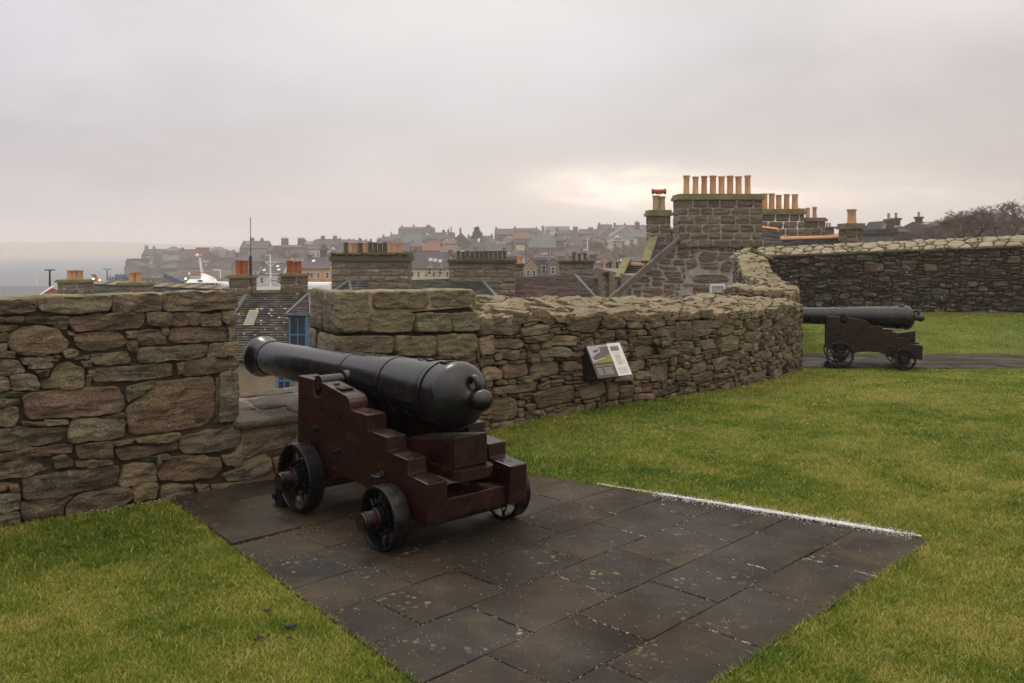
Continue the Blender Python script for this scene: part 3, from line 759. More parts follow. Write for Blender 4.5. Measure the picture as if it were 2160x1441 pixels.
# flat head of the wall: top slabs, and the dressed cheek of the opening
def mapLtop(s_, t, dd): p = AL + DL * s_ - NL * t; return (p.x, p.y, 1.425 + dd - .03 * t)
tops = []; s_ = -6.0
while s_ < 1.5:
    e = min(1.52, s_ + rgL.uniform(.5, .9)); tops.append([(s_ + .01, .012), (e - .01, .012), (e - .01, .50), (s_ + .01, .52)]); tops.append([(s_ + .03, .53), (e + .02, .54), (e, .95), (s_ + .02, .93)]); s_ = e
lay(wallL, tops, mapLtop, M_wall, rgL, name='head_stone', n=22, rings=(1, .93, .6), proud=.008, back=.05, rough=.008, tilt=.02, chk=.06)
B_ = Vector((-2.03, 6.545)); CHL = Vector((-.86, .51)).normalized()
def mapCh(t, z, dd): p = B_ + CHL * t + Vector((CHL.y, -CHL.x)) * dd; return (p.x, p.y, z)
ch = []
for z0, z1 in ((.46, .78), (.79, 1.0), (1.01, 1.2), (1.21, 1.4)):
    m_ = rgL.uniform(.35, .6); ch += [[(.02, z0), (m_, z0), (m_, z1 - .01), (.02, z1 - .01)], [(m_ + .015, z0), (1.0, z0), (1.0, z1 - .01), (m_ + .015, z1 - .01)]]
lay(wallL, ch, mapCh, M_wall, rgL, n=18, rings=(1, .92, .6), proud=.006, rough=.008, chk=.08)

# --- sill of the opening
sill = empty('gun_opening_sill', (-1.8, 7.2, .45)); tag(sill, 'low flat stone sill of the gun opening under the near muzzle', 'sill')
C_ = Vector((-1.373, 7.056)); E1 = B_ + CHL * 1.05; CHR = Vector((-.46, .888)).normalized(); E2 = C_ + CHR * 1.15
m = MB(); m.hexa([(B_.x, B_.y, -.5), (C_.x, C_.y, -.5), (E2.x, E2.y, -8), (E1.x, E1.y, -8)], [(B_.x - .02, B_.y + .03, .43), (C_.x, C_.y + .03, .46), (E2.x, E2.y, .50), (E1.x, E1.y, .49)])
m.obj('sill_core', M_mortl, sill)
def mapS(u, v, dd):
    a = B_.lerp(C_, u); b_ = E1.lerp(E2, u); p = a.lerp(b_, v); return (p.x, p.y, .462 + .03 * v + dd)
lay(sill, [[(-.02, -.04), (.62, -.03), (.60, .33), (.0, .36)], [(.64, -.03), (1.03, -.02), (1.02, .42), (.63, .35)], [(.0, .38), (.45, .37), (.5, .98), (.0, 1.0)], [(.47, .38), (.62, .38), (1.0, .46), (1.0, .75), (.53, .8)], [(.53, .83), (1, .78), (1, 1), (.53, 1)]],
    mapS, stone('sill_flag', [(.085, .07, .052), (.115, .095, .068)], 1.2, .1, .5), rgL, name='flagstone', n=26, rings=(1, .95, .6), proud=.012, back=.04, rough=.006, tilt=.01, chk=.08, rnd_edge=.01)

# --- right-hand parapet: dressed merlon, then curving rubble wall
path = Path([(-1.373, 7.056), (-.35, 8.45), (.6, 9.45), (2.14, 10.85), (3.46, 12.45), (4.8, 14.7)], 14)
sD = path.hit(1008)
wallR = empty('rampart_wall', (1.2, 10.2, 0))
tag(wallR, 'low curving rubble parapet of small brown stones behind the near cannon and the sign', 'stone wall')
rgR = random.Random(8)
def hitR(px, py):
    s_ = path.hit(px) if px < 1693 else path.len
    if s_ is None: s_ = path.len if px > 1000 else -(716 - px) * .0045
    p = path.pos(s_); return s_, zat(py, p.y)
ASH = """718,613 772,616 776,650 776,700 718,704|784,616 898,614 903,640 893,651 786,651|909,612 1000,612 1008,630 1003,646 906,648|780,660 873,658 873,700 780,702|877,660 951,660 951,699 877,701|956,660 1011,658 1013,698 956,700|718,709 830,708 830,745 718,744|834,708 917,708 917,752 834,750|922,706 1006,704 1004,735 990,752 922,752"""
ash = [[hitR(*map(float, q.split(','))) for q in t.split()] for t in ASH.split('|')]
M_ash = stone('dressed_ashlar', [(.19, .165, .10), (.24, .20, .12), (.17, .14, .09), (.21, .19, .12)], 1.0, .7, .6)
lay(wallR, ash, path.face, M_ash, rgR, name='ashlar_block', facet=.2, n=34, rings=(1, .965, .85, .55, .25), proud=.02, back=.07, rough=.009, tilt=.03, chk=.08, wob=.007, rnd_edge=.018)
mj = MB(); q_ = []
for i in range(9):
    t_ = path.hit(777) + (sD - .015 - path.hit(777)) * i / 8; q_ += [path.face(t_, 1.195, -.006), path.face(t_, 1.375 - .045 * i / 8, -.006)]
mj.add(q_, [(2 * i, 2 * i + 2, 2 * i + 3, 2 * i + 1) for i in range(8)]); mj.obj('pointing', M_mortl, wallR)
# dressed cheek of the merlon
def mapCR(t, z, dd): p = C_ + CHR * t + Vector((CHR.y, -CHR.x)) * -dd; return (p.x, p.y, z)
lay(wallR, [[(.03, 1.06), (.5, 1.06), (.5, 1.40), (.03, 1.40)][::-1], [(.52, 1.06), (.92, 1.06), (.92, 1.4), (.52, 1.4)][::-1], [(.03, .76), (.7, .76), (.7, 1.04), (.03, 1.04)][::-1], [(.72, .76), (.92, .76), (.92, 1.04), (.72, 1.04)][::-1],
            [(.03, .48), (.55, .48), (.55, .74), (.03, .74)][::-1], [(.57, .48), (.92, .48), (.92, .74), (.57, .74)][::-1]],
    mapCR, M_ash, rgR, name='ashlar_block', n=22, rings=(1, .94, .6), proud=.008, rough=.007, chk=.1, tilt=.02)
# merlon head stones
def mapMt(s_, t, dd): k_ = min(1, max(0, s_ / 1.2)); p = path.pos(s_) - path.nrm(s_) * t * k_ + CHR * t * (1 - k_) * .92; return (p.x, p.y, 1.405 - .055 * min(1, max(0, s_ / sD)) + dd - .03 * t)
mt = []
for a, b_ in ((.01, .33), (.36, .95), (.98, 1.5)):
    mt += [[(a, .012), (b_, .012), (b_, .5), (a, .48)], [(a, .52), (b_, .5), (b_, 1.0), (a, 1.0)]]
lay(wallR, [[(x * sD / 1.5, t) for x, t in p] for p in mt], mapMt, M_wall, rgR, name='head_stone', n=22, rings=(1, .93, .6), proud=.01, back=.06, rough=.01, tilt=.02, chk=.08)
ztR = lambda s_: float(np.interp(s_, [0, sD + .02, sD + .05, path.hit(1200), path.hit(1450), path.hit(1600), path.len], [1.39, 1.335, 1.075, 1.04, .95, .86, .82]))
zbR = lambda s_: hg(path.pos(s_).x, path.pos(s_).y)
# rubble seeds measured on the 2.842x crop: centre x,y and width,height
SD = """275,350,250,140 465,310,230,95 775,345,215,100 625,330,70,45 470,385,145,50 605,375,120,35 185,480,90,95 325,460,180,70 480,435,130,50 650,445,140,70 905,425,90,55 1117,438,120,65 1260,395,120,50 1370,395,100,120 1475,370,120,95 1630,405,85,70 1565,330,80,90 1265,440,90,50 595,520,190,65 437,510,95,115 325,535,120,70 365,620,185,105 185,570,100,50 215,640,100,90 540,630,160,100 690,600,110,70 650,685,160,70 1140,510,140,80 1260,480,75,30 1285,530,100,70 1395,495,90,90 1525,485,145,90 1650,475,100,70 1725,505,100,70 1830,530,85,55 1005,555,90,60 1095,600,90,80 1120,665,75,50 1220,650,125,110 1365,655,120,60 1330,605,90,60 1460,600,90,60 1490,665,110,70 1590,590,70,80 1655,600,80,90 1760,605,130,70 1600,660,60,40 1815,655,130,60 360,735,300,75 270,695,70,35 600,790,240,110 460,780,130,50 300,870,170,140 450,840,120,50 615,880,170,55 820,760,150,90 945,765,90,85 1030,770,75,80 1140,760,160,120 1280,750,115,70 1410,740,100,50 1000,690,120,55 1900,510,110,80 1990,505,60,40 1930,570,80,70 1950,630,100,55 850,640,130,90 880,520,110,70 830,480,90,50 970,340,110,80 1090,340,110,60 1220,340,100,60 1330,335,90,50 1440,310,100,45 1700,340,90,60 1790,345,90,70 1880,350,80,60 1960,355,80,60 900,600,100,60"""
ax = 1.5; bigR = []
for t in SD.split():
    x, y, w_, h_ = map(float, t.split(','))
    s_, z = hitR(960 + x / 2.842, 560 + y / 2.842); s2, _ = hitR(960 + (x + w_ / 2) / 2.842, 600); s1, _ = hitR(960 + (x - w_ / 2) / 2.842, 600)
    hh = h_ / 2.842 * path.pos(s_).y / F
    bigR.append((s_, z, s2 - s1, hh))
L_ = path.len
cl_ = [[(x / ax, y) for x, y in p] for p in bedded(-.02, L_, -.36, 1.20, .044, .036, rgR, bigR, (2, 7), (1, 4))]
keep = []
for p in cl_:
    p = [(x * ax, y) for x, y in p]; cx = sum(q[0] for q in p) / len(p); cz = sum(q[1] for q in p) / len(p)
    top_ = .765 if cx < sD - .02 else ztR(cx) + .0
    zb_ = zbR(cx)
    p = clip(p, 0, 1, top_); p = clip(p, 0, -1, -(zb_ - .06)) if len(p) > 2 else p
    if cx < sD: p = clip(p, 1, 0, L_) if len(p) > 2 else p
    if len(p) < 3 or abs(area(p)) < .0006: continue
    keep.append(p)
vis = lambda p: (-abs(area(p)) / (path.pos(p[0][0]).y ** 2)) * (1 if p[0][0] > sD - .3 else .15)
lay(wallR, keep, path.face, M_wall2, rgR, n=18, rings=(1, .965, .86, .62, .32), facet=.8, proud=.032, back=.06, rough=.010, tilt=.16, wob=.004, chk=.25, rnd_edge=.013, smooth=True, size_key=vis, limit=285)
wall_core('wall_core', path, .01, L_, -.6, lambda s_: ztR(s_) - .02, 1.25, .03, M_mort, wallR, skew=CHR)
m = MB();
# end face of the wall beside the second cannon
pe = path.pos(L_); ne = path.nrm(L_); te = Vector((-ne.y, ne.x))
def mapEnd(t, z, dd): p = pe - ne * t + te * dd; return (p.x, p.y, z)
lay(wallR, bedded(0, 1.25, -.35, .8, .05, .036, rgR), mapEnd, M_wall2, rgR, limit=0, n=12, rings=(1, .9), rough=.012, chk=.25)

# rough wall head: thin flat stones lying every way, crowned to the middle
def head(parent, pth, s0, s1, T, zt, rg, crown, radii, mat, limit=160, ax=1.2, pile=.03, **kw):
    def mp(s_, t, dd):
        p = pth.pos(s_) - pth.nrm(s_) * t; k = t / T
        z = zt(s_) + crown * math.sin(min(1, max(0, k)) * math.pi * .62) + noise.noise(Vector((s_ * 1.7, t * 2.1, 4))) * pile * 1.6
        return (p.x, p.y, z + dd)
    a_ = darts((s0 / ax, s1 / ax, .0, T), radii, rg)
    cs = [[(x * ax, y) for x, y in p] for p in cells(a_, [(s0 / ax, -.02), (s1 / ax, -.02), (s1 / ax, T), (s0 / ax, T)], .02)]
    lay(parent, cs, mp, mat, rg, name='head_stone', n=13, rings=(1, .94, .55), proud=pile, back=.07, rough=.014, tilt=.22, chk=.10, rnd_edge=.006, wob=.012, smooth=False, limit=limit, **kw)
    mm = MB(); n = 40; vs = []
    for i in range(n + 1):
        for j in range(9):
            s_ = s0 + (s1 - s0) * i / n; t = T * j / 8; q = mp(s_, max(.03, t), -.015); vs.append(q)
    mm.add(vs, [(i * 9 + j, i * 9 + j + 1, (i + 1) * 9 + j + 1, (i + 1) * 9 + j) for i in range(n) for j in range(8)])
    mm.obj('head_mortar', M_mortl, parent)
wallH = empty('wall_head', (1.8, 11.6, .95)); tag(wallH, 'rough sandy top of the curving parapet, thin flat stones set in pale mortar', 'wall top')
head(wallH, path, sD + .03, L_, 1.7, lambda s_: ztR(max(s_, sD + .08)), rgR, .10, [(.17, 50), (.10, 150), (.05, 420)], M_top, limit=300)
wall_core('wall_core', path, sD + .1, L_, -.4, lambda s_: ztR(s_) - .03, 1.72, .6, M_mortl, wallH)

# --- wall beyond the second gun, climbing to the gabled end pier
pathB = Path([(5.42, 17.3), (5.75, 18.0), (6.30, 19.6), (6.74, 22.4), (7.08, 25.1)], 10)
wallB = empty('rampart_wall', (5.9, 20.5, 0)); tag(wallB, 'ruined stretch of parapet heaped with thin mossy stones, climbing to the gabled end of the back wall', 'stone wall')
rgB = random.Random(21)
ztB = lambda s_: float(np.interp(s_, [0, 3.0, 4.8, 6.0, 6.7, 7.2, pathB.len], [.82, .84, .90, 1.0, 1.20, 1.40, 1.52]))
zbB = lambda s_: hg(pathB.pos(s_).x, pathB.pos(s_).y)
TB = .80; pathB1 = Path([(5.42, 17.3), (5.75, 18.0), (6.15, 19.2)], 10)
head(wallB, pathB, 0, pathB.len, TB, ztB, rgB, .10, [(.17, 50), (.10, 150), (.06, 300)], M_top, limit=110, pile=.05)
head(wallB, pathB1, 0, pathB1.len, 1.3, lambda s_: .80, rgB, .10, [(.17, 50), (.10, 150), (.06, 300)], M_top, limit=90, pile=.05)
wall_core('wall_core', pathB1, 0, pathB1.len, -.6, .77, 1.31, .06, M_mort, wallB)
ar = darts((0, pathB.len / ax, -.3, 1.5), [(.10, 60), (.06, 160), (.035, 300)], rgB)
kb = []
for p in cells(ar, [(0, -.4), (pathB.len / ax, -.4), (pathB.len / ax, 1.6), (0, 1.6)], .018):
    p = [(x * ax, y) for x, y in p]; cx = sum(q[0] for q in p) / len(p); p = clip(p, 0, 1, ztB(cx))
    if len(p) > 2: kb.append(p)
lay(wallB, kb, pathB.face, M_wall2, rgB, limit=50, n=12, rings=(1, .85), rough=.012)
lay(wallB, kb, lambda s_, z, d_: pathB.face(s_, z, -TB - d_), M_top, rgB, limit=0, n=12, rings=(1, .85), rough=.012)
wall_core('wall_core', pathB, 0, pathB.len, -.6, lambda s_: ztB(s_) - .03, TB + .01, .04, M_mort, wallB)
# stepped end facing the camera, low thin courses
pb0 = pathB.pos(0); nb0 = pathB.nrm(0); tb0 = Vector((nb0.y, -nb0.x))
def mapB0(t, z, dd): p = pb0 - nb0 * t; q = Vector((nb0.y, -nb0.x)) * dd; p = p + q; return (p.x, p.y, z)
a3 = darts((0, .8, -.3, .86), [(.06, 60), (.035, 160)], rgB)
lay(wallB, [[(x * 2, y) for x, y in p] for p in cells(a3, [(0, -.4), (.85, -.4), (.85, .86), (0, .86)], .014)], mapB0, M_top, rgB, limit=0, n=10, rings=(1, .85), rough=.01)

# --- gabled end pier
pier = empty('gabled_pier', (7.0, 25.6, 0)); tag(pier, 'short gabled end of the back wall, small stones under a mossy pointed cap', 'wall end')
Yp = 25.3; px0, px1, pxm = xat(1556, Yp), xat(1622, Yp), xat(1585, Yp); zs_, zp_ = zat(541, Yp), zat(524, Yp)
m = MB(); m.prism([(px0 + .04, Yp + .03, -1), (px1 - .04, Yp + .03, -1), (px1 - .04, Yp + .03, zs_), (pxm, Yp + .03, zp_ - .03), (px0 + .04, Yp + .03, zs_)], (0, 0, 0), (0, .5, 0)); m.obj('pier_core', M_mort, pier)
lay(pier, bedded(0, .5, -.2, zs_ - .02, .06, .05, rgB), lambda t, z, dd: (px0 + .02 - dd, Yp + .52 - t, z), M_top, rgB, limit=0, n=10, rings=(1, .9), rough=.01, chk=.25)
cp = [(px0, -.2), (px1, -.2), (px1, zs_), (pxm, zp_ - .04), (px0, zs_)]
pc = []
for p in bedded(px0, px1, -.2, zp_, .06, .05, rgB):
    for i in range(5):
        a, b_ = cp[i], cp[(i + 1) % 5]; nx_, ny_ = (b_[1] - a[1]), -(b_[0] - a[0]); L = math.hypot(nx_, ny_)
        if len(p) > 2: p = clip(p, nx_ / L, ny_ / L, (nx_ * a[0] + ny_ * a[1]) / L)
    if len(p) > 2: pc.append(p)
lay(pier, pc, lambda x, z, dd: (x, Yp - dd, z), M_wall2, rgB, n=12, rings=(1, .85), rough=.01, minarea=.004)
for a, b_ in (((px0 - .1, zs_ - .03), (pxm + .02, zp_ + .03)), ((px1 + .1, zs_ - .03), (pxm - .02, zp_ + .03))):
    m = MB(); q = [(a[0], Yp - .06, a[1]), (b_[0], Yp - .06, b_[1]), (b_[0], Yp - .06, b_[1] - .09), (a[0], Yp - .06, a[1] - .07)]
    m.prism(q, (0, 0, 0), (0, .7, 0)); m.obj('cap_stone', M_skew, pier)

# --- back wall with a saddle-back coping of pale stones
wallK = empty('back_wall', (10.3, 24.1, 0)); tag(wallK, 'long dark rubble wall along the back of the lawn under a pale saddleback coping', 'stone wall')
rgK = random.Random(5)
K0 = Vector((7.3, 26.3)); K1 = Vector((13.3, 22.1)); DK = (K1 - K0).normalized(); NK = Vector((DK.y, -DK.x)); LK = 7.324
if NK.y > 0: NK = -NK
ztK = lambda s_: 1.50 + (1.83 - 1.50) * s_ / LK
zbK = lambda s_: -.11 + .26 * s_ / LK
def mapK(s_, z, dd): p = K0 + DK * s_ + NK * dd; return (p.x, p.y, z)
axk = 1.45; S1 = 9.3
kk = []
for p in bedded(-.1, S1, -.3, 2.05, .075, .052, rgK, [(rgK.uniform(0, 9), rgK.uniform(0, 1.6), rgK.uniform(.3, .55), rgK.uniform(.17, .3)) for _ in range(70)], (2, 6), (1, 3), gap=.02):
    cx = sum(q[0] for q in p) / len(p)
    p = clip(p, 0, 1, ztK(cx))
    if len(p) > 2: p = clip(p, 0, -1, -(zbK(cx) - .1))
    if len(p) > 2 and abs(area(p)) > .001: kk.append(p)
lay(wallK, kk, mapK, M_back, rgK, n=14, facet=.6, rings=(1, .93, .6), proud=.035, back=.06, rough=.02, tilt=.16, chk=.25, rnd_edge=.018, wob=.006, smooth=True, limit=230, size_key=lambda p: -abs(area(p)) if -.2 < p[0][0] < 7.6 else -abs(area(p)) * .1)
m = MB(); q0 = mapK(-.2, 0, -.04); q1 = mapK(30, 0, -.04); r0 = mapK(-.2, 0, -.75); r1 = mapK(30, 0, -.75)
m.hexa([(q0[0], q0[1], -1.5), (q1[0], q1[1], -1.5), (r1[0], r1[1], -5), (r0[0], r0[1], -5)], [(q0[0], q0[1], ztK(-.2)), (q1[0], q1[1], ztK(30)), (r1[0], r1[1], ztK(30)), (r0[0], r0[1], ztK(-.2))])
m.obj('wall_core', mortar('pale_patchy_mortar', (.085, .068, .052)), wallK)
def mapKc(s_, t, dd):       # sloping face of the coping
    k = max(-.02, t); y_ = .06 - k * .80; z = ztK(s_) + .02 + k * .56 + dd * .8
    p = K0 + DK * s_ + NK * (y_ + dd * .6); return (p.x, p.y, z)
ar = darts((-.1 / 1.2, 9.4 / 1.2, .0, .44), [(.15, 40), (.10, 60), (.06, 60)], rgK)
lay(wallK, [[(x * 1.2, y) for x, y in p] for p in cells(ar, [(-.1 / 1.2, 0), (9.4 / 1.2, 0), (9.4 / 1.2, .46), (-.1 / 1.2, .46)], .022)], mapKc, M_cope, rgK, name='coping_stone', n=14, rings=(1, .9, .5), proud=.02, back=.05, rough=.01, tilt=.06, chk=.1, limit=68)
m = MB(); vs = []
for s_ in (-.15, 30):
    for y_, dz in ((.05, -.02), (-.36, .27), (-.80, -.02)):
        p = K0 + DK * s_ + NK * y_; vs.append((p.x, p.y, ztK(s_) + dz))
m.add(vs, [(0, 1, 4, 3), (1, 2, 5, 4), (0, 3, 5, 2), (0, 2, 1), (3, 4, 5)]); m.obj('coping_bed', mortar('coping_mortar', (.14, .12, .07)), wallK)

# ------------------------------------------------------------------ the guns
def make_cannon():
    root = empty('cannon', (0, 0, 0))
    ZT = .854
    m = MB()
    prof = [(1.45, .0), (1.45, .055), (1.60, .058), (1.617, .066), (1.620, .10), (1.620, .148), (1.612, .160), (1.598, .168), (1.575, .1705), (1.555, .166), (1.52, .153), (1.48, .142), (1.445, .1355),
            (1.44, .1425), (1.432, .1445), (1.424, .1425), (1.42, .1345), (1.1, .1385), (.62, .1445), (.192, .1515), (.190, .1485), (.182, .1485), (.180, .1575), (.150, .1595), (.126, .158), (.124, .152), (.116, .152), (.114, .1565), (-.352, .1750), (-.354, .1715), (-.364, .1715), (-.366, .1815), (-.385, .1835), (-.404, .182), (-.406, .1735), (-.414, .1735), (-.416, .178), (-.84, .1908),
            (-.842, .187), (-.854, .187), (-.856, .1975), (-.875, .200), (-.894, .198), (-.896, .188), (-.906, .188), (-.908, .193), (-.93, .1935), (-.994, .1945), (-.996, .190), (-1.004, .190), (-1.006, .202), (-1.02, .207), (-1.045, .207), (-1.065, .203), (-1.09, .191), (-1.115, .170), (-1.137, .140), (-1.155, .105), (-1.168, .075), (-1.178, .055),
            (-1.19, .047), (-1.205, .047), (-1.213, .052)]
    for k in range(9):
        a = math.pi * (k + 1) / 10 + .35 * (1 - k / 9); a = math.pi * (.2 + .8 * (k + 1) / 9)
        prof.append((-1.262 + .066 * math.cos(a), max(.0005, .066 * math.sin(a))))
    m.lathe([(x, r_) for x, r_ in prof], (0, 0, ZT), 'X', 64)
    barrel = link('barrel', m.mesh('barrel', M_iron, 'auto'), root, False)
    m = MB(); m.tube([(0, -.372, ZT), (0, .372, ZT)], .047, 24); m.tube([(0, -.19, ZT), (0, .19, ZT)], .064, 24); link('trunnion', m.mesh('trunnion', M_iron, 'auto'), barrel, False)
    m = MB(); m.torus((-1.188, 0, ZT + .082), .043, .020, 'Y', 28, 12); link('breeching_ring', m.mesh('breeching_ring', M_iron, 'auto'), barrel, False)
    # vent patch, with the vent, between the base ring and the first reinforce
    m = MB()
    for x0, x1, y, w_ in ((-1.0, -.915, -.045, .012), (-1.0, -.915, .033, .012), (-1.0, -.985, -.045, .09), (-.93, -.915, -.045, .09)):
        z = ZT + math.sqrt(.1945 ** 2 - max(abs(y), abs(y + w_)) ** 2)
        m.box(x0, x1, y, y + w_, z - .01, ZT + .1945 + .006)
    m.box(-.78, -.74, -.02, .025, ZT + .18, ZT + .196); m.tube([(-.72, -.03, ZT + .19), (-.66, .02, ZT + .193), (-.62, .0, ZT + .19)], .005, 6)
    tag(link('vent_field', m.mesh('vent_field', M_iron2), barrel, False), kind='stuff')
    # raised cipher on the second reinforce
    m = MB()
    def onb(x, a): r_ = .152 + (.18 - x) * .0435 + .001; return (x, math.sin(a) * r_, ZT + math.cos(a) * r_)
    def curl(cx, ca, rr, t0, t1, w_=.0045, ex=1):
        m.tube([onb(cx + math.cos(t0 + (t1 - t0) * k / 10) * rr * ex, ca + math.sin(t0 + (t1 - t0) * k / 10) * rr / .165) for k in range(11)], w_, 6)
    for cx in (.02, -.06, -.14): curl(cx, 0, .024, 0, 6.28)
    curl(-.02, .12, .03, 0, 4.2); curl(-.1, -.12, .03, 3.1, 7.3); curl(-.2, 0, .03, 1.5, 6.0); curl(.075, 0, .03, -1.6, 1.6, .006)
    for a in (-.18, -.06, .06, .18): m.tube([onb(.08, a), onb(.105, a * 1.3)], .005, 6)
    m.tube([onb(.24, -.1), onb(.24, .08), onb(.27, .1)], .004, 6)
    link('cipher', m.mesh('cipher', M_iron2, True), barrel, False)
    # brackets (cheeks)
    out = [(.275, .30), (.268, .872)]
    out += [(.055, .868)] + [(.055 * math.cos(a), .825 + .055 * math.sin(a) - .02) for a in [R(q) for q in (0, -25, -50, -75, -100, -130, -155, -180)]] + [(-.055, .862)]
    out += [(-.30, .822), (-.335, .816)] + [(-.335 - .085 * math.sin(R(q)), .731 + .085 * math.cos(R(q))) for q in (20, 40, 60, 80)] + [(-.420, .728)]
    out += [(-.618, .722), (-.622, .630), (-.838, .620), (-.843, .537), (-1.042, .524), (-1.046, .438), (-1.245, .420), (-1.238, .182), (-1.06, .186), (-1.055, .245)]
    out += [(-.98, .285), (-.86, .27), (-.74, .215), (-.66, .25), (-.55, .282), (-.35, .288), (-.22, .27), (-.12, .225), (-.10, .30), (.15, .33)]
    for s_ in (1, -1):
        y0, y1 = (.24, .379) if s_ > 0 else (-.379, -.24)
        m = MB(); poly = [(x, 0, z) for x, z in out]
        m.prism(poly, (0, y0, 0), (0, y1, 0)); me = m.mesh('bracket', M_red)
        b = link('bracket', me, root, False)
        bv = b.modifiers.new('bevel', 'BEVEL'); bv.width = .006; bv.segments = 2; bv.limit_method = 'ANGLE'; bv.angle_limit = R(30)
        yo = .379 * s_
        for x, z, big in ((.0, .545, 0), (-.29, .445, 1)):
            mm = MB(); mm.lathe([(0, .026), (.008, .026), (.012, .014), (.040 + .02 * big, .013), (.044 + .02 * big, .0)] if s_ > 0 else [(0, .026), (-.008, .026), (-.012, .014), (-.04, .013), (-.044, .0)], (x, yo, z), 'Y', 14)
            link('bolt', mm.mesh('bolt', M_iron2, 'auto'), root, False)
        mm = MB(); mm.lathe([(0, .022), (.006 * s_, .022), (.008 * s_, .01)], (-.78, yo, .39), 'Y', 14); mm.torus((-.78, yo + .03 * s_, .385), .034, .011, 'Z', 20, 8)
        link('eye_ring', mm.mesh('eye_ring', M_iron2, True), root, False)
        for x, z in ((.13, .872), (-.13, .852), (-.26, .832)):
            mm = MB(); mm.lathe([(0, .022), (.010, .020), (.014, .0)], (x, .31 * s_, z - .004), 'Z', 12); link('bolt', mm.mesh('bolt', M_iron2, 'auto'), root, False)
        mm = MB(); mm.box(-.28, -.115, min(.26 * s_, .36 * s_), max(.26 * s_, .36 * s_), .835, .842); q = mm.mesh('strap', M_red); q.transform(Matrix.Translation((0, 0, 0))); 
        link('cap_strap', q, root, False)
        mm = MB(); mm.lathe([(0, .016), (.006, .014)], (-1.15, .31 * s_, .424), 'Z', 10); link('bolt', mm.mesh('bolt', M_iron2), root, False)
    def beam(name, x0, x1, y0, y1, z0, z1, mt=None, bev=.006):
        mm = MB(); mm.box(x0, x1, y0, y1, z0, z1); o = link(name, mm.mesh(name, mt or M_red), root, False)
        bv = o.modifiers.new('bevel', 'BEVEL'); bv.width = bev; bv.segments = 2; return o
    beam('transom', .12, .23, -.241, .241, .36, .66)
    beam('front_axletree', -.035, .17, -.40, .40, .15, .30)
    beam('rear_axletree', -1.04, -.86, -.40, .40, .10, .27)
    beam('rear_transom', -1.205, -1.06, -.241, .241, .185, .30)
    beam('bed_bolster', -.62, -.52, -.241, .241, .40, .47)
    m = MB(); m.hexa([(-1.18, -.15, .385), (-.45, -.15, .425), (-.45, .15, .425), (-1.18, .15, .385)], [(-1.18, -.15, .445), (-.45, -.15, .475), (-.45, .15, .475), (-1.18, .15, .445)])
    m.prism([(-1.18 - .06 * math.sin(t), .15 * math.cos(t), .385) for t in [math.pi * k / 8 for k in range(9)]], (0, 0, .002), (0, 0, .058))
    o = link('stool_bed', m.mesh('stool_bed', M_red), root, False)
    m = MB(); m.hexa([(-1.165, -.125, .447), (-.62, -.125, .477), (-.62, .125, .477), (-1.165, .125, .447)], [(-1.165, -.125, .637), (-.62, -.125, .545), (-.62, .125, .545), (-1.165, .125, .637)])
    o = link('quoin', m.mesh('quoin', M_red), root, False); bv = o.modifiers.new('bevel', 'BEVEL'); bv.width = .008; bv.segments = 2
    # cast iron trucks
    def wheel(x, s_, r_, first=None):
        w_ = empty_child('wheel', root, (x, .465 * s_, r_))
        if r_ < .2: w_.scale = (.187 / .225, 1, .187 / .225)
        w_.rotation_euler = (0, rnd.uniform(0, 6), 0)
        return w_
    r0 = .225; hw = .055
    mr = MB(); mr.lathe([(-hw, r0 - .003), (-hw + .004, r0), (hw - .004, r0), (hw, r0 - .003), (hw, r0 - .018), (hw - .008, r0 - .022), (-hw + .008, r0 - .022), (-hw, r0 - .018)], axis='Y', n=56, closed=True)
    mrim = mr.mesh('rim', M_iron2, 'auto')
    ms = MB()
    for k in range(6):
        a = 2 * math.pi * k / 6
        c_, q_ = math.cos(a), math.sin(a)
        pts = [(c_ * t - q_ * w0, 0, q_ * t + c_ * w0) for t, w0 in ((.06, 0), (.10, .022), (.135, .03), (.165, .022), (.205, 0))]
        pts2 = [(c_ * t - q_ * w0, 0, q_ * t + c_ * w0) for t, w0 in ((.06, 0), (.10, -.022), (.135, -.03), (.165, -.022), (.205, 0))]
        ms.tube(pts, .009, 6); ms.tube(pts2, .009, 6)
    ms.lathe([(-.03, .118), (.03, .118), (.03, .108), (-.03, .108)], axis='Y', n=36, closed=True)
    msp = ms.mesh('spokes', M_iron2, 'auto')
    mh = MB(); mh.lathe([(-.07, .078), (.07, .078), (.075, .072), (.075, .055), (-.075, .055), (-.075, .072)], axis='Y', n=32, closed=True); mhub = mh.mesh('hub', M_iron2, 'auto')
    for x, r_ in ((.067, .225), (-.94, .187)):
        for s_ in (1, -1):
            mm = MB(); mm.tube([(0, -.09 * s_, 0), (0, .165 * s_, 0)], [.058, .052], 24); me_arm = mm.mesh('axle_arm', M_red, 'auto')
            w_ = wheel(x, s_, r_)
            link('rim', mrim, w_, False); link('spokes', msp, w_, False); link('hub', mhub, w_, False)
            arm = link('axle_arm', me_arm, root, False); arm.location = (x, .465 * s_, r_)
            mm = MB(); mm.lathe([(.125 * s_, .0565), (.15 * s_, .0565), (.15 * s_, .050), (.125 * s_, .050)], axis='Y', n=28, closed=True); bnd = link('axle_band', mm.mesh('axle_band', M_iron2, 'auto'), root, False); bnd.location = (x, .465 * s_, r_)
    return root
def empty_child(name, parent, loc):
    o = empty(name, loc); o.parent = parent; return o
cannon = make_cannon(); copyc = copy_tree(cannon)
cannon.location = (-1.016, 6.172, .0); cannon.rotation_euler = (0, 0, R(131.6))
tag(cannon, 'near black iron cannon on an oxblood stepped carriage, muzzle through the gun opening', 'cannon', 'fortress guns')
copyc.location = (5.79, 15.55, z2); copyc.rotation_euler = (0, 0, R(163))
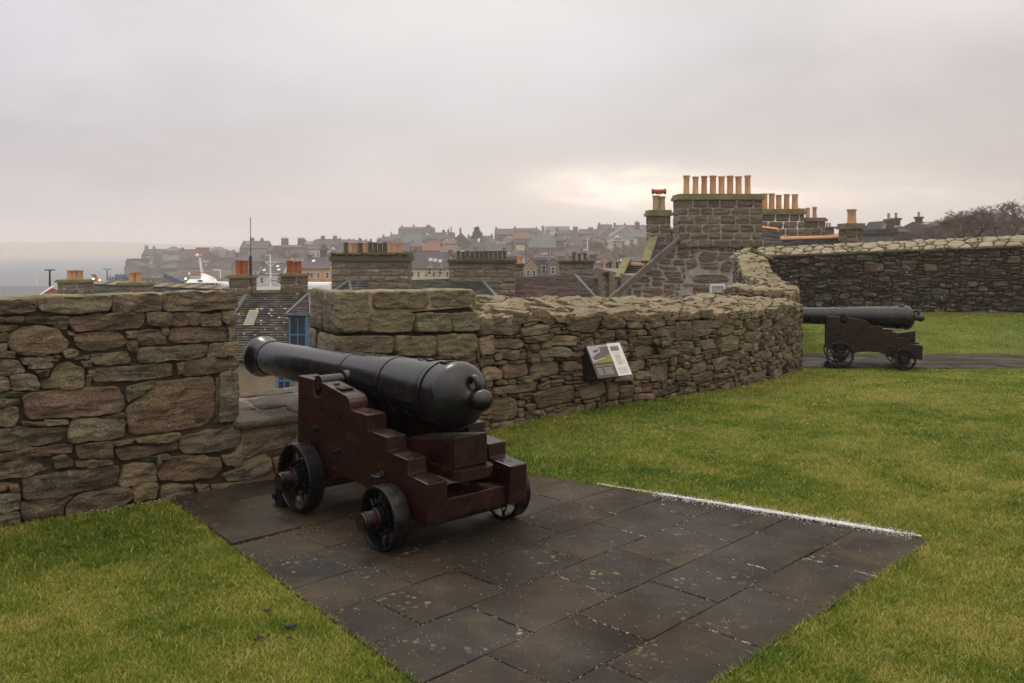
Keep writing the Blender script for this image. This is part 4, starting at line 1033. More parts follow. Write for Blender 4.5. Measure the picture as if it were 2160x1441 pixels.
tag(copyc, 'far black iron cannon seen side-on on the back lawn before the dark wall', 'cannon', 'fortress guns')
for c_, lab in ((cannon, 'small black block wedged before the front left wheel of the near gun'), (copyc, 'small black block wedged before the front wheel of the far gun')):
    a = c_.rotation_euler.z; p = Vector((math.cos(a) * .25 - math.sin(a) * .47, math.sin(a) * .25 + math.cos(a) * .47)) + Vector(c_.location[:2])
    m = MB(); L_2 = [(-.05, -.06), (.06, -.06), (.06, .06), (-.05, .06)]
    m.hexa([(x, y, .002) for x, y in L_2], [(x + (.03 if x < 0 else 0), y, .115) for x, y in L_2])
    m.hexa([(x * .5 + .05, y * 1.2, .04) for x, y in L_2], [(x * .5 + .05, y * 1.2, .075) for x, y in L_2])
    o = link('wheel_chock', m.mesh('wheel_chock', M_iron2)); o.location = (p.x, p.y, c_.location.z); o.rotation_euler = (0, 0, a)
    tag(o, lab, 'wheel chock', 'wheel chocks')

# ------------------------------------------------------------------ interpretation panel
sign = empty('information_board', (.95, 9.6, .3)); tag(sign, 'slanted information board on the rubble parapet, dark left half with photograph, pale right column', 'information sign')
TL = Vector((.763, 9.598, .702)); bu = Vector((.403, .317, 0)); bv_ = Vector((.12, -.153, -.334))
TL += Vector((.03, -.04, 0))
bn = bu.cross(bv_).normalized() * -1
if bn.y > 0: bn = -bn
P_ = lambda u, v, k=0: TL + bu * u + bv_ * v + bn * k
M_signb = plain('sign_brown', (.060, .042, .042), .4, .05, bmp=0); M_signw = plain('sign_pale', (.62, .62, .61), .35, .03, bmp=0)
m = MB(); m.hexa([P_(0, 0, -.014), P_(1, 0, -.014), P_(1, 1, -.014), P_(0, 1, -.014)], [P_(0, 0), P_(1, 0), P_(1, 1), P_(0, 1)]); m.obj('board', M_signb, sign)
def sheet(name, pts, k, mt, parent=sign):
    m = MB(); m.add([P_(u, v, k) for u, v in pts], [tuple(range(len(pts)))]); return m.obj(name, mt, parent)
sheet('pale_column', [(.60, .0), (1, 0), (1, 1), (.60, 1)], .002, M_signw)
ph = sheet('printed_photograph', [(.02, .03), (.595, .03), (.595, .56), (.02, .56)], .002, plain('print_sky', (.34, .32, .37), .4, .25, 14, bmp=0))
def prn(name, col, pts, k=.003): return sheet('print', pts, k, plain(name, col, .4, .45, 60, bmp=0), sign)
prn('print_sea', (.33, .31, .37), [(.02, .16), (.595, .13), (.595, .44), (.02, .50)])
prn('print_land', (.10, .075, .08), [(.30, .10), (.595, .07), (.595, .30), (.42, .34), (.33, .22), (.36, .14)], .0035)
prn('print_pier', (.07, .065, .09), [(.12, .18), (.28, .14), (.30, .20), (.16, .25)], .0037)
prn('print_town', (.11, .075, .062), [(.06, .38), (.20, .28), (.45, .20), (.58, .30), (.55, .40), (.25, .46), (.08, .46)], .004)
prn('print_turf', (.16, .19, .035), [(.02, .56), (.04, .50), (.25, .45), (.42, .42), (.50, .34), (.595, .38), (.595, .56)], .0045)
prn('print_pathline', (.45, .40, .33), [(.03, .51), (.24, .445), (.42, .41), (.42, .425), (.25, .465), (.04, .525)], .005)
for k in range(9):
    x = .655 + k * .028; prn('print_ink', (.05, .05, .06), [(x, .10 + .02 * math.sin(k * 2)), (x + .02, .09 + .015 * math.cos(k * 3)), (x + .022, .24), (x, .25)], .003)
prn('print_map', (.40, .42, .36), [(.70, .36), (.86, .35), (.84, .55), (.85, .66), (.72, .68), (.70, .50)], .003)
prn('print_mapland', (.52, .42, .33), [(.74, .52), (.80, .50), (.82, .62), (.76, .65)], .0035)
for k in range(4): prn('print_amber', (.60, .38, .20), [(.865, .52 + k * .035), (.93, .515 + k * .035), (.93, .53 + k * .035), (.865, .535 + k * .035)], .003)
def text_on(name, s, u, v, size, mt, k=.004):
    c = bpy.data.curves.new(name, 'FONT'); c.body = s; c.size = size; c.resolution_u = 2; o = bpy.data.objects.new(name + '_tmp', c)
    me = bpy.data.meshes.new_from_object(o); bpy.data.objects.remove(o)
    M_ = Matrix.Identity(4); X_ = bu.normalized(); Yv = -bv_.normalized(); Z_ = X_.cross(Yv); p = P_(u, v, k)
    for i in range(3): M_[i][0] = X_[i]; M_[i][1] = Yv[i]; M_[i][2] = Z_[i]; M_[i][3] = p[i]
    me.transform(M_); me.materials.clear(); me.materials.append(mt); return link(name, me, sign)
M_gold = plain('print_gold', (.48, .34, .20), .5, .05, bmp=0); M_pale = plain('print_pale', (.42, .39, .38), .5, .05, bmp=0); M_gr = plain('print_grey', (.38, .38, .38), .5, .05, bmp=0)
text_on('title_lettering', 'LEARNING THE ROPES', .045, .665, .0255, M_gold)
m = MB()
for k in range(7):
    v = .71 + k * .032; 
    for u0, u1 in ((.06, .22 - (k % 3) * .012), (.255, .53 - ((k * 7) % 4) * .012)):
        m.add([P_(u0, v, .004), P_(u1, v, .004), P_(u1, v + .011, .004), P_(u0, v + .011, .004)], [(0, 1, 2, 3)])
m.obj('text_lines', M_pale, sign)
m = MB()
for k in range(8):
    v = .76 + k * .024; m.add([P_(.66, v, .004), P_(.94 - (k % 3) * .02, v, .004), P_(.94 - (k % 3) * .02, v + .007, .004), P_(.66, v + .007, .004)], [(0, 1, 2, 3)])
for k in range(2):
    v = .285 + k * .022; m.add([P_(.68, v, .004), P_(.90, v, .004), P_(.90, v + .006, .004), P_(.68, v + .006, .004)], [(0, 1, 2, 3)])
m.obj('text_lines', M_gr, sign)
wn = Vector((-.618, .786, 0))
for u in (0.0, .96):
    m = MB(); t0 = P_(u, .0, -.015); t1 = P_(u, 1, -.015); w1 = Vector((t0.x, t0.y, t1.z + .02)) + wn * .03; w0 = t0 + wn * .03
    e = bu * .04
    m.add([t0, t1, w1, w0, t0 + e, t1 + e, w1 + e, w0 + e], [(0, 1, 2, 3), (7, 6, 5, 4), (0, 4, 5, 1), (1, 5, 6, 2), (2, 6, 7, 3), (3, 7, 4, 0)])
    m.obj('bracket', M_black, sign)

# ------------------------------------------------------------------ grass, droppings and hail
def blades():
    rg = np.random.default_rng(4)
    P = []
    for y0, y1, dens in ((.6, 2.4, 2500), (2.4, 4.2, 17000), (4.2, 5.6, 12000), (5.6, 7.5, 7500), (7.5, 10.5, 3800), (10.5, 15, 1600), (15, 27, 600)):
        x0, x1 = -.64 * y1 - 2.6, .64 * y1 + 2.6; n = int((x1 - x0) * (y1 - y0) * dens)
        x = rg.uniform(x0, x1, n); y = rg.uniform(y0, y1, n); k = (np.abs(x) < .60 * y + .25) | (rg.random(n) < .30)
        x = x[k]; y = y[k]
        ok = inside(x, y, .015) & ~in_pad1(x, y, .012) & ~in_pad2(x, y, .02)
        x = x[ok]; y = y[ok]; P.append(np.c_[x, y])
    P = np.vstack(P); n = len(P); x, y = P[:, 0], P[:, 1]; z = hgt(x, y)
    def vn(sc, sd):       # smooth value noise
        rr = np.random.default_rng(sd).random((64, 64)); u = x * sc + 31.7; v = y * sc + 11.3; iu = np.floor(u).astype(int); iv = np.floor(v).astype(int); fu = u - iu; fv = v - iv
        fu = fu * fu * (3 - 2 * fu); fv = fv * fv * (3 - 2 * fv); A = rr[iu % 64, iv % 64]; B = rr[(iu + 1) % 64, iv % 64]; C_2 = rr[iu % 64, (iv + 1) % 64]; D_2 = rr[(iu + 1) % 64, (iv + 1) % 64]
        return (A * (1 - fu) + B * fu) * (1 - fv) + (C_2 * (1 - fu) + D_2 * fu) * fv - .5
    patch = .5 + .42 * vn(.7, 1) + .42 * vn(2.1, 2) + .38 * vn(6.0, 3) + .30 * vn(16, 5) + rg.normal(0, .13, n)
    edge1 = np.clip(1 - (x - np.interp(y, WLy, WLx)) / .28, 0, 1)
    u_, v_ = pad_uv(x, y)
    de = np.minimum(np.abs(v_ - v_far(u_)), np.abs(u_ - 1.925)); edge2 = np.clip(1 - de / .10, 0, 1) * ((u_ > 1.8) & (u_ < 5))
    dry = np.clip((patch - .46) * 2.4, 0, 1); dry = np.clip(np.maximum(dry, edge1 * .8 * rg.random(n)), 0, 1)
    hgt_ = .0175 * rg.uniform(.5, 1.4, n) * (1 + .35 * np.clip(1 - patch, 0, 1)) * (1 + edge2 * .3)
    wd = .0012 + .0003 * y; wd *= rg.uniform(.7, 1.3, n)
    a = rg.uniform(0, 2 * np.pi, n); lean = rg.uniform(.3, 1.5, n) * hgt_; la = rg.uniform(0, 2 * np.pi, n)
    V = np.empty((n, 5, 3)); cx_, sx_ = np.cos(a) * wd, np.sin(a) * wd
    bx_, by_ = x, y; mx, my = x + np.cos(la) * lean * .35, y + np.sin(la) * lean * .35; tx, ty = x + np.cos(la) * lean, y + np.sin(la) * lean
    V[:, 0] = np.c_[bx_ - cx_, by_ - sx_, z - .004]; V[:, 1] = np.c_[bx_ + cx_, by_ + sx_, z - .004]
    V[:, 2] = np.c_[mx + cx_ * .8, my + sx_ * .8, z + hgt_ * .62]; V[:, 3] = np.c_[mx - cx_ * .8, my - sx_ * .8, z + hgt_ * .62]
    V[:, 4] = np.c_[tx, ty, z + hgt_]
    me = bpy.data.meshes.new('grass'); me.vertices.add(n * 5); me.vertices.foreach_set('co', V.ravel())
    b = np.arange(n) * 5
    loops = np.stack([b, b + 1, b + 2, b + 3, b + 3, b + 2, b + 4], 1).ravel()
    me.loops.add(n * 7); me.loops.foreach_set('vertex_index', loops.astype(np.int32))
    st = np.stack([np.arange(n) * 7, np.arange(n) * 7 + 4], 1).ravel(); me.polygons.add(n * 2); me.polygons.foreach_set('loop_start', st.astype(np.int32))
    me.update(calc_edges=True)
    green = np.array([.105, .178, .013]); olive = np.array([.225, .248, .020]); straw = np.array([.42, .37, .11]); deep = np.array([.058, .125, .011])
    t = rg.random(n)[:, None]; dd = dry[:, None]
    colr = (green * (1 - t) + olive * t) * (1 - dd) + (straw * (.35 + .65 * t) + olive * (.65 - .65 * t)) * dd
    dp = np.clip((.46 - patch) * 2.6, 0, 1)[:, None]; colr = colr * (1 - dp) + deep * dp
    rs = rg.random(n) < .045; colr[rs] = straw * rg.uniform(.8, 1.25, (rs.sum(), 1))
    c4 = np.ones((n, 5, 4)); c4[:, :, :3] = colr[:, None, :] 
    at_ = me.color_attributes.new('col', 'FLOAT_COLOR', 'POINT'); at_.data.foreach_set('color', c4.ravel())
    m, g, b_ = newmat('grass_blade'); cc = g.n('ShaderNodeAttribute', attribute_name='col').outputs['Color']
    setb(g, b_, cc, .5, .3)
    tr = g.n('ShaderNodeBsdfTranslucent'); g.l(cc, tr.inputs[0]); mx_ = g.n('ShaderNodeMixShader'); mx_.inputs[0].default_value = .3
    g.l(b_.outputs[0], mx_.inputs[1]); g.l(tr.outputs[0], mx_.inputs[2]); g.l(mx_.outputs[0], [q for q in m.node_tree.nodes if q.type == 'OUTPUT_MATERIAL'][0].inputs[0])
    me.materials.append(m); tag(link('grass', me), kind='stuff'); return n
NB = blades()

M_mud = plain('dark_mud', (.040, .028, .019), .8, .4, 20, bmp=.8)
for (px, py, s_, lab) in ((615, 1327, .030, 'small dark clod on the left grass, the one nearest the paving'), (545, 1351, .026, 'small dark clod on the left grass, the one nearest the bottom left'),
                     (607, 1350, .014, 'tiny dark crumb on the grass below the biggest clod'), (565, 1291, .018, 'small dark clod on the left grass, farthest from the camera')):
    Y = H * F / (py - HY); c = Vector((xat(px, Y), Y, .012)); m = MB()
    for k in range(7):
        o = Vector((rnd.gauss(0, s_ * .55), rnd.gauss(0, s_ * .45), rnd.uniform(0, s_ * .3))); r_ = s_ * rnd.uniform(.2, .45)
        m.lathe([(-r_ * .8, r_ * .3), (-r_ * .3, r_), (r_ * .3, r_ * .85), (r_ * .75, r_ * .3)], c + o, 'Z', 7)
    o = m.obj('mud_clod', M_mud, smooth=True); tag(o, lab, 'mud', 'dark clods on the left lawn')

def grains():
    rg = np.random.default_rng(9); pts = []
    def line(a, b, n, w, z, s0=.0022, s1=.0042, clump=0):
        a = np.array(a[:2]); b = np.array(b[:2]); d_ = (b - a) / np.linalg.norm(b - a); nn = np.array([-d_[1], d_[0]])
        t = rg.random(n)
        if clump: t = np.clip(rg.choice(rg.random(clump), n) + rg.normal(0, .03, n), 0, 1)
        o = rg.normal(0, w, n); q = a + (b - a) * t[:, None] + nn * o[:, None]
        pts.append(np.c_[q, z + rg.uniform(0, .006, n), rg.uniform(s0, s1, n)])
    # drift of hailstones along the far edge of the paving
    a, b = pad_xy(4.15, v_far(4.15) - .012), pad_xy(1.93, v_far(1.93) - .012)
    A_, B2 = np.array(a), np.array(b); d_ = B2 - A_
    for t0, t1, n, w in ((.0, .28, 350, .010), (.22, .5, 2300, .011), (.45, .8, 4200, .014), (.75, .9, 1500, .011), (.86, .97, 260, .009)):
        line(A_ + d_ * t0, A_ + d_ * t1, n, w, .002)
    line(A_ + d_ * .2, A_ + d_ * .95, 1500, .045, .0)
    for i, (p, q) in enumerate(slab_joints):
        far = (p[0] + q[0]) * .5 > 0.2
        line(p, q, int((150 if far else 45) * rg.choice([.1, .5, 1.6])), .003, -.008, .0012, .0026, clump=6)
    # scattered over paving and lawn
    n = 600; u = rg.uniform(1.95, 6, n); v = v_far(u) + (v_left(u) - v_far(u)) * rg.random(n); x = u * PU[0] + v * PV[0]; y = u * PU[1] + v * PV[1]
    pts.append(np.c_[x, y, np.full(n, .002), rg.uniform(.001, .0022, n)])
    n = 900; y = rg.uniform(3, 8, n); x = rg.uniform(-.6, .6, n) * y; ok = inside(x, y, .1); x = x[ok]; y = y[ok]
    pts.append(np.c_[x, y, hgt(x, y) + .018, rg.uniform(.001, .0022, len(x))])
    for a, b, n in (((-2.85, 5.83), (-2.35, 6.2), 90), ((0.1, 8.9), (3.4, 12.3), 260)): line(a, b, n, .02, .0, .0018, .004)
    P = np.vstack(pts); n = len(P); s = P[:, 3]
    D = np.array([(1, 0, 0), (0, 1, 0), (-1, 0, 0), (0, -1, 0), (0, 0, 1), (0, 0, -1)], float)
    V = P[:, None, :3] + D[None] * s[:, None, None]; V[:, :, 2] += s[:, None]
    F_ = np.array([(0, 1, 4), (1, 2, 4), (2, 3, 4), (3, 0, 4), (1, 0, 5), (2, 1, 5), (3, 2, 5), (0, 3, 5)])
    idx = (F_[None] + (np.arange(n) * 6)[:, None, None]).reshape(-1, 3)
    me = bpy.data.meshes.new('hail'); me.vertices.add(n * 6); me.vertices.foreach_set('co', V.ravel()); me.loops.add(len(idx) * 3); me.loops.foreach_set('vertex_index', idx.ravel().astype(np.int32))
    me.polygons.add(len(idx)); me.polygons.foreach_set('loop_start', (np.arange(len(idx)) * 3).astype(np.int32)); me.update(calc_edges=True)
    me.polygons.foreach_set('use_smooth', [True] * len(idx))
    me.materials.append(plain('hailstone', (.62, .62, .64), .4, .05, bmp=0)); tag(link('hail', me), kind='stuff')
grains()

# ------------------------------------------------------------------ pots, slates, chimneys
def pot_mesh(name, h, r0, mt, kind='round'):
    m = MB()
    if kind == 'round': prof = [(0, r0 * 1.08), (h * .06, r0 * 1.08), (h * .08, r0), (h * .74, r0 * .9), (h * .75, r0 * 1.02), (h * .80, r0 * 1.02), (h * .81, r0 * .92), (h * .90, r0 * .94), (h * .91, r0 * 1.12), (h, r0 * 1.14), (h, r0 * .8), (h * .8, r0 * .7)]
    else: prof = [(0, r0), (h * .7, r0 * .92), (h * .78, r0 * 1.0), (h * .95, r0 * 1.12), (h, r0 * 1.08), (h, r0 * .7), (h * .8, r0 * .65)]
    m.lathe(prof, (0, 0, 0), 'Z', 14 if kind == 'round' else 12); return m.mesh(name, mt, 'auto')
_pots = {}
def put_pot(parent, x, y, z, h, r0, mt, name='chimney_pot'):
    k = (round(h, 2), round(r0, 2), mt.name)
    if k not in _pots: _pots[k] = pot_mesh('chimney_pot', h, r0, mt)
    o = link(name, _pots[k], parent); o.location = Vector((x, y, z)) - wloc(parent); o.rotation_euler = (rnd.uniform(-.012, .012), rnd.uniform(-.012, .012), rnd.uniform(0, 6)); o.scale = (rnd.uniform(.94, 1.06), rnd.uniform(.94, 1.06), rnd.uniform(.93, 1.05)); return o
def tone_attr(me, vals):
    a = me.attributes.new('tone', 'FLOAT', 'FACE'); a.data.foreach_set('value', vals)
def slate_roof(parent, e0, e1, r1, r0, mt, course=.16, width=.3, th=.024, name='slates', seed=1, under=None):
    """slates nailed in overlapping courses between eave e0-e1 and ridge r0-r1"""
    rg = random.Random(seed); e0, e1, r0, r1 = map(Vector, (e0, e1, r0, r1)); L = ((r0 + r1) / 2 - (e0 + e1) / 2).length
    n = max(3, int(L / course)); nn = (e1 - e0).cross(r0 - e0).normalized(); 
    if nn.z < 0: nn = -nn
    vs = []; fs = []; tone = []
    for i in range(n):
        t0, t1 = i / n, min(1, (i + 1.35) / n); a0, a1 = e0.lerp(r0, t0), e0.lerp(r0, t1); b0, b1 = e1.lerp(r1, t0), e1.lerp(r1, t1)
        w_ = (b0 - a0).length; k = max(1, int(w_ / width)); edges = [0] + [(j + (.5 if i % 2 else 0) + rg.uniform(-.06, .06)) / k for j in range(1, k)] + [1]
        for s0, s1 in zip(edges[:-1], edges[1:]):
            g_ = .004 / max(w_, .1); j_ = rg.uniform(0, .006)
            q = [a0.lerp(b0, s0 + g_) + nn * (th * 2 + j_), a0.lerp(b0, s1 - g_) + nn * (th * 2 + rg.uniform(0, .006)), a1.lerp(b1, s1 - g_) + nn * .004, a1.lerp(b1, s0 + g_) + nn * .004]
            lo = [q[0] - nn * th, q[1] - nn * th]; o = len(vs); vs += q + lo; fs += [(o, o + 1, o + 2, o + 3), (o, o + 4, o + 5, o + 1)]; tn = rg.random(); tone += [tn, 0.0]
    me = bpy.data.meshes.new(name); me.from_pydata([tuple(v) for v in vs], [], fs); me.materials.append(mt); tone_attr(me, tone)
    o = link(name, me, parent); tag(o, kind='stuff')
    m = MB(); d_ = nn * -.10; m.add([e0, e1, r1, r0, e0 + d_, e1 + d_, r1 + d_, r0 + d_], [(0, 1, 2, 3), (7, 6, 5, 4), (0, 4, 5, 1), (1, 5, 6, 2), (2, 6, 7, 3), (3, 7, 4, 0)])
    m.obj('roof_boarding', under or M_black, parent); return o
def bar(parent, name, a, b, w, h, mt):
    """squared bar from a to b"""
    a, b = Vector(a), Vector(b); t = (b - a).normalized(); s_ = t.cross(Vector((0, 0, 1)));
    s_ = s_.normalized() if s_.length > .01 else Vector((1, 0, 0)); u = s_.cross(t)
    m = MB(); c = [(-w, 0), (w, 0), (w, h), (-w, h)]; m.hexa([a + s_ * x + u * y for x, y in c], [b + s_ * x + u * y for x, y in c]); return m.obj(name, mt, parent)
def ridge_tiles(parent, a, b, r_, mt, step=.45):
    a, b = Vector(a), Vector(b); L = (b - a).length; n = max(1, int(L / step)); t = (b - a) / L; s_ = t.cross(Vector((0, 0, 1))).normalized()
    for i in range(n):
        p = a + (b - a) * (i / n); q = a + (b - a) * ((i + 1.02) / n); m = MB(); k = 7; k2 = 1.06
        prof = [(math.cos(math.pi * j / (k - 1)) * r_, math.sin(math.pi * j / (k - 1)) * r_ * .9 - r_ * .5) for j in range(k)]
        vs = [p + s_ * x + Vector((0, 0, z)) for x, z in prof] + [q + s_ * x * k2 + Vector((0, 0, z * k2 + .01)) for x, z in prof]
        m.add(vs, [(j, j + 1, k + j + 1, k + j) for j in range(k - 1)] + [tuple(range(k))[::-1], tuple(range(k, 2 * k))]); m.obj('ridge_tile', mt, parent)
def chimney(house, px0, px1, ytop, ybot, Y, dep, npots, ypot, mt_stack, mt_pot, cap=None, cap_h=9, capmt=None, potpx=None, blocks=True, row=17, seed=1, mort=None, potr=None, mats=None, potx=None, side_right=False, shares='chimney_stack', base_extra=1.0, yaw=0):
    """stack with blocks, projecting cap and a row of pots; all sizes read at its real distance Y"""
    rg = random.Random(seed); s = Y / F
    x0, x1 = xat(px0, Y), xat(px1, Y); zt, zb = zat(ytop + cap_h, Y), zat(ybot, Y)
    m = MB(); m.box(x0 + .02, x1 - .02, Y + .02, Y + dep, zb - base_extra, zt); ch = m.obj('chimney', mort or M_morth, house)
    if blocks:
        faces = [(x0, x1, lambda u, z, d_: (u, Y - d_ + .0, z))]
        if side_right: faces.append((0.0, dep, lambda u, z, d_: (x1 + d_, Y + u, z)))
        else: faces.append((0.0, dep, lambda u, z, d_: (x1 + d_, Y + u, z)))
        faces.append((0.0, dep, lambda u, z, d_: (x0 - d_, Y + dep - u, z)))
        rh = row * s; polys = []
        for fi, (a, b, fm) in enumerate(faces):
            z = zt; k = 0; ps = []
            while z > zb - base_extra * .5:
                hh = rh * rg.uniform(.85, 1.15); u = a + .0; first = True
                while u < b - .02:
                    w_ = rh * rg.uniform(1.2, 2.3) * (.6 if first and k % 2 else 1); first = False
                    e = min(b, u + w_)
                    if b - e < rh * .5: e = b
                    gp = .017; ps.append([(u + gp, z - hh + gp), (e - gp, z - hh + gp), (e - gp, z - gp), (u + gp, z - gp)]); u = e
                z -= hh; k += 1
            lay(ch, ps, fm, mt_stack, rg, name='block', n=10, rings=(1, .9), proud=.008, back=.03, rough=.004, tilt=.01, wob=.002, chk=.04, rnd_edge=.008, limit=90 if fi == 0 else 0)
    cm = capmt or mt_stack; m = MB(); o_ = 4 * s
    m.box(x0 - o_, x1 + o_, Y - o_, Y + dep + o_, zt - .001, zt + cap_h * s * .55); m.box(x0 - o_ * .4, x1 + o_ * .4, Y - o_ * .4, Y + dep + o_ * .4, zt + cap_h * s * .55, zt + cap_h * s)
    c_ = m.obj('chimney_cap', cm, ch)
    if npots:
        h = (ytop - ypot) * s; xs_ = potx or [px0 + (px1 - px0) * (i + .5) / npots for i in range(npots)]
        r0 = potr * s if potr else min(h * .3, (x1 - x0) / npots * .36)
        for i, px in enumerate(xs_):
            mt = (mats[i] if mats else mt_pot)
            put_pot(ch, xat(px, Y), Y + dep * .5, zt + cap_h * s, h * rg.uniform(.97, 1.03), r0, mt)
    return ch
def moss_tufts(parent, px0, px1, y, Y, dep, n, hpx, seed=1, name='moss_growth'):
    rg = random.Random(seed); m = MB(); s = Y / F
    for i in range(n):
        r_ = hpx * s * rg.uniform(.25, .7); c = Vector((xat(rg.uniform(px0, px1), Y), Y + rg.choice([rg.uniform(-.12, .02), rg.uniform(0, dep)]), zat(y, Y) + rg.uniform(-.5, .3) * hpx * s))
        m.lathe([(-r_ * .7, r_ * .3), (-r_ * .2, r_ * 1.3), (r_ * .3, r_), (r_ * .6, r_ * .3)], c, 'Z', 6)
    o = m.obj(name, M_moss, parent, smooth=True); return tag(o, kind='stuff')
def win(parent, x0, x1, z0, z1, Y, frame=None, glass=None, bars=(1, 1), t=.05, proud=.03, name='window'):
    m = MB(); m.mi = 0; fr = frame or M_white
    m.box(x0, x1, Y - proud, Y + .08, z0, z0 + t); m.box(x0, x1, Y - proud, Y + .08, z1 - t, z1); m.box(x0, x0 + t, Y - proud + .002, Y + .078, z0 + t, z1 - t); m.box(x1 - t, x1, Y - proud + .002, Y + .078, z0 + t, z1 - t)
    for i in range(1, bars[0] + 0): x = x0 + (x1 - x0) * i / bars[0]; m.box(x - t * .3, x + t * .3, Y - proud + .006, Y + .05, z0 + t, z1 - t)
    for i in range(1, bars[1] + 0): z = z0 + (z1 - z0) * i / bars[1]; m.box(x0 + t, x1 - t, Y - proud + .008, Y + .05, z - t * .4, z + t * .4)
    w_ = m.obj(name, fr, parent); m = MB(); m.box(x0 + t * .5, x1 - t * .5, Y + .0, Y + .02, z0 + t * .5, z1 - t * .5); m.obj('pane', glass or M_glass, w_); return w_

# ------------------------------------------------------------------ houses just below the fort
# A: mossy slate roof seen through the gun opening
hA = empty('house', (-8, 38, -13)); tag(hA, 'house below the gun opening, mossy white-spotted slate roof with a rooflight and a blue dormer', 'house')
YR, YE = 39.5, 36.0; xl, xr = xat(508, YR), xat(668, YR)
zr, ze = zat(617, YR), zat(762, YE); xlE, xrE = xat(420, YE), xat(700, YE)
slate_roof(hA, (xat(425, YE), YE, ze), (xrE, YE, ze), (xr, YR, zr), (xat(527, YR), YR, zr), M_slate1, .15, .28, seed=3)
slate_roof(hA, (xat(700, YR + 3.5), YR + 3.5, ze), (xat(425, YR + 3.5), YR + 3.5, ze), (xat(527, YR), YR, zr), (xr, YR, zr), M_slate1, .3, .5, seed=4)
m = MB(); m.box(xlE + .5, xrE - .1, YE + .25, YR + 3.3, -14, ze - .05); m.obj('wall', plain('ochre_render', (.27, .215, .14), .9, .2, 1.2), hA)
m = MB(); m.add([(xlE + .5, YE + .25, ze - .1), (xlE + .5, YR + 3.3, ze - .1), (xat(527, YR) + .1, YR, zr - .1)], [(0, 1, 2)]); 
bar(hA, 'ridge_moss', (xat(520, YR), YR, zr - .02), (xr, YR, zr + .02), .09, .12, M_skew)
bar(hA, 'lead_verge', (xat(425, YE), YE, ze + .03), (xat(527, YR), YR, zr + .05), .10, .09, M_lead)
# rooflight lying in the slope
def slope(px, py):       # where the sight line meets the front slope
    k = (zr - ze) / (YR - YE); Y = (H - ze + k * YE) / ((py - HY) / F + k); return at(px, py, Y)
c_ = [slope(514, 689), slope(535, 689), slope(547, 658), slope(527, 657)]; nn = (c_[1] - c_[0]).cross(c_[3] - c_[0]).normalized(); nn = nn if nn.z > 0 else -nn
rl = None; m = MB(); m.hexa(c_, [p + nn * .10 for p in c_]); rl = m.obj('rooflight', plain('yellow_wood', (.36, .29, .10), .6, .2), hA)
cen = sum(c_, Vector()) / 4; m = MB(); cc_ = [cen + (p - cen) * .80 + nn * .105 for p in c_]; m.add(cc_ + [p + nn * .01 for p in cc_], [(0, 1, 2, 3), (4, 5, 6, 7)]); m.obj('pane', M_skyglass, rl)
# blue dormer
Yd = 36.4; s = Yd / F
xa, xb, z0, z1 = xat(609, Yd), xat(651, Yd), zat(745, Yd), zat(665, Yd)
m = MB(); m.box(xa, xb + .35, Yd + .1, Yd + 3, z0, z1); dm = m.obj('dormer', plain('dormer_cheek', (.20, .22, .26), .7), hA)
win(dm, xa, xat(647, Yd), z0, z1 - .05, Yd + .05, M_blue, M_glass, (2, 2), .075, .05)
bar(dm, 'window_mullion', (xat(649, Yd), Yd, z0), (xat(649, Yd), Yd, z1), .06, .1, M_blue)
ap = at(651, 622, Yd + 1.9); e0 = Vector((xa - .1, Yd - .1, z1)); e1 = Vector((xb + .5, Yd - .1, z1)); e2 = Vector((xa - .1, Yd + 2.2, z1))
slate_roof(dm, e0, e1, ap + Vector((.02, 0, 0)), ap, M_slate4, .16, .22, seed=6)
slate_roof(dm, e2, e0, ap, ap + Vector((0, .02, 0)), M_slate4, .16, .22, seed=7)
bar(dm, 'hip_lead', e0 + Vector((0, 0, .03)), ap + Vector((0, 0, .04)), .05, .05, M_lead); bar(dm, 'eave_board', e0, e1, .05, .05, M_lead)
bar(dm, 'hip_lead', Vector((xb + .1, Yd - .1, z1 + .03)), ap + Vector((.05, 0, .04)), .05, .05, M_lead)
win(hA, xat(585, YE + .25), xat(617, YE + .25), zat(838, YE + .25), zat(785, YE + .25), YE + .2, M_blue, M_glass, (2, 3), .09, .05)
chimney(hA, 482, 528, 580, 655, 39.2, 1.0, 2, 551, M_brown, M_potr, cap_h=7, capmt=M_skew, potx=[497, 510], potr=7.2, seed=2, row=19)
chimney(hA, 591, 639, 577, 616, 39.4, 1.0, 3, 551, M_brown, M_potr, cap_h=6, capmt=M_skew, potx=[605, 614, 624], potr=6.5, seed=3, row=19)
bar(hA, 'aerial_mast', at(529.5, 600, 39.3), at(529, 540, 39.3), .05, .09, M_black); bar(hA, 'aerial_whip', at(529, 545, 39.3), at(528.5, 459, 39.3), .014, .02, M_black)
for y in (585, 594): bar(hA, 'mast_clip', at(522, y, 39.3), at(530, y, 39.3), .02, .03, M_black)

# B: long low building at the left with two stacks
hB = empty('house', (-20, 46, -13)); tag(hB, 'long low building at the left with shallow mossy roof and two pale block chimneys', 'house')
Yb = 45
slate_roof(hB, (xat(120, Yb - 3), Yb - 3, zat(660, Yb - 3)), (xat(500, Yb - 3), Yb - 3, zat(660, Yb - 3)), (xat(492, Yb), Yb, zat(613, Yb)), (xat(168, Yb), Yb, zat(600, Yb)), M_slate2, .16, .3, seed=8)
m = MB(); m.hexa([at(150, 603, Yb), at(500, 616, Yb), at(500, 616, Yb + 9), at(150, 603, Yb + 9)], [at(168, 600, Yb), at(492, 613, Yb), at(486, 604, Yb + 9), at(236, 592, Yb + 9)]); m.obj('shallow_roof', plain('mossy_roof_boards', (.155, .135, .075), .9, .35, 2, bmp=.4), hB)
bar(hB, 'eave_gutter', at(166, 602, Yb - .05), at(492, 615, Yb - .05), .06, .10, M_black)
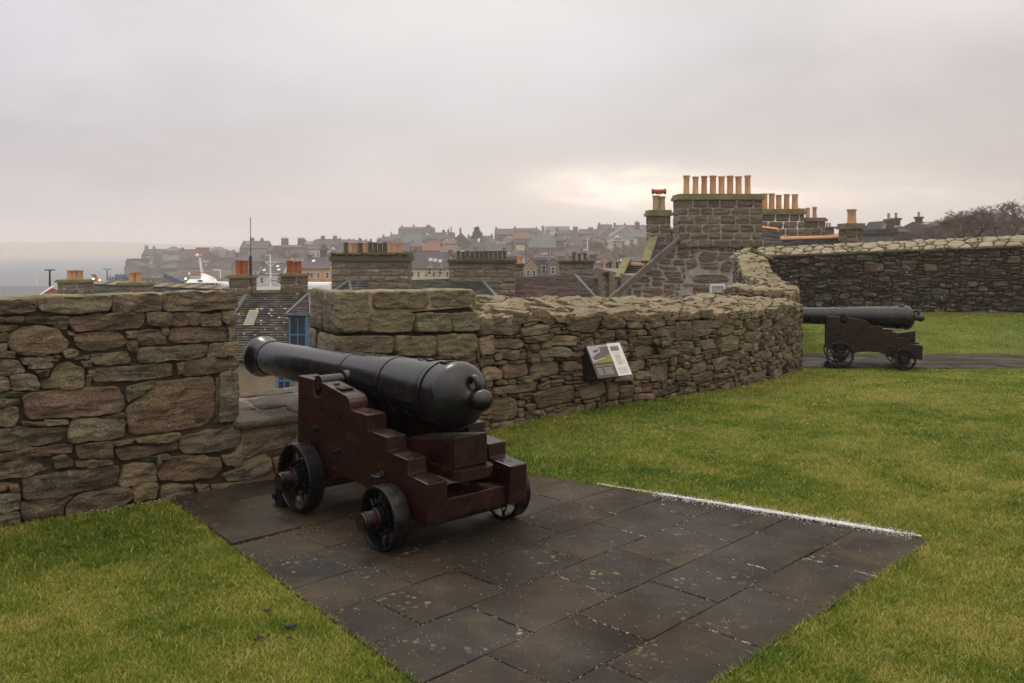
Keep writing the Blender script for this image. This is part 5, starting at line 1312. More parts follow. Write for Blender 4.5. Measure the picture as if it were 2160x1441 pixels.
for k in range(9):
    a = 215 + k * 32; bar(hB, 'roof_batten', at(a, 600.5 + (a - 168) * .037, Yb + .1) + Vector((0, 0, .04)), at(a + 26, 592.5 + (a - 210) * .045, Yb + 8.8) + Vector((0, 0, .05)), .05, .05, M_skewb)
m = MB(); m.box(xat(130, Yb), xat(500, Yb), Yb - 2.7, Yb + 9, -14, zat(655, Yb)); m.obj('wall', M_brown, hB)
chimney(hB, 120, 177, 590, 640, 41.5, 1.0, 3, 570, M_greyst, M_pot, cap_h=6, capmt=M_skew, potx=[137, 147, 158], potr=6.6, seed=4, row=14)
chimney(hB, 249, 306, 596, 640, 41.8, 1.0, 2, 575, M_greyst, M_pot, cap_h=6, capmt=M_skew, potx=[270, 283], potr=6.8, seed=5, row=14)

# C: broad stack with twelve pots behind the merlon
hC = empty('house', (-6, 40, -13)); tag(hC, 'house behind the squared merlon, broad mossy-topped chimney carrying twelve mixed pots', 'house')
mats = [M_potd, M_pot, M_pot, M_potd, M_pot, M_potd, M_potd, M_potd, M_potd, M_pot, M_pot, M_pot]
chimney(hC, 699, 861, 533, 645, 38.0, 1.4, 12, 512, M_greyst, M_pot, cap_h=18, capmt=M_potd, mats=mats, potx=[723 + i * 10.5 for i in range(12)], potr=4.7, seed=6, row=15, mort=M_mortd)
moss_tufts(hC, 701, 859, 536, 38.0, 1.4, 260, 4.5, 3)
slate_roof(hC, (xat(660, 36.5), 36.5, zat(640, 36.5)), (xat(795, 36.5), 36.5, zat(640, 36.5)), (xat(768, 37.4), 37.4, zat(594, 37.4)), (xat(737, 37.4), 37.4, zat(594, 37.4)), M_slate2, .15, .25, seed=9)
bar(hC, 'lead_ridge', at(735, 594, 37.4), at(770, 593, 37.4), .05, .06, M_lead); bar(hC, 'lead_hip', at(700, 618, 36.9), at(736, 594, 37.4), .06, .06, M_lead); bar(hC, 'lead_hip', at(741, 620, 36.8), at(737, 594, 37.4), .05, .06, M_lead)
m = MB(); m.box(xat(640, 38), xat(870, 38), 37.2, 48, -14, zat(655, 38)); m.obj('wall', M_brown, hC)

# D: dark slate roof and the green-potted stack
hD = empty('house', (-1, 43, -13)); tag(hD, 'house in the middle with dark slate roof and a stack of eleven mossy pots', 'house')
Yd2 = 42.5
slate_roof(hD, (xat(800, 39), 39, zat(680, 39)), (xat(1095, 39), 39, zat(680, 39)), (xat(1008, 43.5), 43.5, zat(586, 43.5)), (xat(856, 43.5), 43.5, zat(591, 43.5)), M_slate2, .16, .3, seed=10)
bar(hD, 'roof_verge', at(1082, 668, 39.4) , at(1009, 585, 43.5), .07, .10, M_lead)
chimney(hD, 947, 1087, 547, 660, 43.0, 1.5, 11, 530, M_greyst, M_potd, cap_h=8, capmt=M_potd, potx=[965 + i * 9.9 for i in range(11)], potr=4.4, seed=7, row=15, mort=M_mortd)
moss_tufts(hD, 948, 1086, 550, 43.0, 1.5, 200, 4, 4)
m = MB(); m.box(xat(870, 43), xat(1090, 43), 40.4, 50, -14, zat(668, 43)); m.obj('wall', M_brown, hD)
hD2 = chimney(hD, 1087, 1104, 556, 600, 47.0, 1.0, 1, 540, M_greyst, M_pot, cap_h=5, capmt=M_potd, potr=4.5, seed=17, row=12)

# E: plum slate roof
hE = empty('house', (3, 46, -13)); tag(hE, 'house with broad plum-brown slate roof between the middle stack and the gable wall', 'house')
slate_roof(hE, (xat(1068, 42), 42, zat(660, 42)), (xat(1290, 42), 42, zat(660, 42)), (xat(1212, 46.5), 46.5, zat(582, 46.5)), (xat(1088, 46.5), 46.5, zat(586, 46.5)), M_slate3, .17, .3, seed=11)
bar(hE, 'ridge_lead', at(1086, 587, 46.5), at(1213, 582, 46.5), .08, .07, M_lead); bar(hE, 'roof_verge', at(1278, 654, 42.3), at(1213, 582, 46.5), .07, .10, M_lead)
m = MB(); m.box(xat(1088, 47), xat(1285, 47), 43, 52, -14, zat(650, 47)); m.obj('wall', M_brown, hE)
chimney(hE, 1181, 1252, 549, 640, 47.2, 1.3, 4, 534, M_greyst, M_potd, cap_h=6, capmt=M_potd, potx=[1197, 1212, 1224, 1236], potr=3.6, seed=8, row=14, mats=[M_potb, M_potd, M_potd, M_potd], mort=M_mortd)
moss_tufts(hE, 1181, 1252, 551, 47.2, 1.3, 110, 4, 5)
# F: narrow building right of it
hF = empty('house', (6, 50, -13)); tag(hF, 'narrow stone building with mossy flat-capped stack left of the rubble gable', 'house')
chimney(hF, 1276, 1312, 573, 650, 41.0, 1.2, 0, 560, M_brown, M_pot, cap_h=8, capmt=M_potd, seed=9, row=17)
moss_tufts(hF, 1276, 1312, 575, 41.0, 1.2, 70, 5, 6)
m = MB(); m.hexa([at(1248, 640, 49), at(1280, 640, 49), at(1280, 640, 56), at(1248, 640, 56)], [at(1250, 590, 49), at(1277, 590, 49), at(1277, 590, 56), at(1250, 590, 56)]); m.obj('wall', plain('purple_brick', (.18, .11, .115), .8, .25, 8), hF)
bar(hF, 'eave_lead', at(1250, 590, 48.9), at(1277, 590, 48.9), .06, .12, M_lead)
for px in (1271, 1326): chimney(hF, px, px + 12, 553, 582, 56, .9, 1, 545, M_greyst, M_pot, cap_h=3, capmt=M_greyst, potr=2.3, seed=px, row=9)
for i, px in enumerate((1275, 1287, 1302, 1311)): put_pot(hF, xat(px, 55), 55, zat(577, 55), .75, .10, [M_pot, M_potd, M_potd, M_pot][i])

# G: big rubble gable with the eight-pot ashlar stack
hG = empty('house', (9, 36, -13)); tag(hG, 'tall house at right, rubble gable in pale mortar, ashlar stack with eight terracotta pots', 'house')
YG = 33.0
gb = [(xat(1240, YG), zat(672, YG)), (xat(1700, YG), zat(672, YG)), (xat(1700, YG), zat(560, YG)), (xat(1612, YG), zat(512, YG)), (xat(1612, YG), zat(506, YG)), (xat(1431, YG), zat(506, YG))]
m = MB(); m.prism([(x, YG + .03, z) for x, z in [(gb[0][0], -14), (gb[1][0], -14)] + gb[1:]  + [gb[0]]], (0, 0, 0), (0, .6, 0)); wG = m.obj('gable_wall', M_morth, hG)
M_gab = stone('gable_brown_blocks', [(.17, .125, .088), (.23, .175, .125), (.15, .125, .09), (.20, .15, .11), (.20, .175, .13)], 3, .2, .2, mosscol=(.10, .10, .035)); rgG = random.Random(4); wx0, wx1, wz0, wz1 = xat(1497, YG), xat(1529, YG), zat(640, YG), zat(599, YG)
rows = []; z = zat(509, YG); k = 0
seeds = []
axg = 1.7
gp = []
for p in bedded(gb[0][0], gb[1][0], zat(672, YG), zat(508, YG), .165, .13, rgG, (), (2, 5), (1, 3), jit=.20, gap=.085, amp=.35):
    cx = sum(q[0] for q in p) / len(p); cz = sum(q[1] for q in p) / len(p)
    if wx0 - .75 < cx < wx1 + .45 and wz0 < cz < wz1 + .42: continue
    for i in range(len(gb)):
        a, b_ = gb[i], gb[(i + 1) % len(gb)]; nx_, ny_ = (b_[1] - a[1]), -(b_[0] - a[0]); L = math.hypot(nx_, ny_)
        if i in (2, 3): continue
        if len(p) > 2: p = clip(p, nx_ / L, ny_ / L, (nx_ * a[0] + ny_ * a[1]) / L - (.16 if i == 5 else .0))
    if len(p) > 2 and abs(area(p)) > .006: gp.append(p)
for q in ((wx0 - .62, wx0 - .03, zat(621, YG), zat(601, YG)), (wx0 - .5, wx0 - .03, zat(640, YG), zat(623, YG)), (wx0 - .68, wx1 + .15, wz1 + .05, wz1 + .35)): gp.append([(q[0], q[2]), (q[1], q[2]), (q[1], q[3]), (q[0], q[3])])
lay(hG, gp, lambda x, z, d_: (x, YG - d_, z), M_gab, rgG, n=14, rings=(1, .9, .5), proud=.03, back=.04, rough=.012, tilt=.04, wob=.006, chk=.22, rnd_edge=.02, limit=280, smooth=False)
win(hG, wx0, wx1, wz0, wz1, YG - .02, M_white, M_glass, (1, 1), .08, .05)
wf = plain('window_blind', (.36, .38, .34), .8, .1, bmp=0); m = MB(); m.box(wx0 + .1, wx1 - .1, YG - .045, YG - .03, zat(617, YG), wz1 - .08); m.obj('blind', wf, hG)
bar(hG, 'skew', (gb[0][0], YG - .06, gb[0][1]), (gb[5][0] + .08, YG - .06, gb[5][1] + .05), .12, .10, M_skewb)
chimney(hG, 1433, 1608, 409, 507, YG - .10, 1.3, 8, 367, M_brown, M_pot, cap_h=12, capmt=M_skew, potx=[1455, 1474.5, 1493, 1512, 1530.5, 1549, 1567.5, 1587], potr=6.6, seed=10, row=17.2, mort=M_morth, base_extra=.2)
# roof wings behind
slate_roof(hG, (xat(1335, 35), 35, zat(600, 35)), (xat(1450, 35), 35, zat(600, 35)), (xat(1450, 38.5), 38.5, zat(483, 38.5)), (xat(1404, 38.5), 38.5, zat(483, 38.5)), M_slate4, .17, .28, seed=12)
ridge_tiles(hG, at(1400, 481, 38.5), at(1440, 485, 38.5), .15, M_orange)
bar(hG, 'skew', at(1362, 556, 36.2), at(1388, 480, 38.3), .17, .14, M_skew)
slate_roof(hG, (xat(1285, 35.5), 35.5, zat(630, 35.5)), (xat(1380, 35.5), 35.5, zat(630, 35.5)), (xat(1375, 38), 38, zat(561, 38)), (xat(1322, 38), 38, zat(559, 38)), M_slate4, .17, .28, seed=13)
ridge_tiles(hG, at(1325, 556, 38), at(1371, 560, 38), .14, M_orange)
bar(hG, 'skew', at(1305, 590, 36.6), at(1325, 550, 38), .16, .14, M_skew)
ce = chimney(hG, 1371, 1415, 443, 520, 37.5, 1.1, 2, 410, M_brown, M_potb, cap_h=12, capmt=M_skew, potx=[1388, 1401], potr=7.0, seed=11, row=19)
m = MB(); pc_ = at(1390, 404, 38.0); m.tube([pc_ - Vector((0, 0, .12)), pc_], .13, 12); m.tube([pc_ - Vector((.30, 0, 0)), pc_ + Vector((.30, 0, 0))], .09, 12)
m.tube([pc_ - Vector((.30, 0, 0)), pc_ - Vector((.22, 0, 0))], .12, 12); m.tube([pc_ + Vector((.22, 0, 0)), pc_ + Vector((.30, 0, 0))], .12, 12); m.obj('h_cowl', potmat('orange_cowl', (.45, .13, .06)), ce)
# right wings
slate_roof(hG, (xat(1595, 35), 35, zat(560, 35)), (xat(1668, 35), 35, zat(548, 35)), (xat(1637, 38.5), 38.5, zat(484, 38.5)), (xat(1598, 38.5), 38.5, zat(479, 38.5)), M_slate4, .17, .28, seed=14)
ridge_tiles(hG, at(1600, 478, 38.5), at(1640, 484, 38.5), .15, M_orange)
slate_roof(hG, (xat(1600, 36), 36, zat(560, 36)), (xat(1795, 36), 36, zat(556, 36)), (xat(1790, 40), 40, zat(502, 40)), (xat(1616, 40), 40, zat(507, 40)), M_slate4, .17, .28, seed=15)
ridge_tiles(hG, at(1616, 504, 40), at(1785, 499, 40), .16, M_orange, .5)
m = MB(); m.box(xat(1300, 38), xat(1790, 38), YG + .6, 46, -14, zat(575, 38)); m.obj('wall', M_brown, hG)
hG2 = empty('house', (14, 44, -13)); tag(hG2, 'house behind the big gable, dark stack with pale joints and a row of terracotta pots', 'house')
chimney(hG2, 1606, 1697, 441, 520, 42.0, 1.3, 6, 408, M_brown, M_pot, cap_h=11, capmt=M_skew, potx=[1608, 1621, 1636, 1651.5, 1668, 1686], potr=6.3, seed=12, row=15.5, mort=M_white)
m = MB(); m.box(xat(1600, 44), xat(1700, 44), 42, 50, -14, zat(515, 44)); m.obj('wall', M_brown, hG2)
hG3 = empty('house', (16, 50, -13)); tag(hG3, 'house stack third in line behind the big gable, four slim pots on a dark cap', 'house')
chimney(hG3, 1698, 1741, 459, 520, 48.0, 1.4, 4, 437, M_brown, M_pot, cap_h=8, capmt=M_skewb, potx=[1692, 1701, 1713, 1727.5], potr=4.4, seed=13, row=15, blocks=True)
m = MB(); m.box(xat(1690, 50), xat(1760, 50), 48.2, 58, -14, zat(512, 50)); m.obj('wall', M_brown, hG3)
hG4 = empty('house', (18, 60, -13)); tag(hG4, 'distant narrow stack with three small pots right of the four-pot chimney', 'house')
chimney(hG4, 1743, 1760, 478, 520, 58.0, 1.2, 3, 469, M_greyst, M_potb, cap_h=4, capmt=M_greyst, potr=2.3, seed=14, row=13)
m = MB(); m.box(xat(1735, 60), xat(1775, 60), 58.2, 66, -14, zat(505, 60)); m.obj('wall', M_brown, hG4)
hG5 = empty('house', (15.5, 40, -13)); tag(hG5, 'house just over the back wall whose short round-capped stack bears one fat pot', 'house')
chimney(hG5, 1786, 1823, 471, 540, 38.5, 1.0, 1, 440, M_brown, M_pot, cap_h=12, capmt=M_skewb, potx=[1806], potr=9.2, seed=15, row=18)
m = MB(); m.box(xat(1780, 40), xat(1830, 40), 38.7, 44, -14, zat(540, 40)); m.obj('wall', M_brown, hG5)

# ------------------------------------------------------------------ the town beyond
# x0,x1, ridge row, eave row, base row, distance, kind, wall, roof, chimneys(px,top,half width), windows rows x cols, depth m, label
T = """298,345,526,538,549,500,s,stone,slate,302;518;3|318;520;2,1x4,9,long far stone house on the waterfront skyline, leftmost on the hill line
345,375,520,529,540,520,h,stone,light,,1x3,9,pyramid-roofed far building behind the waterfront
379,414,526,528,547,490,f,stone,light,384;523;3,2x5,10,far flat-roofed stone block with a row of dark windows
413,431,522,524,541,485,f,red,brown,,0x0,8,brick red tower block between two flat far blocks
429,474,521,530,545,510,h,stone,light,,1x4,12,wide hip-roofed far block right of the red tower
262,292,553,563,602,430,g,stone,purple,266;550;2,2x2,12,gabled warehouse at the water's edge, leftmost of the waterfront
268,297,546,549,566,455,f,stone,brown,,1x4,10,low flat-topped far block just behind the leftmost warehouse
290,326,558,568,600,440,s,stone,purple,,1x3,9,low waterfront store with a dark roof beside the leftmost warehouse
297,323,541,551,562,470,s,cream,slate,299;536;2,1x5,8,far house with a line of dormer windows above the waterfront
322,346,538,551,600,445,g,stone,light,325;533;2|338;536;2,2x2,12,tall narrow gabled house in the middle of the waterfront
340,374,558,566,598,435,s,brown,purple,,1x3,9,brown waterfront store with pale rooflights
350,376,540,549,566,462,s,stone,light,,1x2,8,small slate-roofed far house above the brown store
373,392,550,552,604,430,f,stone,brown,,0x0,8,tall plain stone pier-head building left of the white ferry
391,430,546,565,604,440,s,stone,slate,,1x2,10,waterfront store behind the mast of the white ferry
432,487,552,568,604,438,g,stone,slate,,2x2,14,broad stone gable on the quay right of the white ferry
447,490,530,543,566,470,s,brown,brown,,0x0,10,wide brown-roofed far building behind the quay gable
505,563,509,524,545,420,s,stone,slate,525;502;4|546;503;3,0x0,11,large far house with a chimney at each end of its steep roof
561,588,519,530,546,410,s,brown,purple,,0x0,9,far house with a flat purple roof right of the twin-chimneyed house
488,549,541,552,600,330,s,stone,slate,492;533;4|546;537;3,1x3,10,pale-roofed stone house left of the aerial mast
586,637,518,522,562,350,s,stone,brown,594;503;7|629;503;7,2x4,10,stone tenement with two massive chimney stacks
573,590,519,532,562,345,g,stone,slate,,2x1,9,narrow gable with a white window against the big-stacked tenement
600,642,534,552,570,320,g,brown,dark,,1x2,10,dark slated gable in front of the tenement
636,662,510,518,540,400,s,stone,teal,,0x0,9,far house with a bluish roof right of the tenement
662,713,505,518,545,380,s,stone,purple,676;498;4|702;498;4,0x0,10,stone villa with two chimneys on its skyline gables
640,700,520,526,548,360,s,white,purple,,1x7,8,long low terrace with a row of white windows
711,739,506,512,524,440,s,brown,slate,,0x0,9,small far slate-roofed house on the skyline right of the villa
739,772,508,512,522,470,s,stone,slate,,0x0,10,long low far roof on the skyline left of the institution
543,598,560,579,603,215,s,white,slate,,1x3,8,white-walled house with long slate roof behind the ship's aerials
631,698,545,567,612,205,s,orange,purple,645;538;4,2x4,9,ochre harled tollhouse with small windows and a clock cupola
820,846,495,505,516,450,s,grey,green,823;490;1,0x0,9,small green-slated far house left of the institution
840,914,479,483,500,520,s,stone,purple,870;474;2|845;476;2,1x6,14,long institutional block with a stepped tower on the skyline
847,892,494,512,522,400,s,grey,teal,,0x0,12,broad teal-grey roof below the institution
891,958,491,504,520,390,s,stone,slate,934;485;3|944;484;2|950;480;1,1x5,11,long pale-roofed hall below the skyline
890,937,512,529,540,330,s,stone,red,,0x0,10,red-roofed house left of the middle
926,971,519,533,548,315,s,brown,brown,,1x2,9,brown-roofed house with a red ridge behind the cream one
958,985,492,506,520,400,g,brown,brown,971;482;2,0x0,9,narrow brown gable with tall thin chimney
845,896,529,533,566,210,f,white,brown,,2x3,8,white-walled upper building with dark square windows
862,950,535,567,606,170,s,cream,dark,,2x6,9,cream harled house with dark hipped roof and two pointed dormers
981,1022,508,529,548,320,g,render,slate,1004;502;3,0x0,10,beige gable with bright skews in the middle
1024,1078,516,530,548,290,s,stone,slate,1073;511;6,1x4,10,slate roof with two dark arched dormers
1046,1079,510,516,530,330,s,grey,light,,0x0,9,modern pale metal roof above the dormered slate roof
1084,1122,491,504,522,380,s,stone,red,,1x3,9,red-brown roofed house beneath the skyline
1114,1170,496,508,518,360,s,stone,green,1130;489;3,0x0,10,long grey-green roof right of the red-brown one
1115,1174,507,523,550,300,s,stone,teal,,1x3,11,broad slate-roofed stone house with a tree before it
1088,1107,513,516,550,280,f,cream,brown,,1x1,6,small cream tower with a battlemented top
1172,1210,486,496,508,400,s,cream,slate,1176;480;3,1x4,9,cream house with a row of bright windows near the skyline
1199,1228,481,511,522,390,g,render,slate,1214;479;5,0x0,10,tall pointed beige gable with a broad chimney
1190,1236,511,521,534,320,s,brown,slate,1195;505;2,1x3,9,low slate house with small rooflights beneath the beige gable
1222,1252,484,494,506,420,s,stone,purple,1246;480;4,1x2,9,skyline house with two dormer windows
1248,1290,484,497,506,430,s,stone,slate,,0x0,10,plain slate roof stepping down the right of the hill
1298,1370,475,500,520,400,s,stone,light,1300;470;2|1347;468;3|1322;471;2|1362;475;1,0x0,14,large pale-roofed church hall with a bellcote on the skyline
1287,1344,488,504,513,350,h,white,teal,,1x3,10,modern hipped roof with a glazed triangular gable
1262,1294,474,484,492,480,s,stone,slate,1266;470;2|1283;473;2,0x0,10,far skyline house with two little stacks left of the church hall
1150,1203,478,487,496,490,s,white,light,1146;477;3,0x0,10,long white-gabled skyline house
1083,1135,481,484,495,500,s,grey,light,,0x0,11,long low pale roof on the skyline
1043,1089,483,495,506,440,s,brown,purple,,1x4,10,dark mauve roof on the skyline left of the low pale roof
1104,1137,547,565,588,150,g,beige,brown,,1x2,6,blotched beige gable with an arched top behind the plum roof
1135,1157,551,553,584,150,f,grey,dark,,1x1,6,dark glazed modern box beside the blotched gable
1156,1176,548,556,584,145,g,stone,slate,,1x1,6,small stone gable right of the glazed box
1174,1252,530,541,572,220,s,stone,purple,1182;522;3|1230;524;3,0x0,9,mauve slate roof behind the four-potted stack
1250,1290,531,553,575,240,g,render,slate,,1x1,9,first stepped terrace gable from the left
1266,1300,527,548,575,250,g,render,purple,1276;520;2,0x0,9,second stepped terrace gable from the left
1284,1322,522,544,572,265,g,stone,purple,1298;515;2,0x0,9,third stepped terrace gable from the left
1303,1338,518,540,570,280,g,stone,purple,1315;510;2,0x0,9,fourth stepped terrace gable from the left
1320,1354,514,536,566,295,g,stone,purple,1332;506;2,0x0,9,fifth stepped terrace gable from the left
1336,1372,511,532,562,310,g,stone,purple,1350;503;2,0x0,9,last stepped terrace gable, touching the big chimney
1312,1360,545,552,566,180,s,white,slate,,1x4,8,low house with pale blue-white windows under the terraces
1252,1276,549,568,586,120,s,stone,purple,,0x0,6,dark roof corner just left of the narrow mossy stack
960,1010,527,541,560,250,s,stone,purple,1003;520;4,0x0,9,slate roof half hidden by the row of mossy pots
1195,1240,520,533,550,260,s,stone,purple,,1x3,9,mauve roofed row below the low slate house
760,820,512,520,545,330,s,stone,brown,795;505;4,0x0,10,brown roofed block seen over the twelve-potted stack
560,640,546,556,580,290,s,stone,purple,604;540;5,1x4,9,long slate roof below the tenement
1872,1888,470,489,505,95,g,brown,dark,1880;462;5,0x0,6,dusky gable with a broad stack, leftmost beyond the back wall
1886,1922,477,490,505,100,s,brown,dark,1917;458;6,0x0,7,dusky house whose right-hand stack stands beside bare trees
1952,2040,470,482,505,110,s,brown,dark,1968;455;5,0x0,8,dark long roof with one stack among the bare trees
2093,2200,445,470,505,90,h,brown,dark,,0x0,9,large dark house behind the trees at the right edge
1856,1886,489,494,512,70,f,greyst,dark,1872;486;13,0x0,4,low mossy stack with three small pots over the back wall
730,758,507,513,530,420,s,stone,purple,,1x3,9,mauve-roofed house over the left end of the twelve pots
755,782,509,517,530,400,s,brown,slate,,0x0,9,slate-roofed house over the middle of the twelve pots
803,832,500,508,524,430,s,stone,slate,,1x3,9,stone house just left of the teal-grey roof, above the twelve pots
865,893,512,520,534,350,s,brown,purple,,0x0,8,purple roof directly under the teal-grey roof
912,935,503,512,528,370,g,render,slate,,1x1,8,small gable between the long hall and the red roof
936,962,505,514,530,365,s,stone,brown,,1x3,8,brown roof right below the long hall
985,1003,500,508,524,400,s,brown,slate,,0x0,8,small dark roof directly left of the conifer
1012,1040,498,507,524,400,s,stone,slate,,1x3,9,stone house directly right of the conifer
1024,1050,506,514,528,350,s,stone,purple,,1x3,8,mauve roof under the house right of the conifer
1060,1088,499,508,524,385,s,brown,purple,,0x0,9,low mauve roof left of the red-brown one
1090,1112,512,521,540,310,g,render,slate,,1x1,8,small gable behind the cream tower
1135,1160,488,496,508,430,s,stone,slate,,1x3,9,house above the long grey-green roof
1170,1192,498,508,524,350,s,brown,slate,,0x0,9,dark roof at the left foot of the pointed beige gable
1228,1256,497,507,524,350,s,stone,slate,,1x3,9,slate house between the pointed gable and the bare trees
1248,1276,505,515,532,320,s,stone,brown,,0x0,9,brown roof among the bare trees below the skyline
1262,1288,488,499,514,400,g,render,light,,1x1,9,pale gable left of the glazed triangular one
1210,1236,538,548,572,200,s,brown,slate,,0x0,8,dark slate roof directly over the four-potted stack
1236,1256,541,551,580,190,g,stone,dark,,1x1,8,small dark gable right of the four-potted stack
1126,1156,534,545,570,200,s,stone,slate,,0x0,8,slate roof behind the right end of the mossy pots
950,985,545,556,585,170,s,brown,purple,,0x0,8,dark purple roof right beside the cream harled house
1060,1100,530,542,565,230,s,brown,slate,,1x4,8,dark slate roof behind the middle of the mossy pots
470,506,535,545,575,400,s,stone,slate,,1x4,9,long slate-roofed store behind the left red pots
430,452,531,540,560,460,g,brown,dark,,1x1,9,dark little gable behind the ferry gantry
520,560,528,540,570,370,s,stone,purple,,1x4,9,mauve roof below the large twin-chimneyed far house
610,640,526,536,565,330,s,stone,slate,,1x3,9,slate roof at the right foot of the tenement
690,712,528,538,560,300,g,stone,slate,,1x1,9,stone gable just right of the clock cupola
1000,1026,534,546,570,220,g,render,slate,,1x1,8,beige gable behind the middle mossy stack"""
town = []; bases = []
m_w, m_r = TW, TR
TW['greyst'] = TW['grey']
rt = random.Random(77)
def tri_house(root, x0, x1, zb, ze, zr, y0, y1, kind, wall, roof):
    W_ = x1 - x0; oh = .25
    m = MB()
    if kind == 'g':
        xm = (x0 + x1) / 2; m.prism([(x0, y0, zb), (x1, y0, zb), (x1, y0, ze), (xm, y0, zr), (x0, y0, ze)], (0, 0, 0), (0, y1 - y0, 0)); m.obj('wall', wall, root)
        m = MB()
        for a, b_ in (((x0 - oh, ze - oh * .6), (xm, zr)), ((x1 + oh, ze - oh * .6), (xm, zr))):
            m.prism([(a[0], 0, a[1] + .02), (b_[0], 0, b_[1] + .02), (b_[0], 0, b_[1] + .25), (a[0], 0, a[1] + .25)], (0, y0 + .25, 0), (0, y1 + .1, 0))
        m.obj('roof', roof, root)
    elif kind == 's':
        ym = (y0 + y1) / 2; m.prism([(x0, y0, zb), (x0, y1, zb), (x0, y1, ze), (x0, ym, zr), (x0, y0, ze)], (0, 0, 0), (W_, 0, 0)); m.obj('wall', wall, root)
        m = MB()
        for s_, ye in ((-1, y0 - oh), (1, y1 + oh)):
            m.prism([(0, ye, ze - oh * .5), (0, ym, zr + .02), (0, ym, zr + .24), (0, ye, ze - oh * .5 + .22)], (x0 + .2, 0, 0), (x1 - .2, 0, 0))
        m.obj('roof', roof, root)
    elif kind == 'h':
        m.box(x0, x1, y0, y1, zb, ze); m.obj('wall', wall, root); ym = (y0 + y1) / 2; k = min((y1 - y0) / 2, W_ * .35)
        m = MB(); m.add([(x0 - oh, y0 - oh, ze), (x1 + oh, y0 - oh, ze), (x1 + oh, y1 + oh, ze), (x0 - oh, y1 + oh, ze), (x0 + k, ym, zr), (x1 - k, ym, zr)], [(0, 1, 5, 4), (1, 2, 5), (2, 3, 4, 5), (3, 0, 4), (3, 2, 1, 0)]); m.obj('roof', roof, root)
    else:
        m.box(x0, x1, y0, y1, zb, ze); m.obj('wall', wall, root); m = MB(); m.box(x0 - .2, x1 + .2, y0 - .2, y1 + .2, ze + .003, max(zr, ze + .4)); m.obj('roof', roof, root)
winc = {}
def town_window(root, x, y, z, w_, h_):
    k = (round(w_, 1), round(h_, 1))
    if k not in winc:
        w_, h_ = k; m = MB(); t = min(.10, w_ * .10)
        m.box(-w_ / 2, w_ / 2, -.06, .05, -h_ / 2, -h_ / 2 + t); m.box(-w_ / 2, w_ / 2, -.06, .05, h_ / 2 - t, h_ / 2); m.box(-w_ / 2, -w_ / 2 + t, -.058, .05, -h_ / 2 + t, h_ / 2 - t); m.box(w_ / 2 - t, w_ / 2, -.058, .05, -h_ / 2 + t, h_ / 2 - t); m.box(-w_ / 2 + t, w_ / 2 - t, -.05, .04, -t * .3, t * .3)
        q = MB(); q.box(-w_ / 2 + t * .6, w_ / 2 - t * .6, -.02, .03, -h_ / 2 + t * .6, h_ / 2 - t * .6)
        winc[k] = (m.mesh('window', M_white), q.mesh('pane', M_win))
    a = link('window', winc[k][0], root); a.location = Vector((x, y, z)) - wloc(root); link('pane', winc[k][1], a, False)
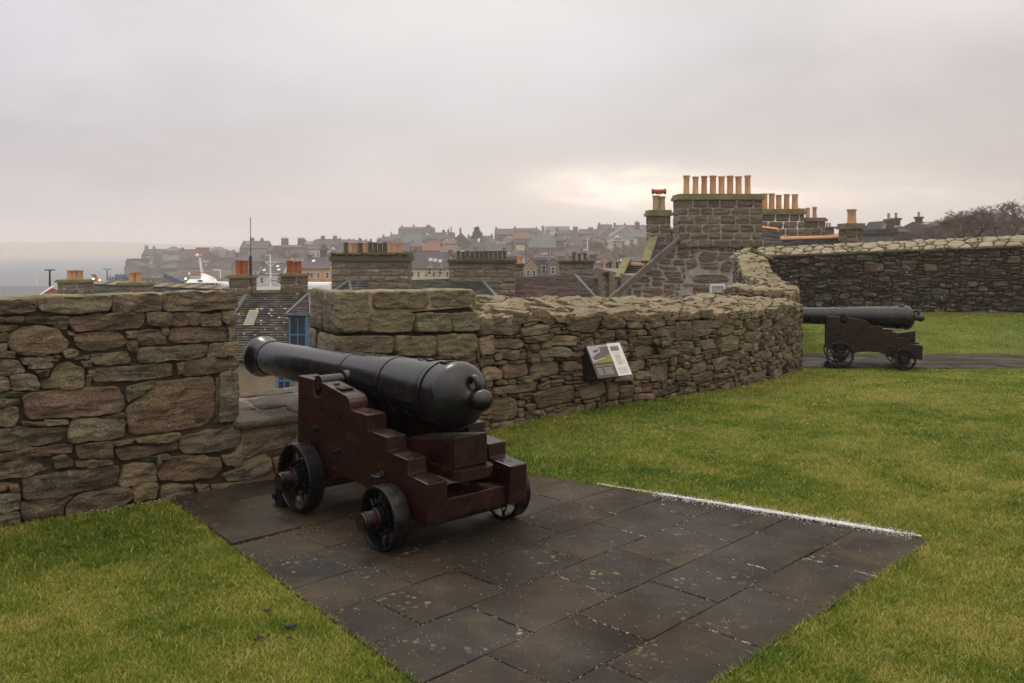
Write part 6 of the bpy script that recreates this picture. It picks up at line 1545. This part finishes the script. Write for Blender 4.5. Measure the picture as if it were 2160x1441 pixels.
for li, line in enumerate(T.split('\n')):
    f_ = line.split(','); x0, x1, yr, ye, yb, Y = map(float, f_[:6]); kind, wl, rf, chs, wins, dp = f_[6:12]; label = ','.join(f_[12:]).strip(); dp = float(dp)
    X0, X1 = xat(x0, Y), xat(x1, Y); zr_, ze_, zb_ = zat(yr, Y), zat(ye, Y), zat(yb, Y)
    h_ = empty('house', ((X0 + X1) / 2, Y + dp / 2, zb_)); tag(h_, label, 'house')
    tri_house(h_, X0, X1, zb_ - 7, ze_, zr_, Y, Y + dp, kind, TW[wl], TR[rf])
    if Y > 60: bases.append(((X0 + X1) / 2, Y + dp / 2, zb_))
    s = Y / F
    if not chs and kind == 's' and Y > 100 and label and 'modern' not in label:
        chs = '%g;%g;%g' % (x0 + 3, yr - 4.5 * 300 / Y - rt.uniform(0, 1.5), max(1.3, 2.6 * 300 / Y)) + ('|%g;%g;%g' % (x1 - 3, yr - 4 * 300 / Y - rt.uniform(0, 1.5), max(1.3, 2.6 * 300 / Y)) if rt.random() < .6 else '')
    for c in [q for q in chs.split('|') if q]:
        cx, ct, hw = map(float, c.split(';')); cy = Y + dp / 2 - .6 if kind == 's' else Y + .2
        zt_ = zat(ct, Y); m = MB(); w_ = hw * s; zbase = min(ze_, zt_ - 1) - .5
        m.box(xat(cx, Y) - w_, xat(cx, Y) + w_, cy, cy + max(.9, w_ * 1.0), zbase, zt_ - .25); m.box(xat(cx, Y) - w_ - .12, xat(cx, Y) + w_ + .12, cy - .12, cy + max(.9, w_) + .12, zt_ - .25, zt_)
        ch_ = m.obj('chimney', TW['stone' if wl not in ('brown',) else 'brown'], h_)
        n = max(1, int(w_ / .32)) 
        for k in range(n): put_pot(ch_, xat(cx, Y) - w_ + 2 * w_ * (k + .5) / n, cy + .45, zt_, .6, .15, M_potb if (li + k) % 3 else M_pot)
    a, b = map(int, wins.split('x'))
    if a:
        top_, bot = ze_, zb_; H_ = (top_ - bot)
        for i in range(a):
            for j in range(b):
                wx = X0 + (X1 - X0) * (j + .5) / b + rt.uniform(-.2, .2); wz = bot + H_ * (i + .55) / a * .9
                ww, wh = min(1.1, (X1 - X0) / b * .42), min(1.6, H_ / a * .55)
                town_window(h_, wx, Y, wz, ww, wh)
    town.append((h_, label))
    # a few rooflights and wet glints on slopes
    if kind == 's' and rt.random() < .45 and Y < 500:
        for k in range(rt.choice([1, 2, 3])):
            t = rt.uniform(.25, .75); xx = X0 + (X1 - X0) * rt.uniform(.1, .9); yy = Y + (dp / 2) * t; zz = ze_ + (zr_ - ze_) * t + .28
            m = MB(); dy_, dz_ = dp / 2 * .1, (zr_ - ze_) * .1; m.hexa([(xx - .35, yy - dy_, zz - dz_), (xx + .35, yy - dy_, zz - dz_), (xx + .35, yy + dy_, zz + dz_), (xx - .35, yy + dy_, zz + dz_)], [(xx - .35, yy - dy_, zz - dz_ + .12), (xx + .35, yy - dy_, zz - dz_ + .12), (xx + .35, yy + dy_, zz + dz_ + .12), (xx - .35, yy + dy_, zz + dz_ + .12)])
            m.obj('rooflight', M_skyglass, h_)
def by(lab): return [h for h, l in town if lab in l][0]
# special features
h = by('clock cupola'); Y = 206.5
m = MB(); x = xat(676, Y); m.box(x - .9, x + .9, Y + 2.6, Y + 4.4, zat(552, Y), zat(544, Y)); cu = m.obj('cupola', TW['orange'], h)
m = MB(); m.box(x - .75, x + .75, Y + 2.75, Y + 4.25, zat(544, Y), zat(528, Y)); m.obj('belfry', TW['grey'], cu)
for dx_ in (-.45, .0, .45): m = MB(); m.box(x + dx_ - .13, x + dx_ + .13, Y + 2.72, Y + 2.78, zat(542, Y), zat(531, Y)); m.obj('louvre', M_win, cu)
m = MB(); m.lathe([(zat(528.5, Y), 1.35), (zat(527, Y), 1.25), (zat(520, Y), .62), (zat(512, Y), .03)], (x, Y + 3.5, 0), 'Z', 8); m.obj('spire', TR['slate'], cu)
h = by('two pointed dormers'); Y = 170
for px in (906, 929):
    x = xat(px, Y); m = MB(); z0, z1, z2_ = zat(580, Y), zat(565, Y), zat(556, Y); m.prism([(x - .75, 0, z0), (x + .75, 0, z0), (x + .75, 0, z1), (x, 0, z2_), (x - .75, 0, z1)], (0, Y - .12, 0), (0, Y + 2.5, 0)); dmr = m.obj('dormer', TW['beige'], h)
    town_window(dmr, x, Y - .13, (z0 + z1) / 2, 1.0, 1.3)
h = by('institutional block'); Y = 519
m = MB(); x0_, x1_ = xat(897, Y), xat(911, Y); m.box(x0_, x1_, Y - 2, Y + 3, zat(500, Y), zat(480, Y)); m.prism([(x0_, 0, zat(480, Y)), (x1_, 0, zat(480, Y)), ((x0_ + x1_) / 2 + .5, 0, zat(474, Y)), ((x0_ + x1_) / 2 - .5, 0, zat(474, Y))], (0, Y - 2, 0), (0, Y + 3, 0)); m.obj('tower', TW['stone'], h)
h = by('church hall'); Y = 399
m = MB(); x = xat(1348, Y); m.box(x - 1, x + 1, Y + 5, Y + 7, zat(480, Y), zat(469, Y)); m.lathe([(zat(469, Y), 1.3), (zat(466, Y), .05)], (x, Y + 6, 0), 'Z', 6); m.obj('bellcote', TW['stone'], h)
m = MB(); X_a, X_m, X_b = xat(1280, 396), xat(1322, 396), xat(1368, 396); m.prism([(X_a, 0, zat(512, 396)), (xat(1340, 396), 0, zat(512, 396)), (xat(1340, 396), 0, zat(500, 396)), (xat(1321, 396), 0, zat(475.5, 396)), (X_a, 0, zat(502, 396))], (0, 397, 0), (0, 410, 0)); m.obj('wing', TW['beige'], h)
h = by('glazed triangular gable'); Y = 348
m = MB(); m.prism([(xat(1292, Y), 0, zat(508, Y)), (xat(1315, Y), 0, zat(508, Y)), (xat(1303, Y), 0, zat(496, Y))], (0, Y, 0), (0, Y + 2, 0)); gl = m.obj('glazed_gable', M_white, h)
for k in range(4):
    x = xat(1296 + k * 4.2, Y); m = MB(); m.box(x - .3, x + .3, Y - .05, Y, zat(507, Y), zat(503 - (2.5 if k in (1, 2) else 0), Y)); m.obj('pane', M_win, gl)

# terrain of the town, sinking to the sea; water; far shore
SEA = -18.0
def tz_town(X, Y):
    pts = np.array(bases + [(x, y, -13.5) for x in (-40, -25, -10, 0, 12) for y in (30, 50, 70)] + [(25, 40, -6), (25, 70, -5), (45, 60, -2.0), (60, 100, 0), (90, 140, 2), (160, 260, 6), (-60, 90, -16), (-100, 60, -17), (-30, 140, -17), (-20, 110, -16), (250, 500, 5), (350, 800, 6), (160, 700, 10), (160, 450, 5), (0, 700, 16), (-90, 650, -10), (30, 10, -6), (-20, 5, -12), (40, -40, -5), (-30, -40, -12)])
    o = np.zeros(len(X))
    for a in range(0, len(X), 4000):
        d2 = (X[a:a + 4000, None] - pts[None, :, 0]) ** 2 + (Y[a:a + 4000, None] - pts[None, :, 1]) ** 2 + 40
        w_ = d2 ** -1.6; o[a:a + 4000] = (w_ * pts[None, :, 2]).sum(1) / w_.sum(1)
    return o - 1.0
txs = np.arange(-420, 900, 8.0); tys = np.arange(-60, 1100, 8.0); TX, TY = np.meshgrid(txs, tys); fx, fy = TX.ravel(), TY.ravel(); TZ = tz_town(fx, fy)
# shoreline: sea lies left of a line running out to the waterfront point
shore = np.interp(fy, [-60, 60, 120, 200, 330, 420, 450, 520, 560, 700, 1100], [-60, -62, -50, -62, -110, -185, -192, -205, -150, -60, 60])
k = np.clip((shore - fx) / 14, 0, 1); TZ = TZ * (1 - k) + (SEA - 6) * k
k = np.clip((fy - 620) / 380, 0, 1) * np.clip((250 - fx) / 300, 0, 1); TZ = TZ * (1 - k) + (SEA - 6) * k
nearf = (fy < 31) & (fx < 16); TZ = np.where(nearf, np.minimum(TZ, -9.5), TZ)
nf = (fx > -12) & (fx < 34) & (fy < 34); TZ = np.where(nf, np.minimum(TZ, -6), TZ)
def ground_mat(name, a, b_, sc=.05):
    m, g, b = newmat(name); c = coords(g); n = g.noise(c, sc, 6, .65); setb(g, b, g.ramp(n, [(.35, a), (.65, b_)]), .95, .1); return m
n_ = len(txs); fs = [(j * n_ + i, j * n_ + i + 1, (j + 1) * n_ + i + 1, (j + 1) * n_ + i) for j in range(len(tys) - 1) for i in range(n_ - 1)]
me = bpy.data.meshes.new('town_ground'); me.from_pydata(np.c_[fx, fy, TZ].tolist(), [], fs); me.materials.append(ground_mat('town_ground', (.075, .07, .05), (.11, .095, .07))); tag(link('town_ground', me), kind='structure')
def sea_mat():
    m, g, b = newmat('sea_water'); c = coords(g); mp = g.n('ShaderNodeMapping'); mp.inputs['Scale'].default_value = (.35, 1.0, 1); g.l(c, mp.inputs[0])
    n = g.noise(mp.outputs[0], .25, 6, .65, .5); setb(g, b, (.04, .066, .078), .42, .22); bump(g, b, n, .5, .6); return m
m = MB(); m.add([(-3700, -850, SEA), (3700, -850, SEA), (3700, 3450, SEA), (-3700, 3450, SEA)], [(0, 1, 2, 3)]); tag(m.obj('sea', sea_mat()), kind='structure')
def ridge_land(name, Y, rows, col, depth=500, seed=1):
    """far land: rows of (px, top row) profile at distance Y"""
    rg = random.Random(seed); vs = []; fs = []; N = 90; K = 7
    px0, px1 = rows[0][0], rows[-1][0]
    for i in range(N + 1):
        px = px0 + (px1 - px0) * i / N; top = np.interp(px, [r_[0] for r_ in rows], [r_[1] for r_ in rows]); zt_ = zat(top, Y) + noise.noise(Vector((px * .03, seed, 0))) * 3
        for k in range(K + 1):
            t = k / K; y = Y - depth * (1 - t); z = SEA - 1 + (zt_ - SEA + 1) * (math.sin(t * math.pi / 2) ** 1.4) + noise.noise(Vector((px * .05, t * 6, seed))) * 2 * t
            vs.append((xat(px, Y), y, z))
        vs.append((xat(px, Y), Y + depth, SEA - 2))
    K2 = K + 2
    for i in range(N):
        for k in range(K2 - 1): fs.append((i * K2 + k, (i + 1) * K2 + k, (i + 1) * K2 + k + 1, i * K2 + k + 1))
    me = bpy.data.meshes.new(name); me.from_pydata(vs, [], fs); me.materials.append(col); me.polygons.foreach_set('use_smooth', [True] * len(fs)); return tag(link(name, me), kind='structure')
ridge_land('far_shore', 2300, [(-900, 520), (-200, 515), (0, 517), (80, 514), (170, 518), (260, 521), (330, 523), (500, 526), (620, 528)], ground_mat('far_shore_grass', (.34, .25, .13), (.17, .15, .09), .012), 500, 3)
ridge_land('far_hill', 2900, [(-1200, 509), (-400, 508), (0, 510), (90, 511), (170, 509), (280, 512), (420, 517), (600, 525), (700, 530)], ground_mat('far_hill_moor', (.10, .09, .06), (.14, .12, .08), .006), 500, 8)
# a few croft houses on the far shore
for i, px in enumerate((108, 118, 222, 228, 300)):
    Y = 2150; m = MB(); x = xat(px, Y); m.prism([(x - 5, 0, zat(524, Y)), (x + 5, 0, zat(524, Y)), (x + 5, 0, zat(521, Y)), (x, 0, zat(518.5, Y)), (x - 5, 0, zat(521, Y))], (0, Y, 0), (0, Y + 12, 0))
    tag(m.obj('croft_house', TW['white']), 'tiny pale croft on the misty far shore, ' + ('leftmost of five', 'second from the left', 'middle one of five', 'fourth from the left', 'rightmost, just left of the waterfront')[i], 'house', 'crofts on the far shore')

# ------------------------------------------------------------------ harbour
def lamp(px, ytop, ybot, Y, label, arms=2):
    r_ = empty('lamp_post', at(px, ybot, Y)); tag(r_, label, 'lamp post'); s = Y / F
    m = MB(); m.tube([at(px, ybot + 25, Y), at(px, ytop + 2, Y)], [.13, .08], 8); m.obj('post', M_iron2, r_)
    for d_ in ((-1, 1) if arms == 2 else (1,)):
        p = at(px, ytop + 2, Y); q = p + Vector((d_ * 5.5 * s, 0, 2.0 * s)); m = MB(); m.tube([p, q], .035, 6); a_ = m.obj('arm', M_iron2, r_); m = MB(); m.box(q.x - .2, q.x + .2, q.y - .15, q.y + .15, q.z - .04, q.z + .08); m.obj('lantern', M_greyst if False else M_lead, a_)
lamp(226, 568, 592, 150, 'double-armed harbour lamp post beside the pier')
lamp(105, 570, 611, 85, 'lamp post behind the pale container at the left')
r_ = empty('flagpole', at(78, 612, 80)); m = MB(); m.tube([at(78, 640, 80), at(78, 576, 80)], [.10, .05], 8); m.obj('pole', M_white, r_); tag(r_, 'thin white pole over the red-gabled shed', 'pole')
r_ = empty('flagpole', at(1239, 560, 240)); m = MB(); m.tube([at(1239, 560, 240), at(1239, 501, 240)], [.22, .12], 8); m.obj('pole', M_white, r_); tag(r_, 'tall white pole in the middle of the town', 'pole')
# red gabled shed
sh = empty('shed', at(35, 640, 72)); tag(sh, 'harbour shed with a grey roof and a red gable, at the left edge', 'shed')
Y = 72; m = MB(); zr_, ze_ = zat(611, Y), zat(636, Y); X1 = xat(69, Y)
a0, a1 = Vector((xat(-160, Y), Y + 3, zr_)), Vector((X1, Y + 3, zr_)); b0, b1 = Vector((xat(-160, Y), Y, ze_)), Vector((X1 - .2, Y, ze_)); c1 = Vector((X1 + .9, Y + 6.2, ze_))
m.prism([b1, c1, a1], (0, 0, 0), (-.15, 0, 0)); m.obj('gable', plain('red_boards', (.33, .055, .04), .7), sh)
m = MB(); m.hexa([b0, b1, a1, a0], [b0 + Vector((0, 0, .15)), b1 + Vector((.1, 0, .15)), a1 + Vector((.1, 0, .15)), a0 + Vector((0, 0, .15))]); m.obj('roof', plain('grey_sheet_roof', (.085, .09, .10), .6), sh)
bar(sh, 'barge_board', b1 + Vector((.15, -.05, .05)), a1 + Vector((.15, 0, .1)), .04, .10, M_white); bar(sh, 'barge_board', a1 + Vector((.15, 0, .1)), c1 + Vector((.05, 0, .1)), .04, .10, M_white)
m = MB(); m.box(xat(-160, Y), X1 - .3, Y + .1, Y + 6, -17.5, ze_ - .05); m.obj('wall', plain('red_wall', (.30, .05, .04), .7), sh)
cn = empty('container', at(101, 640, 84)); tag(cn, 'small pale ribbed container behind the left wall', 'container'); Y = 84; m = MB(); m.box(xat(90, Y), xat(114, Y), Y, Y + 4, zat(660, Y), zat(613, Y)); m.obj('body', plain('cream_steel', (.50, .47, .41), .6), cn)
for k in range(6): m = MB(); x = xat(92 + k * 4, Y); m.box(x - .04, x + .04, Y - .05, Y, zat(650, Y), zat(615, Y)); m.obj('rib', bpy.data.materials['cream_steel'], cn)
m = MB(); m.box(xat(88, Y), xat(91, Y), Y - .1, Y + 3, zat(655, Y), zat(615, Y)); m.obj('door', M_blue, cn)
# pier
pr = empty('pier', at(290, 590, 260)); tag(pr, 'long timber pier on piles in front of the waterfront houses', 'pier'); Y = 260
m = MB(); m.box(xat(228, Y), xat(370, Y), Y, Y + 8, zat(588, Y), zat(586, Y)); m.obj('deck', TW['brown'], pr)
for k in range(20): m = MB(); x = xat(230 + k * 7, Y); m.box(x - .25, x + .25, Y + .2, Y + .8, SEA - 3, zat(588, Y)); m.obj('pile', TW['brown'], pr)
for k in range(12): m = MB(); x = xat(230 + k * 3.2, Y); m.box(x - .06, x + .06, Y, Y + .1, zat(586, Y), zat(581, Y)); m.obj('railing', M_iron2, pr)
m = MB(); m.box(xat(236, Y), xat(262, Y), Y + 2, Y + 5, zat(585.5, Y), zat(579, Y)); m.obj('blue_crate_stack', M_blue, pr)
# white ship
M_sh = plain('ship_white', (.75, .75, .76), .4, .05, bmp=0); M_shr = plain('ship_red', (.40, .04, .03), .5, .1, bmp=0)
sp = empty('ship', at(425, 606, 190)); tag(sp, 'white ferry superstructure with a tall mast, dark bridge windows and a red-edged deck', 'ship'); Y = 190
def bx(name, x0, x1, y0, y1, yy0, yy1, mt, par=None):
    m = MB(); m.box(xat(x0, Y), xat(x1, Y), yy0, yy1, zat(y1, Y), zat(y0, Y)); return m.obj(name, mt, par or sp)
m = MB(); m.hexa([at(392, 597, Y), at(461, 597, Y), at(461, 597, Y + 9), at(392, 597, Y + 9)], [at(399, 589, Y + .8), at(455, 588, Y + .8), at(455, 588, Y + 8.5), at(399, 589, Y + 8.5)]); m.obj('bridge_roof', M_sh, sp)
b_ = bx('bridge', 394, 459, 597, 606, Y + .8, Y + 8, M_sh)
for x0, x1 in ((395, 397), (399, 400.5), (404, 408), (409, 412), (425, 430), (432, 438), (440, 449), (453, 456)): bx('bridge_window', x0, x1, 598, 604, Y + .72, Y + .8, M_win, b_)
bx('nameboard', 417, 426, 590.5, 592.5, Y - .05, Y + .5, M_black)
m = MB(); m.hexa([at(425, 589, Y + 2), at(455, 587, Y + 2), at(455, 587, Y + 6), at(425, 589, Y + 6)], [at(423, 577, Y + 2), at(428, 575, Y + 2), at(428, 575, Y + 6), at(423, 577, Y + 6)]); m.obj('funnel_casing', M_sh, sp)
m = MB(); m.hexa([at(416, 576, Y + 2), at(447, 575, Y + 2), at(447, 575, Y + 6), at(416, 576, Y + 6)], [at(416, 574.6, Y + 2), at(447, 574, Y + 2), at(447, 574, Y + 6), at(416, 574.6, Y + 6)]); m.obj('red_deck', M_shr, sp)
bx('light_gantry', 439, 454, 569.5, 571, Y + 3, Y + 4, M_sh); bx('gantry_post', 454, 455, 570, 588, Y + 3, Y + 3.4, M_sh)
m = MB(); m.tube([at(426, 575, Y + 3), at(421, 543, Y + 3)], [.35, .18], 8); m.obj('mast', M_sh, sp)
bx('mast_platform', 418, 434, 560.5, 562, Y + 2.4, Y + 3.6, M_shr); bx('mast_yard', 418, 429, 551.5, 552.5, Y + 2.8, Y + 3.2, M_sh)
for px, py, r_ in ((416, 539, .42), (399, 577.5, .28), (434.5, 560, .18), (424, 538, .16)):
    m = MB(); m.lathe([(-r_ * .9, r_ * .3), (-r_ * .4, r_ * .9), (r_ * .2, r_), (r_ * .75, r_ * .6), (r_, .02)], at(px, py, Y + 2.5), 'Z', 12); m.obj('radar_dome', M_sh, sp, True)
for k in range(7): bx('rail_post', 399 + k * 4, 399.4 + k * 4, 584, 589, Y + 1, Y + 1.1, M_sh)
bx('rail', 398, 424, 583.5, 584.1, Y + 1, Y + 1.1, M_sh)
hull = MB(); hull.hexa([at(360, 640, Y + 1), at(480, 640, Y + 1), at(480, 640, Y + 10), at(360, 640, Y + 10)], [at(340, 606, Y), at(500, 606, Y), at(500, 606, Y + 11), at(340, 606, Y + 11)]); hull.obj('hull', M_blue, sp)
bx('deck_house', 455, 482, 600, 606, Y + 3, Y + 8, M_sh)
def shine(name, col, px, py, Yy, r_, par, st):
    m_ = bpy.data.materials.new(name); m_.use_nodes = True; b = m_.node_tree.nodes['Principled BSDF']; b.inputs['Emission Color'].default_value = (*col, 1); b.inputs['Emission Strength'].default_value = st
    m = MB(); m.lathe([(-r_, .01), (-r_ * .6, r_ * .8), (0, r_), (r_ * .6, r_ * .8), (r_, .01)], at(px, py, Yy), 'Z', 10); return m.obj('deck_lamp', m_, par)
shine('warm_lamp', (1, .72, .4), 429, 586.5, Y + .8, .26, sp, 14); shine('warm_lamp_small', (1, .75, .4), 391.5, 588, Y + .5, .16, sp, 8)
# crane, fishing boat, mast of another ship
cr = empty('crane', at(375, 600, 170)); tag(cr, 'dark blue harbour crane jib left of the white ferry', 'crane'); Y = 170
bar(cr, 'jib', at(384, 600, Y), at(345, 583, Y), .35, .7, plain('crane_blue', (.05, .08, .17), .6)); bar(cr, 'jib_head', at(350, 588, Y), at(344, 582, Y), .25, .3, M_iron2); m = MB(); m.box(xat(366, Y), xat(371, Y), Y - .6, Y + .4, zat(599, Y), zat(593, Y)); m.obj('winch', M_iron2, cr)
bar(cr, 'mast', at(384, 640, Y), at(384, 598, Y), .6, .8, bpy.data.materials['crane_blue'])
bt = empty('fishing_boat', at(199, 594, 175)); tag(bt, 'small orange fishing boat with lit deck lamps beyond the mossy roof', 'boat'); Y = 175
m = MB(); m.hexa([at(188, 600, Y), at(210, 600, Y), at(210, 600, Y + 4), at(188, 600, Y + 4)], [at(186, 592, Y), at(211, 591, Y), at(211, 591, Y + 5), at(186, 592, Y + 5)]); m.obj('hull', plain('boat_red', (.45, .10, .05), .5), bt)
for k in range(4): bar(bt, 'derrick', at(201 + k * 2, 591, Y + 1), at(192 + k * 3, 579, Y + 1), .10, .14, M_shr if k % 2 else M_black)
shine('warm_lamp_boat', (1, .68, .35), 197, 590, Y - .2, .28, bt, 16); shine('warm_lamp_boat_small', (1, .6, .3), 210, 591, Y - .2, .12, bt, 8)
ms_ = empty('ship', at(570, 606, 160)); tag(ms_, 'white ship mast with crosstrees and red lamps rising behind the mossy ridge', 'ship'); Y = 160
m = MB(); m.tube([at(571, 612, Y), at(570, 536, Y)], [.20, .10], 8); m.obj('mast', M_sh, ms_)
bar(ms_, 'crosstree', at(559, 553, Y), at(589, 553.5, Y), .07, .12, M_sh); bar(ms_, 'crosstree', at(556, 578, Y), at(591, 579, Y), .07, .12, M_sh); bar(ms_, 'crosstree', at(558, 539, Y), at(571, 539, Y), .05, .08, M_sh)
bar(ms_, 'stay', at(560, 553, Y), at(570, 563, Y), .05, .08, M_sh); bar(ms_, 'stay', at(582, 553, Y), at(571, 563, Y), .05, .08, M_sh)
for px, py in ((557, 551), (558, 575)): m = MB(); m.box(xat(px, Y) - .14, xat(px, Y) + .14, Y - .2, Y + .2, zat(py + 4, Y), zat(py, Y)); m.obj('red_lamp', M_shr, ms_)
bar(ms_, 'blue_boom', at(572, 593, Y), at(592, 593.5, Y), .12, .18, M_blue)
m = MB(); m.hexa([at(520, 640, Y), at(700, 640, Y), at(700, 640, Y + 9), at(520, 640, Y + 9)], [at(505, 606, Y), at(700, 602, Y), at(700, 602, Y + 9), at(505, 606, Y + 9)]); m.obj('hull', M_sh, ms_)
m = MB(); m.box(xat(635, Y), xat(690, Y), Y + 1, Y + 6, zat(606, Y), zat(598, Y)); m.obj('deck_house', M_sh, ms_)

# ------------------------------------------------------------------ trees
def bare_tree_mesh(seed, h, spread, levels=7, twig=.012):
    rg = random.Random(seed); V = []; Fc = []
    def seg(a, b, ra, rb):
        t = (b - a); L = t.length
        if L < 1e-5: return
        t /= L; up = Vector((0, 0, 1)) if abs(t.z) < .9 else Vector((1, 0, 0)); u = t.cross(up).normalized(); w = t.cross(u); o = len(V)
        for p, r_ in ((a, ra), (b, rb)):
            for k in range(3): an = 2.094 * k; V.append(tuple(p + (u * math.cos(an) + w * math.sin(an)) * r_))
        Fc.extend([(o + k, o + (k + 1) % 3, o + 3 + (k + 1) % 3, o + 3 + k) for k in range(3)])
    def grow(p, dr, L, r_, lv):
        q = p; n = 2 if lv > 3 else 1; d_ = dr
        for i in range(n):
            d_ = (d_ + Vector((rg.gauss(0, .16), rg.gauss(0, .16), rg.gauss(.03, .10)))).normalized(); e = q + d_ * L / n; seg(q, e, r_ * (1 - .25 * i / n), r_ * (1 - .25 * (i + 1) / n)); q = e
        if lv == 0: return
        for k in range(3 if lv < levels - 1 or rg.random() < .6 else 4):
            nd = (d_ + Vector((rg.gauss(0, .62), rg.gauss(0, .62), rg.gauss(.05, .35))) * spread).normalized(); grow(q, nd, L * rg.uniform(.66, .86), max(twig, r_ * .62), lv - 1)
    grow(Vector((0, 0, 0)), Vector((0, 0, 1)), h * .22, h * .03, levels)
    me = bpy.data.meshes.new('branches'); me.from_pydata(V, [], Fc); return me
M_bark = plain('bare_bark', (.13, .10, .078), .95, .3, 3, bmp=0)
tm = [bare_tree_mesh(i + 40, 6.5, .95, 6, .015) for i in range(4)]
for q in tm: q.materials.append(M_bark)
def trunk(parent, x, y, z0, z1, r_):
    m = MB(); m.tube([(x, y, z0), (x + .05, y, (z0 + z1) / 2), (x, y, z1)], [r_ * 1.3, r_, r_ * .85], 8); m.obj('trunk', M_bark, parent)
spots = [(1945, 482, 78, 'bare low tree, leftmost of the thicket over the back wall'), (1985, 464, 80, 'bare twiggy tree between the dark stack and the taller trees'), (2030, 447, 76, 'bare tree left of the tall pair by the dark house'), (2068, 432, 74, 'bare tall tree just left of the dark house at the right edge'),
         (2108, 420, 78, 'bare tree in front of the dark house at the right edge'), (2150, 413, 72, 'tallest bare tree at the right edge of the picture'), (1925, 490, 95, 'bare small tree behind the dusky house with the right-hand stack'), (2010, 470, 70, 'bare bushy tree low over the back wall, middle of the thicket'),
         (2140, 450, 66, 'bare bushy tree low over the wall in the right corner'), (1775, 488, 150, 'pale bare tree far behind, left of the single fat pot'), (1838, 487, 150, 'pale bare tree far behind, right of the single fat pot'), (1965, 480, 64, 'bare bush in the left half of the thicket, nearest the wall')]
for i, (px, yt, Y, lab) in enumerate(spots):
    zt_ = zat(yt, Y); z0 = zat(530, Y); hh = (zt_ - z0) * 1.22
    t_ = empty('bare_tree', (xat(px, Y), Y, z0)); tag(t_, lab, 'tree', 'bare trees beyond the back wall')
    trunk(t_, xat(px, Y), Y, z0 - 2, z0 + .3, .16)
    for kk in range(1):
        o = link('branches', tm[(i + kk) % 4], t_, False); s_ = hh / 6.3; o.scale = (s_ * 1.5, s_ * 1.5, s_); o.rotation_euler = (0, 0, i * 1.3 + kk * 2)
for px, py0, py1, Y, lab in ((1057, 494, 514, 330, 'bare pale tree clump left of the cream tower'), (1100, 520, 556, 240, 'bare tree in front of the cream tower'), (1250, 500, 536, 300, 'bare tree cluster between slate roofs, right of centre'), (1278, 502, 534, 300, 'bare round tree left of the stepped terraces'),
                            (1128, 524, 552, 250, 'bare branching tree before the broad slate-roofed house'), (800, 498, 512, 480, 'low bare tree clump on the skyline left of the institution')):
    t_ = empty('bare_tree', at(px, py1, Y)); tag(t_, lab, 'tree', 'bare trees in the town'); hh = (py1 - py0) * Y / F; trunk(t_, xat(px, Y), Y, zat(py1, Y) - 3, zat(py1, Y) + .3, .2)
    o = link('branches', tm[int(px) % 3], t_, False); s_ = hh / 6.0; o.scale = (s_ * 1.4, s_ * 1.4, s_)
# dark conifer
cf = empty('conifer', at(1006, 504, 380)); tag(cf, 'dark ragged conifer standing on the skyline of the town', 'tree'); Y = 380
m = MB(); m.tube([at(1006, 510, Y), at(1006, 482, Y)], [.4, .08], 6); m.obj('trunk', M_bark, cf)
rg = random.Random(2); m = MB(); z0, z1 = zat(505, Y), zat(479.5, Y); x = xat(1006, Y)
for i in range(900):
    t = rg.random() ** .8; rr = (1 - t) * 2.6 * rg.uniform(.5, 1.1) + .25; a = rg.uniform(0, 6.28); c = Vector((x + math.cos(a) * rr, Y + math.sin(a) * rr, z0 + (z1 - z0) * t)); s_ = .35 * rg.uniform(.6, 1.4)
    p = [c + Vector((rg.gauss(0, s_), rg.gauss(0, s_), rg.gauss(0, s_ * .8))) for _ in range(3)]; m.add(p, [(0, 1, 2)])
m.obj('crown', plain('conifer_green', (.025, .04, .025), .9, .3, 2, bmp=0), cf)

# ------------------------------------------------------------------ sea haar: one even volume round everything
hz = MB(); hz.box(-3800, 3800, -900, 3500, SEA - 8, 66); m_ = bpy.data.materials.new('haze_air'); m_.use_nodes = True; t = m_.node_tree; t.nodes.clear(); g = G(t)
pv = g.n('ShaderNodeVolumePrincipled'); pv.inputs['Color'].default_value = (.97, .94, .96, 1); pv.inputs['Density'].default_value = .00058; pv.inputs['Anisotropy'].default_value = .2
ou = g.n('ShaderNodeOutputMaterial'); g.l(pv.outputs[0], ou.inputs['Volume'])
hzo = hz.obj('haze', m_); tag(hzo, kind='stuff')

def joint_moss():
    rg = random.Random(31); m = MB()
    for p, q in slab_joints:
        a, b = Vector(p), Vector(q)
        for k in range(rg.choice([0, 4, 9, 18])):
            t = rg.random(); c = a.lerp(b, t); r_ = rg.uniform(.003, .008)
            m.lathe([(-.004, r_), (.0, r_ * .9), (r_ * .35, r_ * .3)], (c.x + rg.gauss(0, .003), c.y + rg.gauss(0, .003), .001), 'Z', 6)
    tag(m.obj('joint_moss', plain('joint_moss', (.06, .07, .02), .95, .4, 30, bmp=0), smooth=True), kind='stuff')
joint_moss()
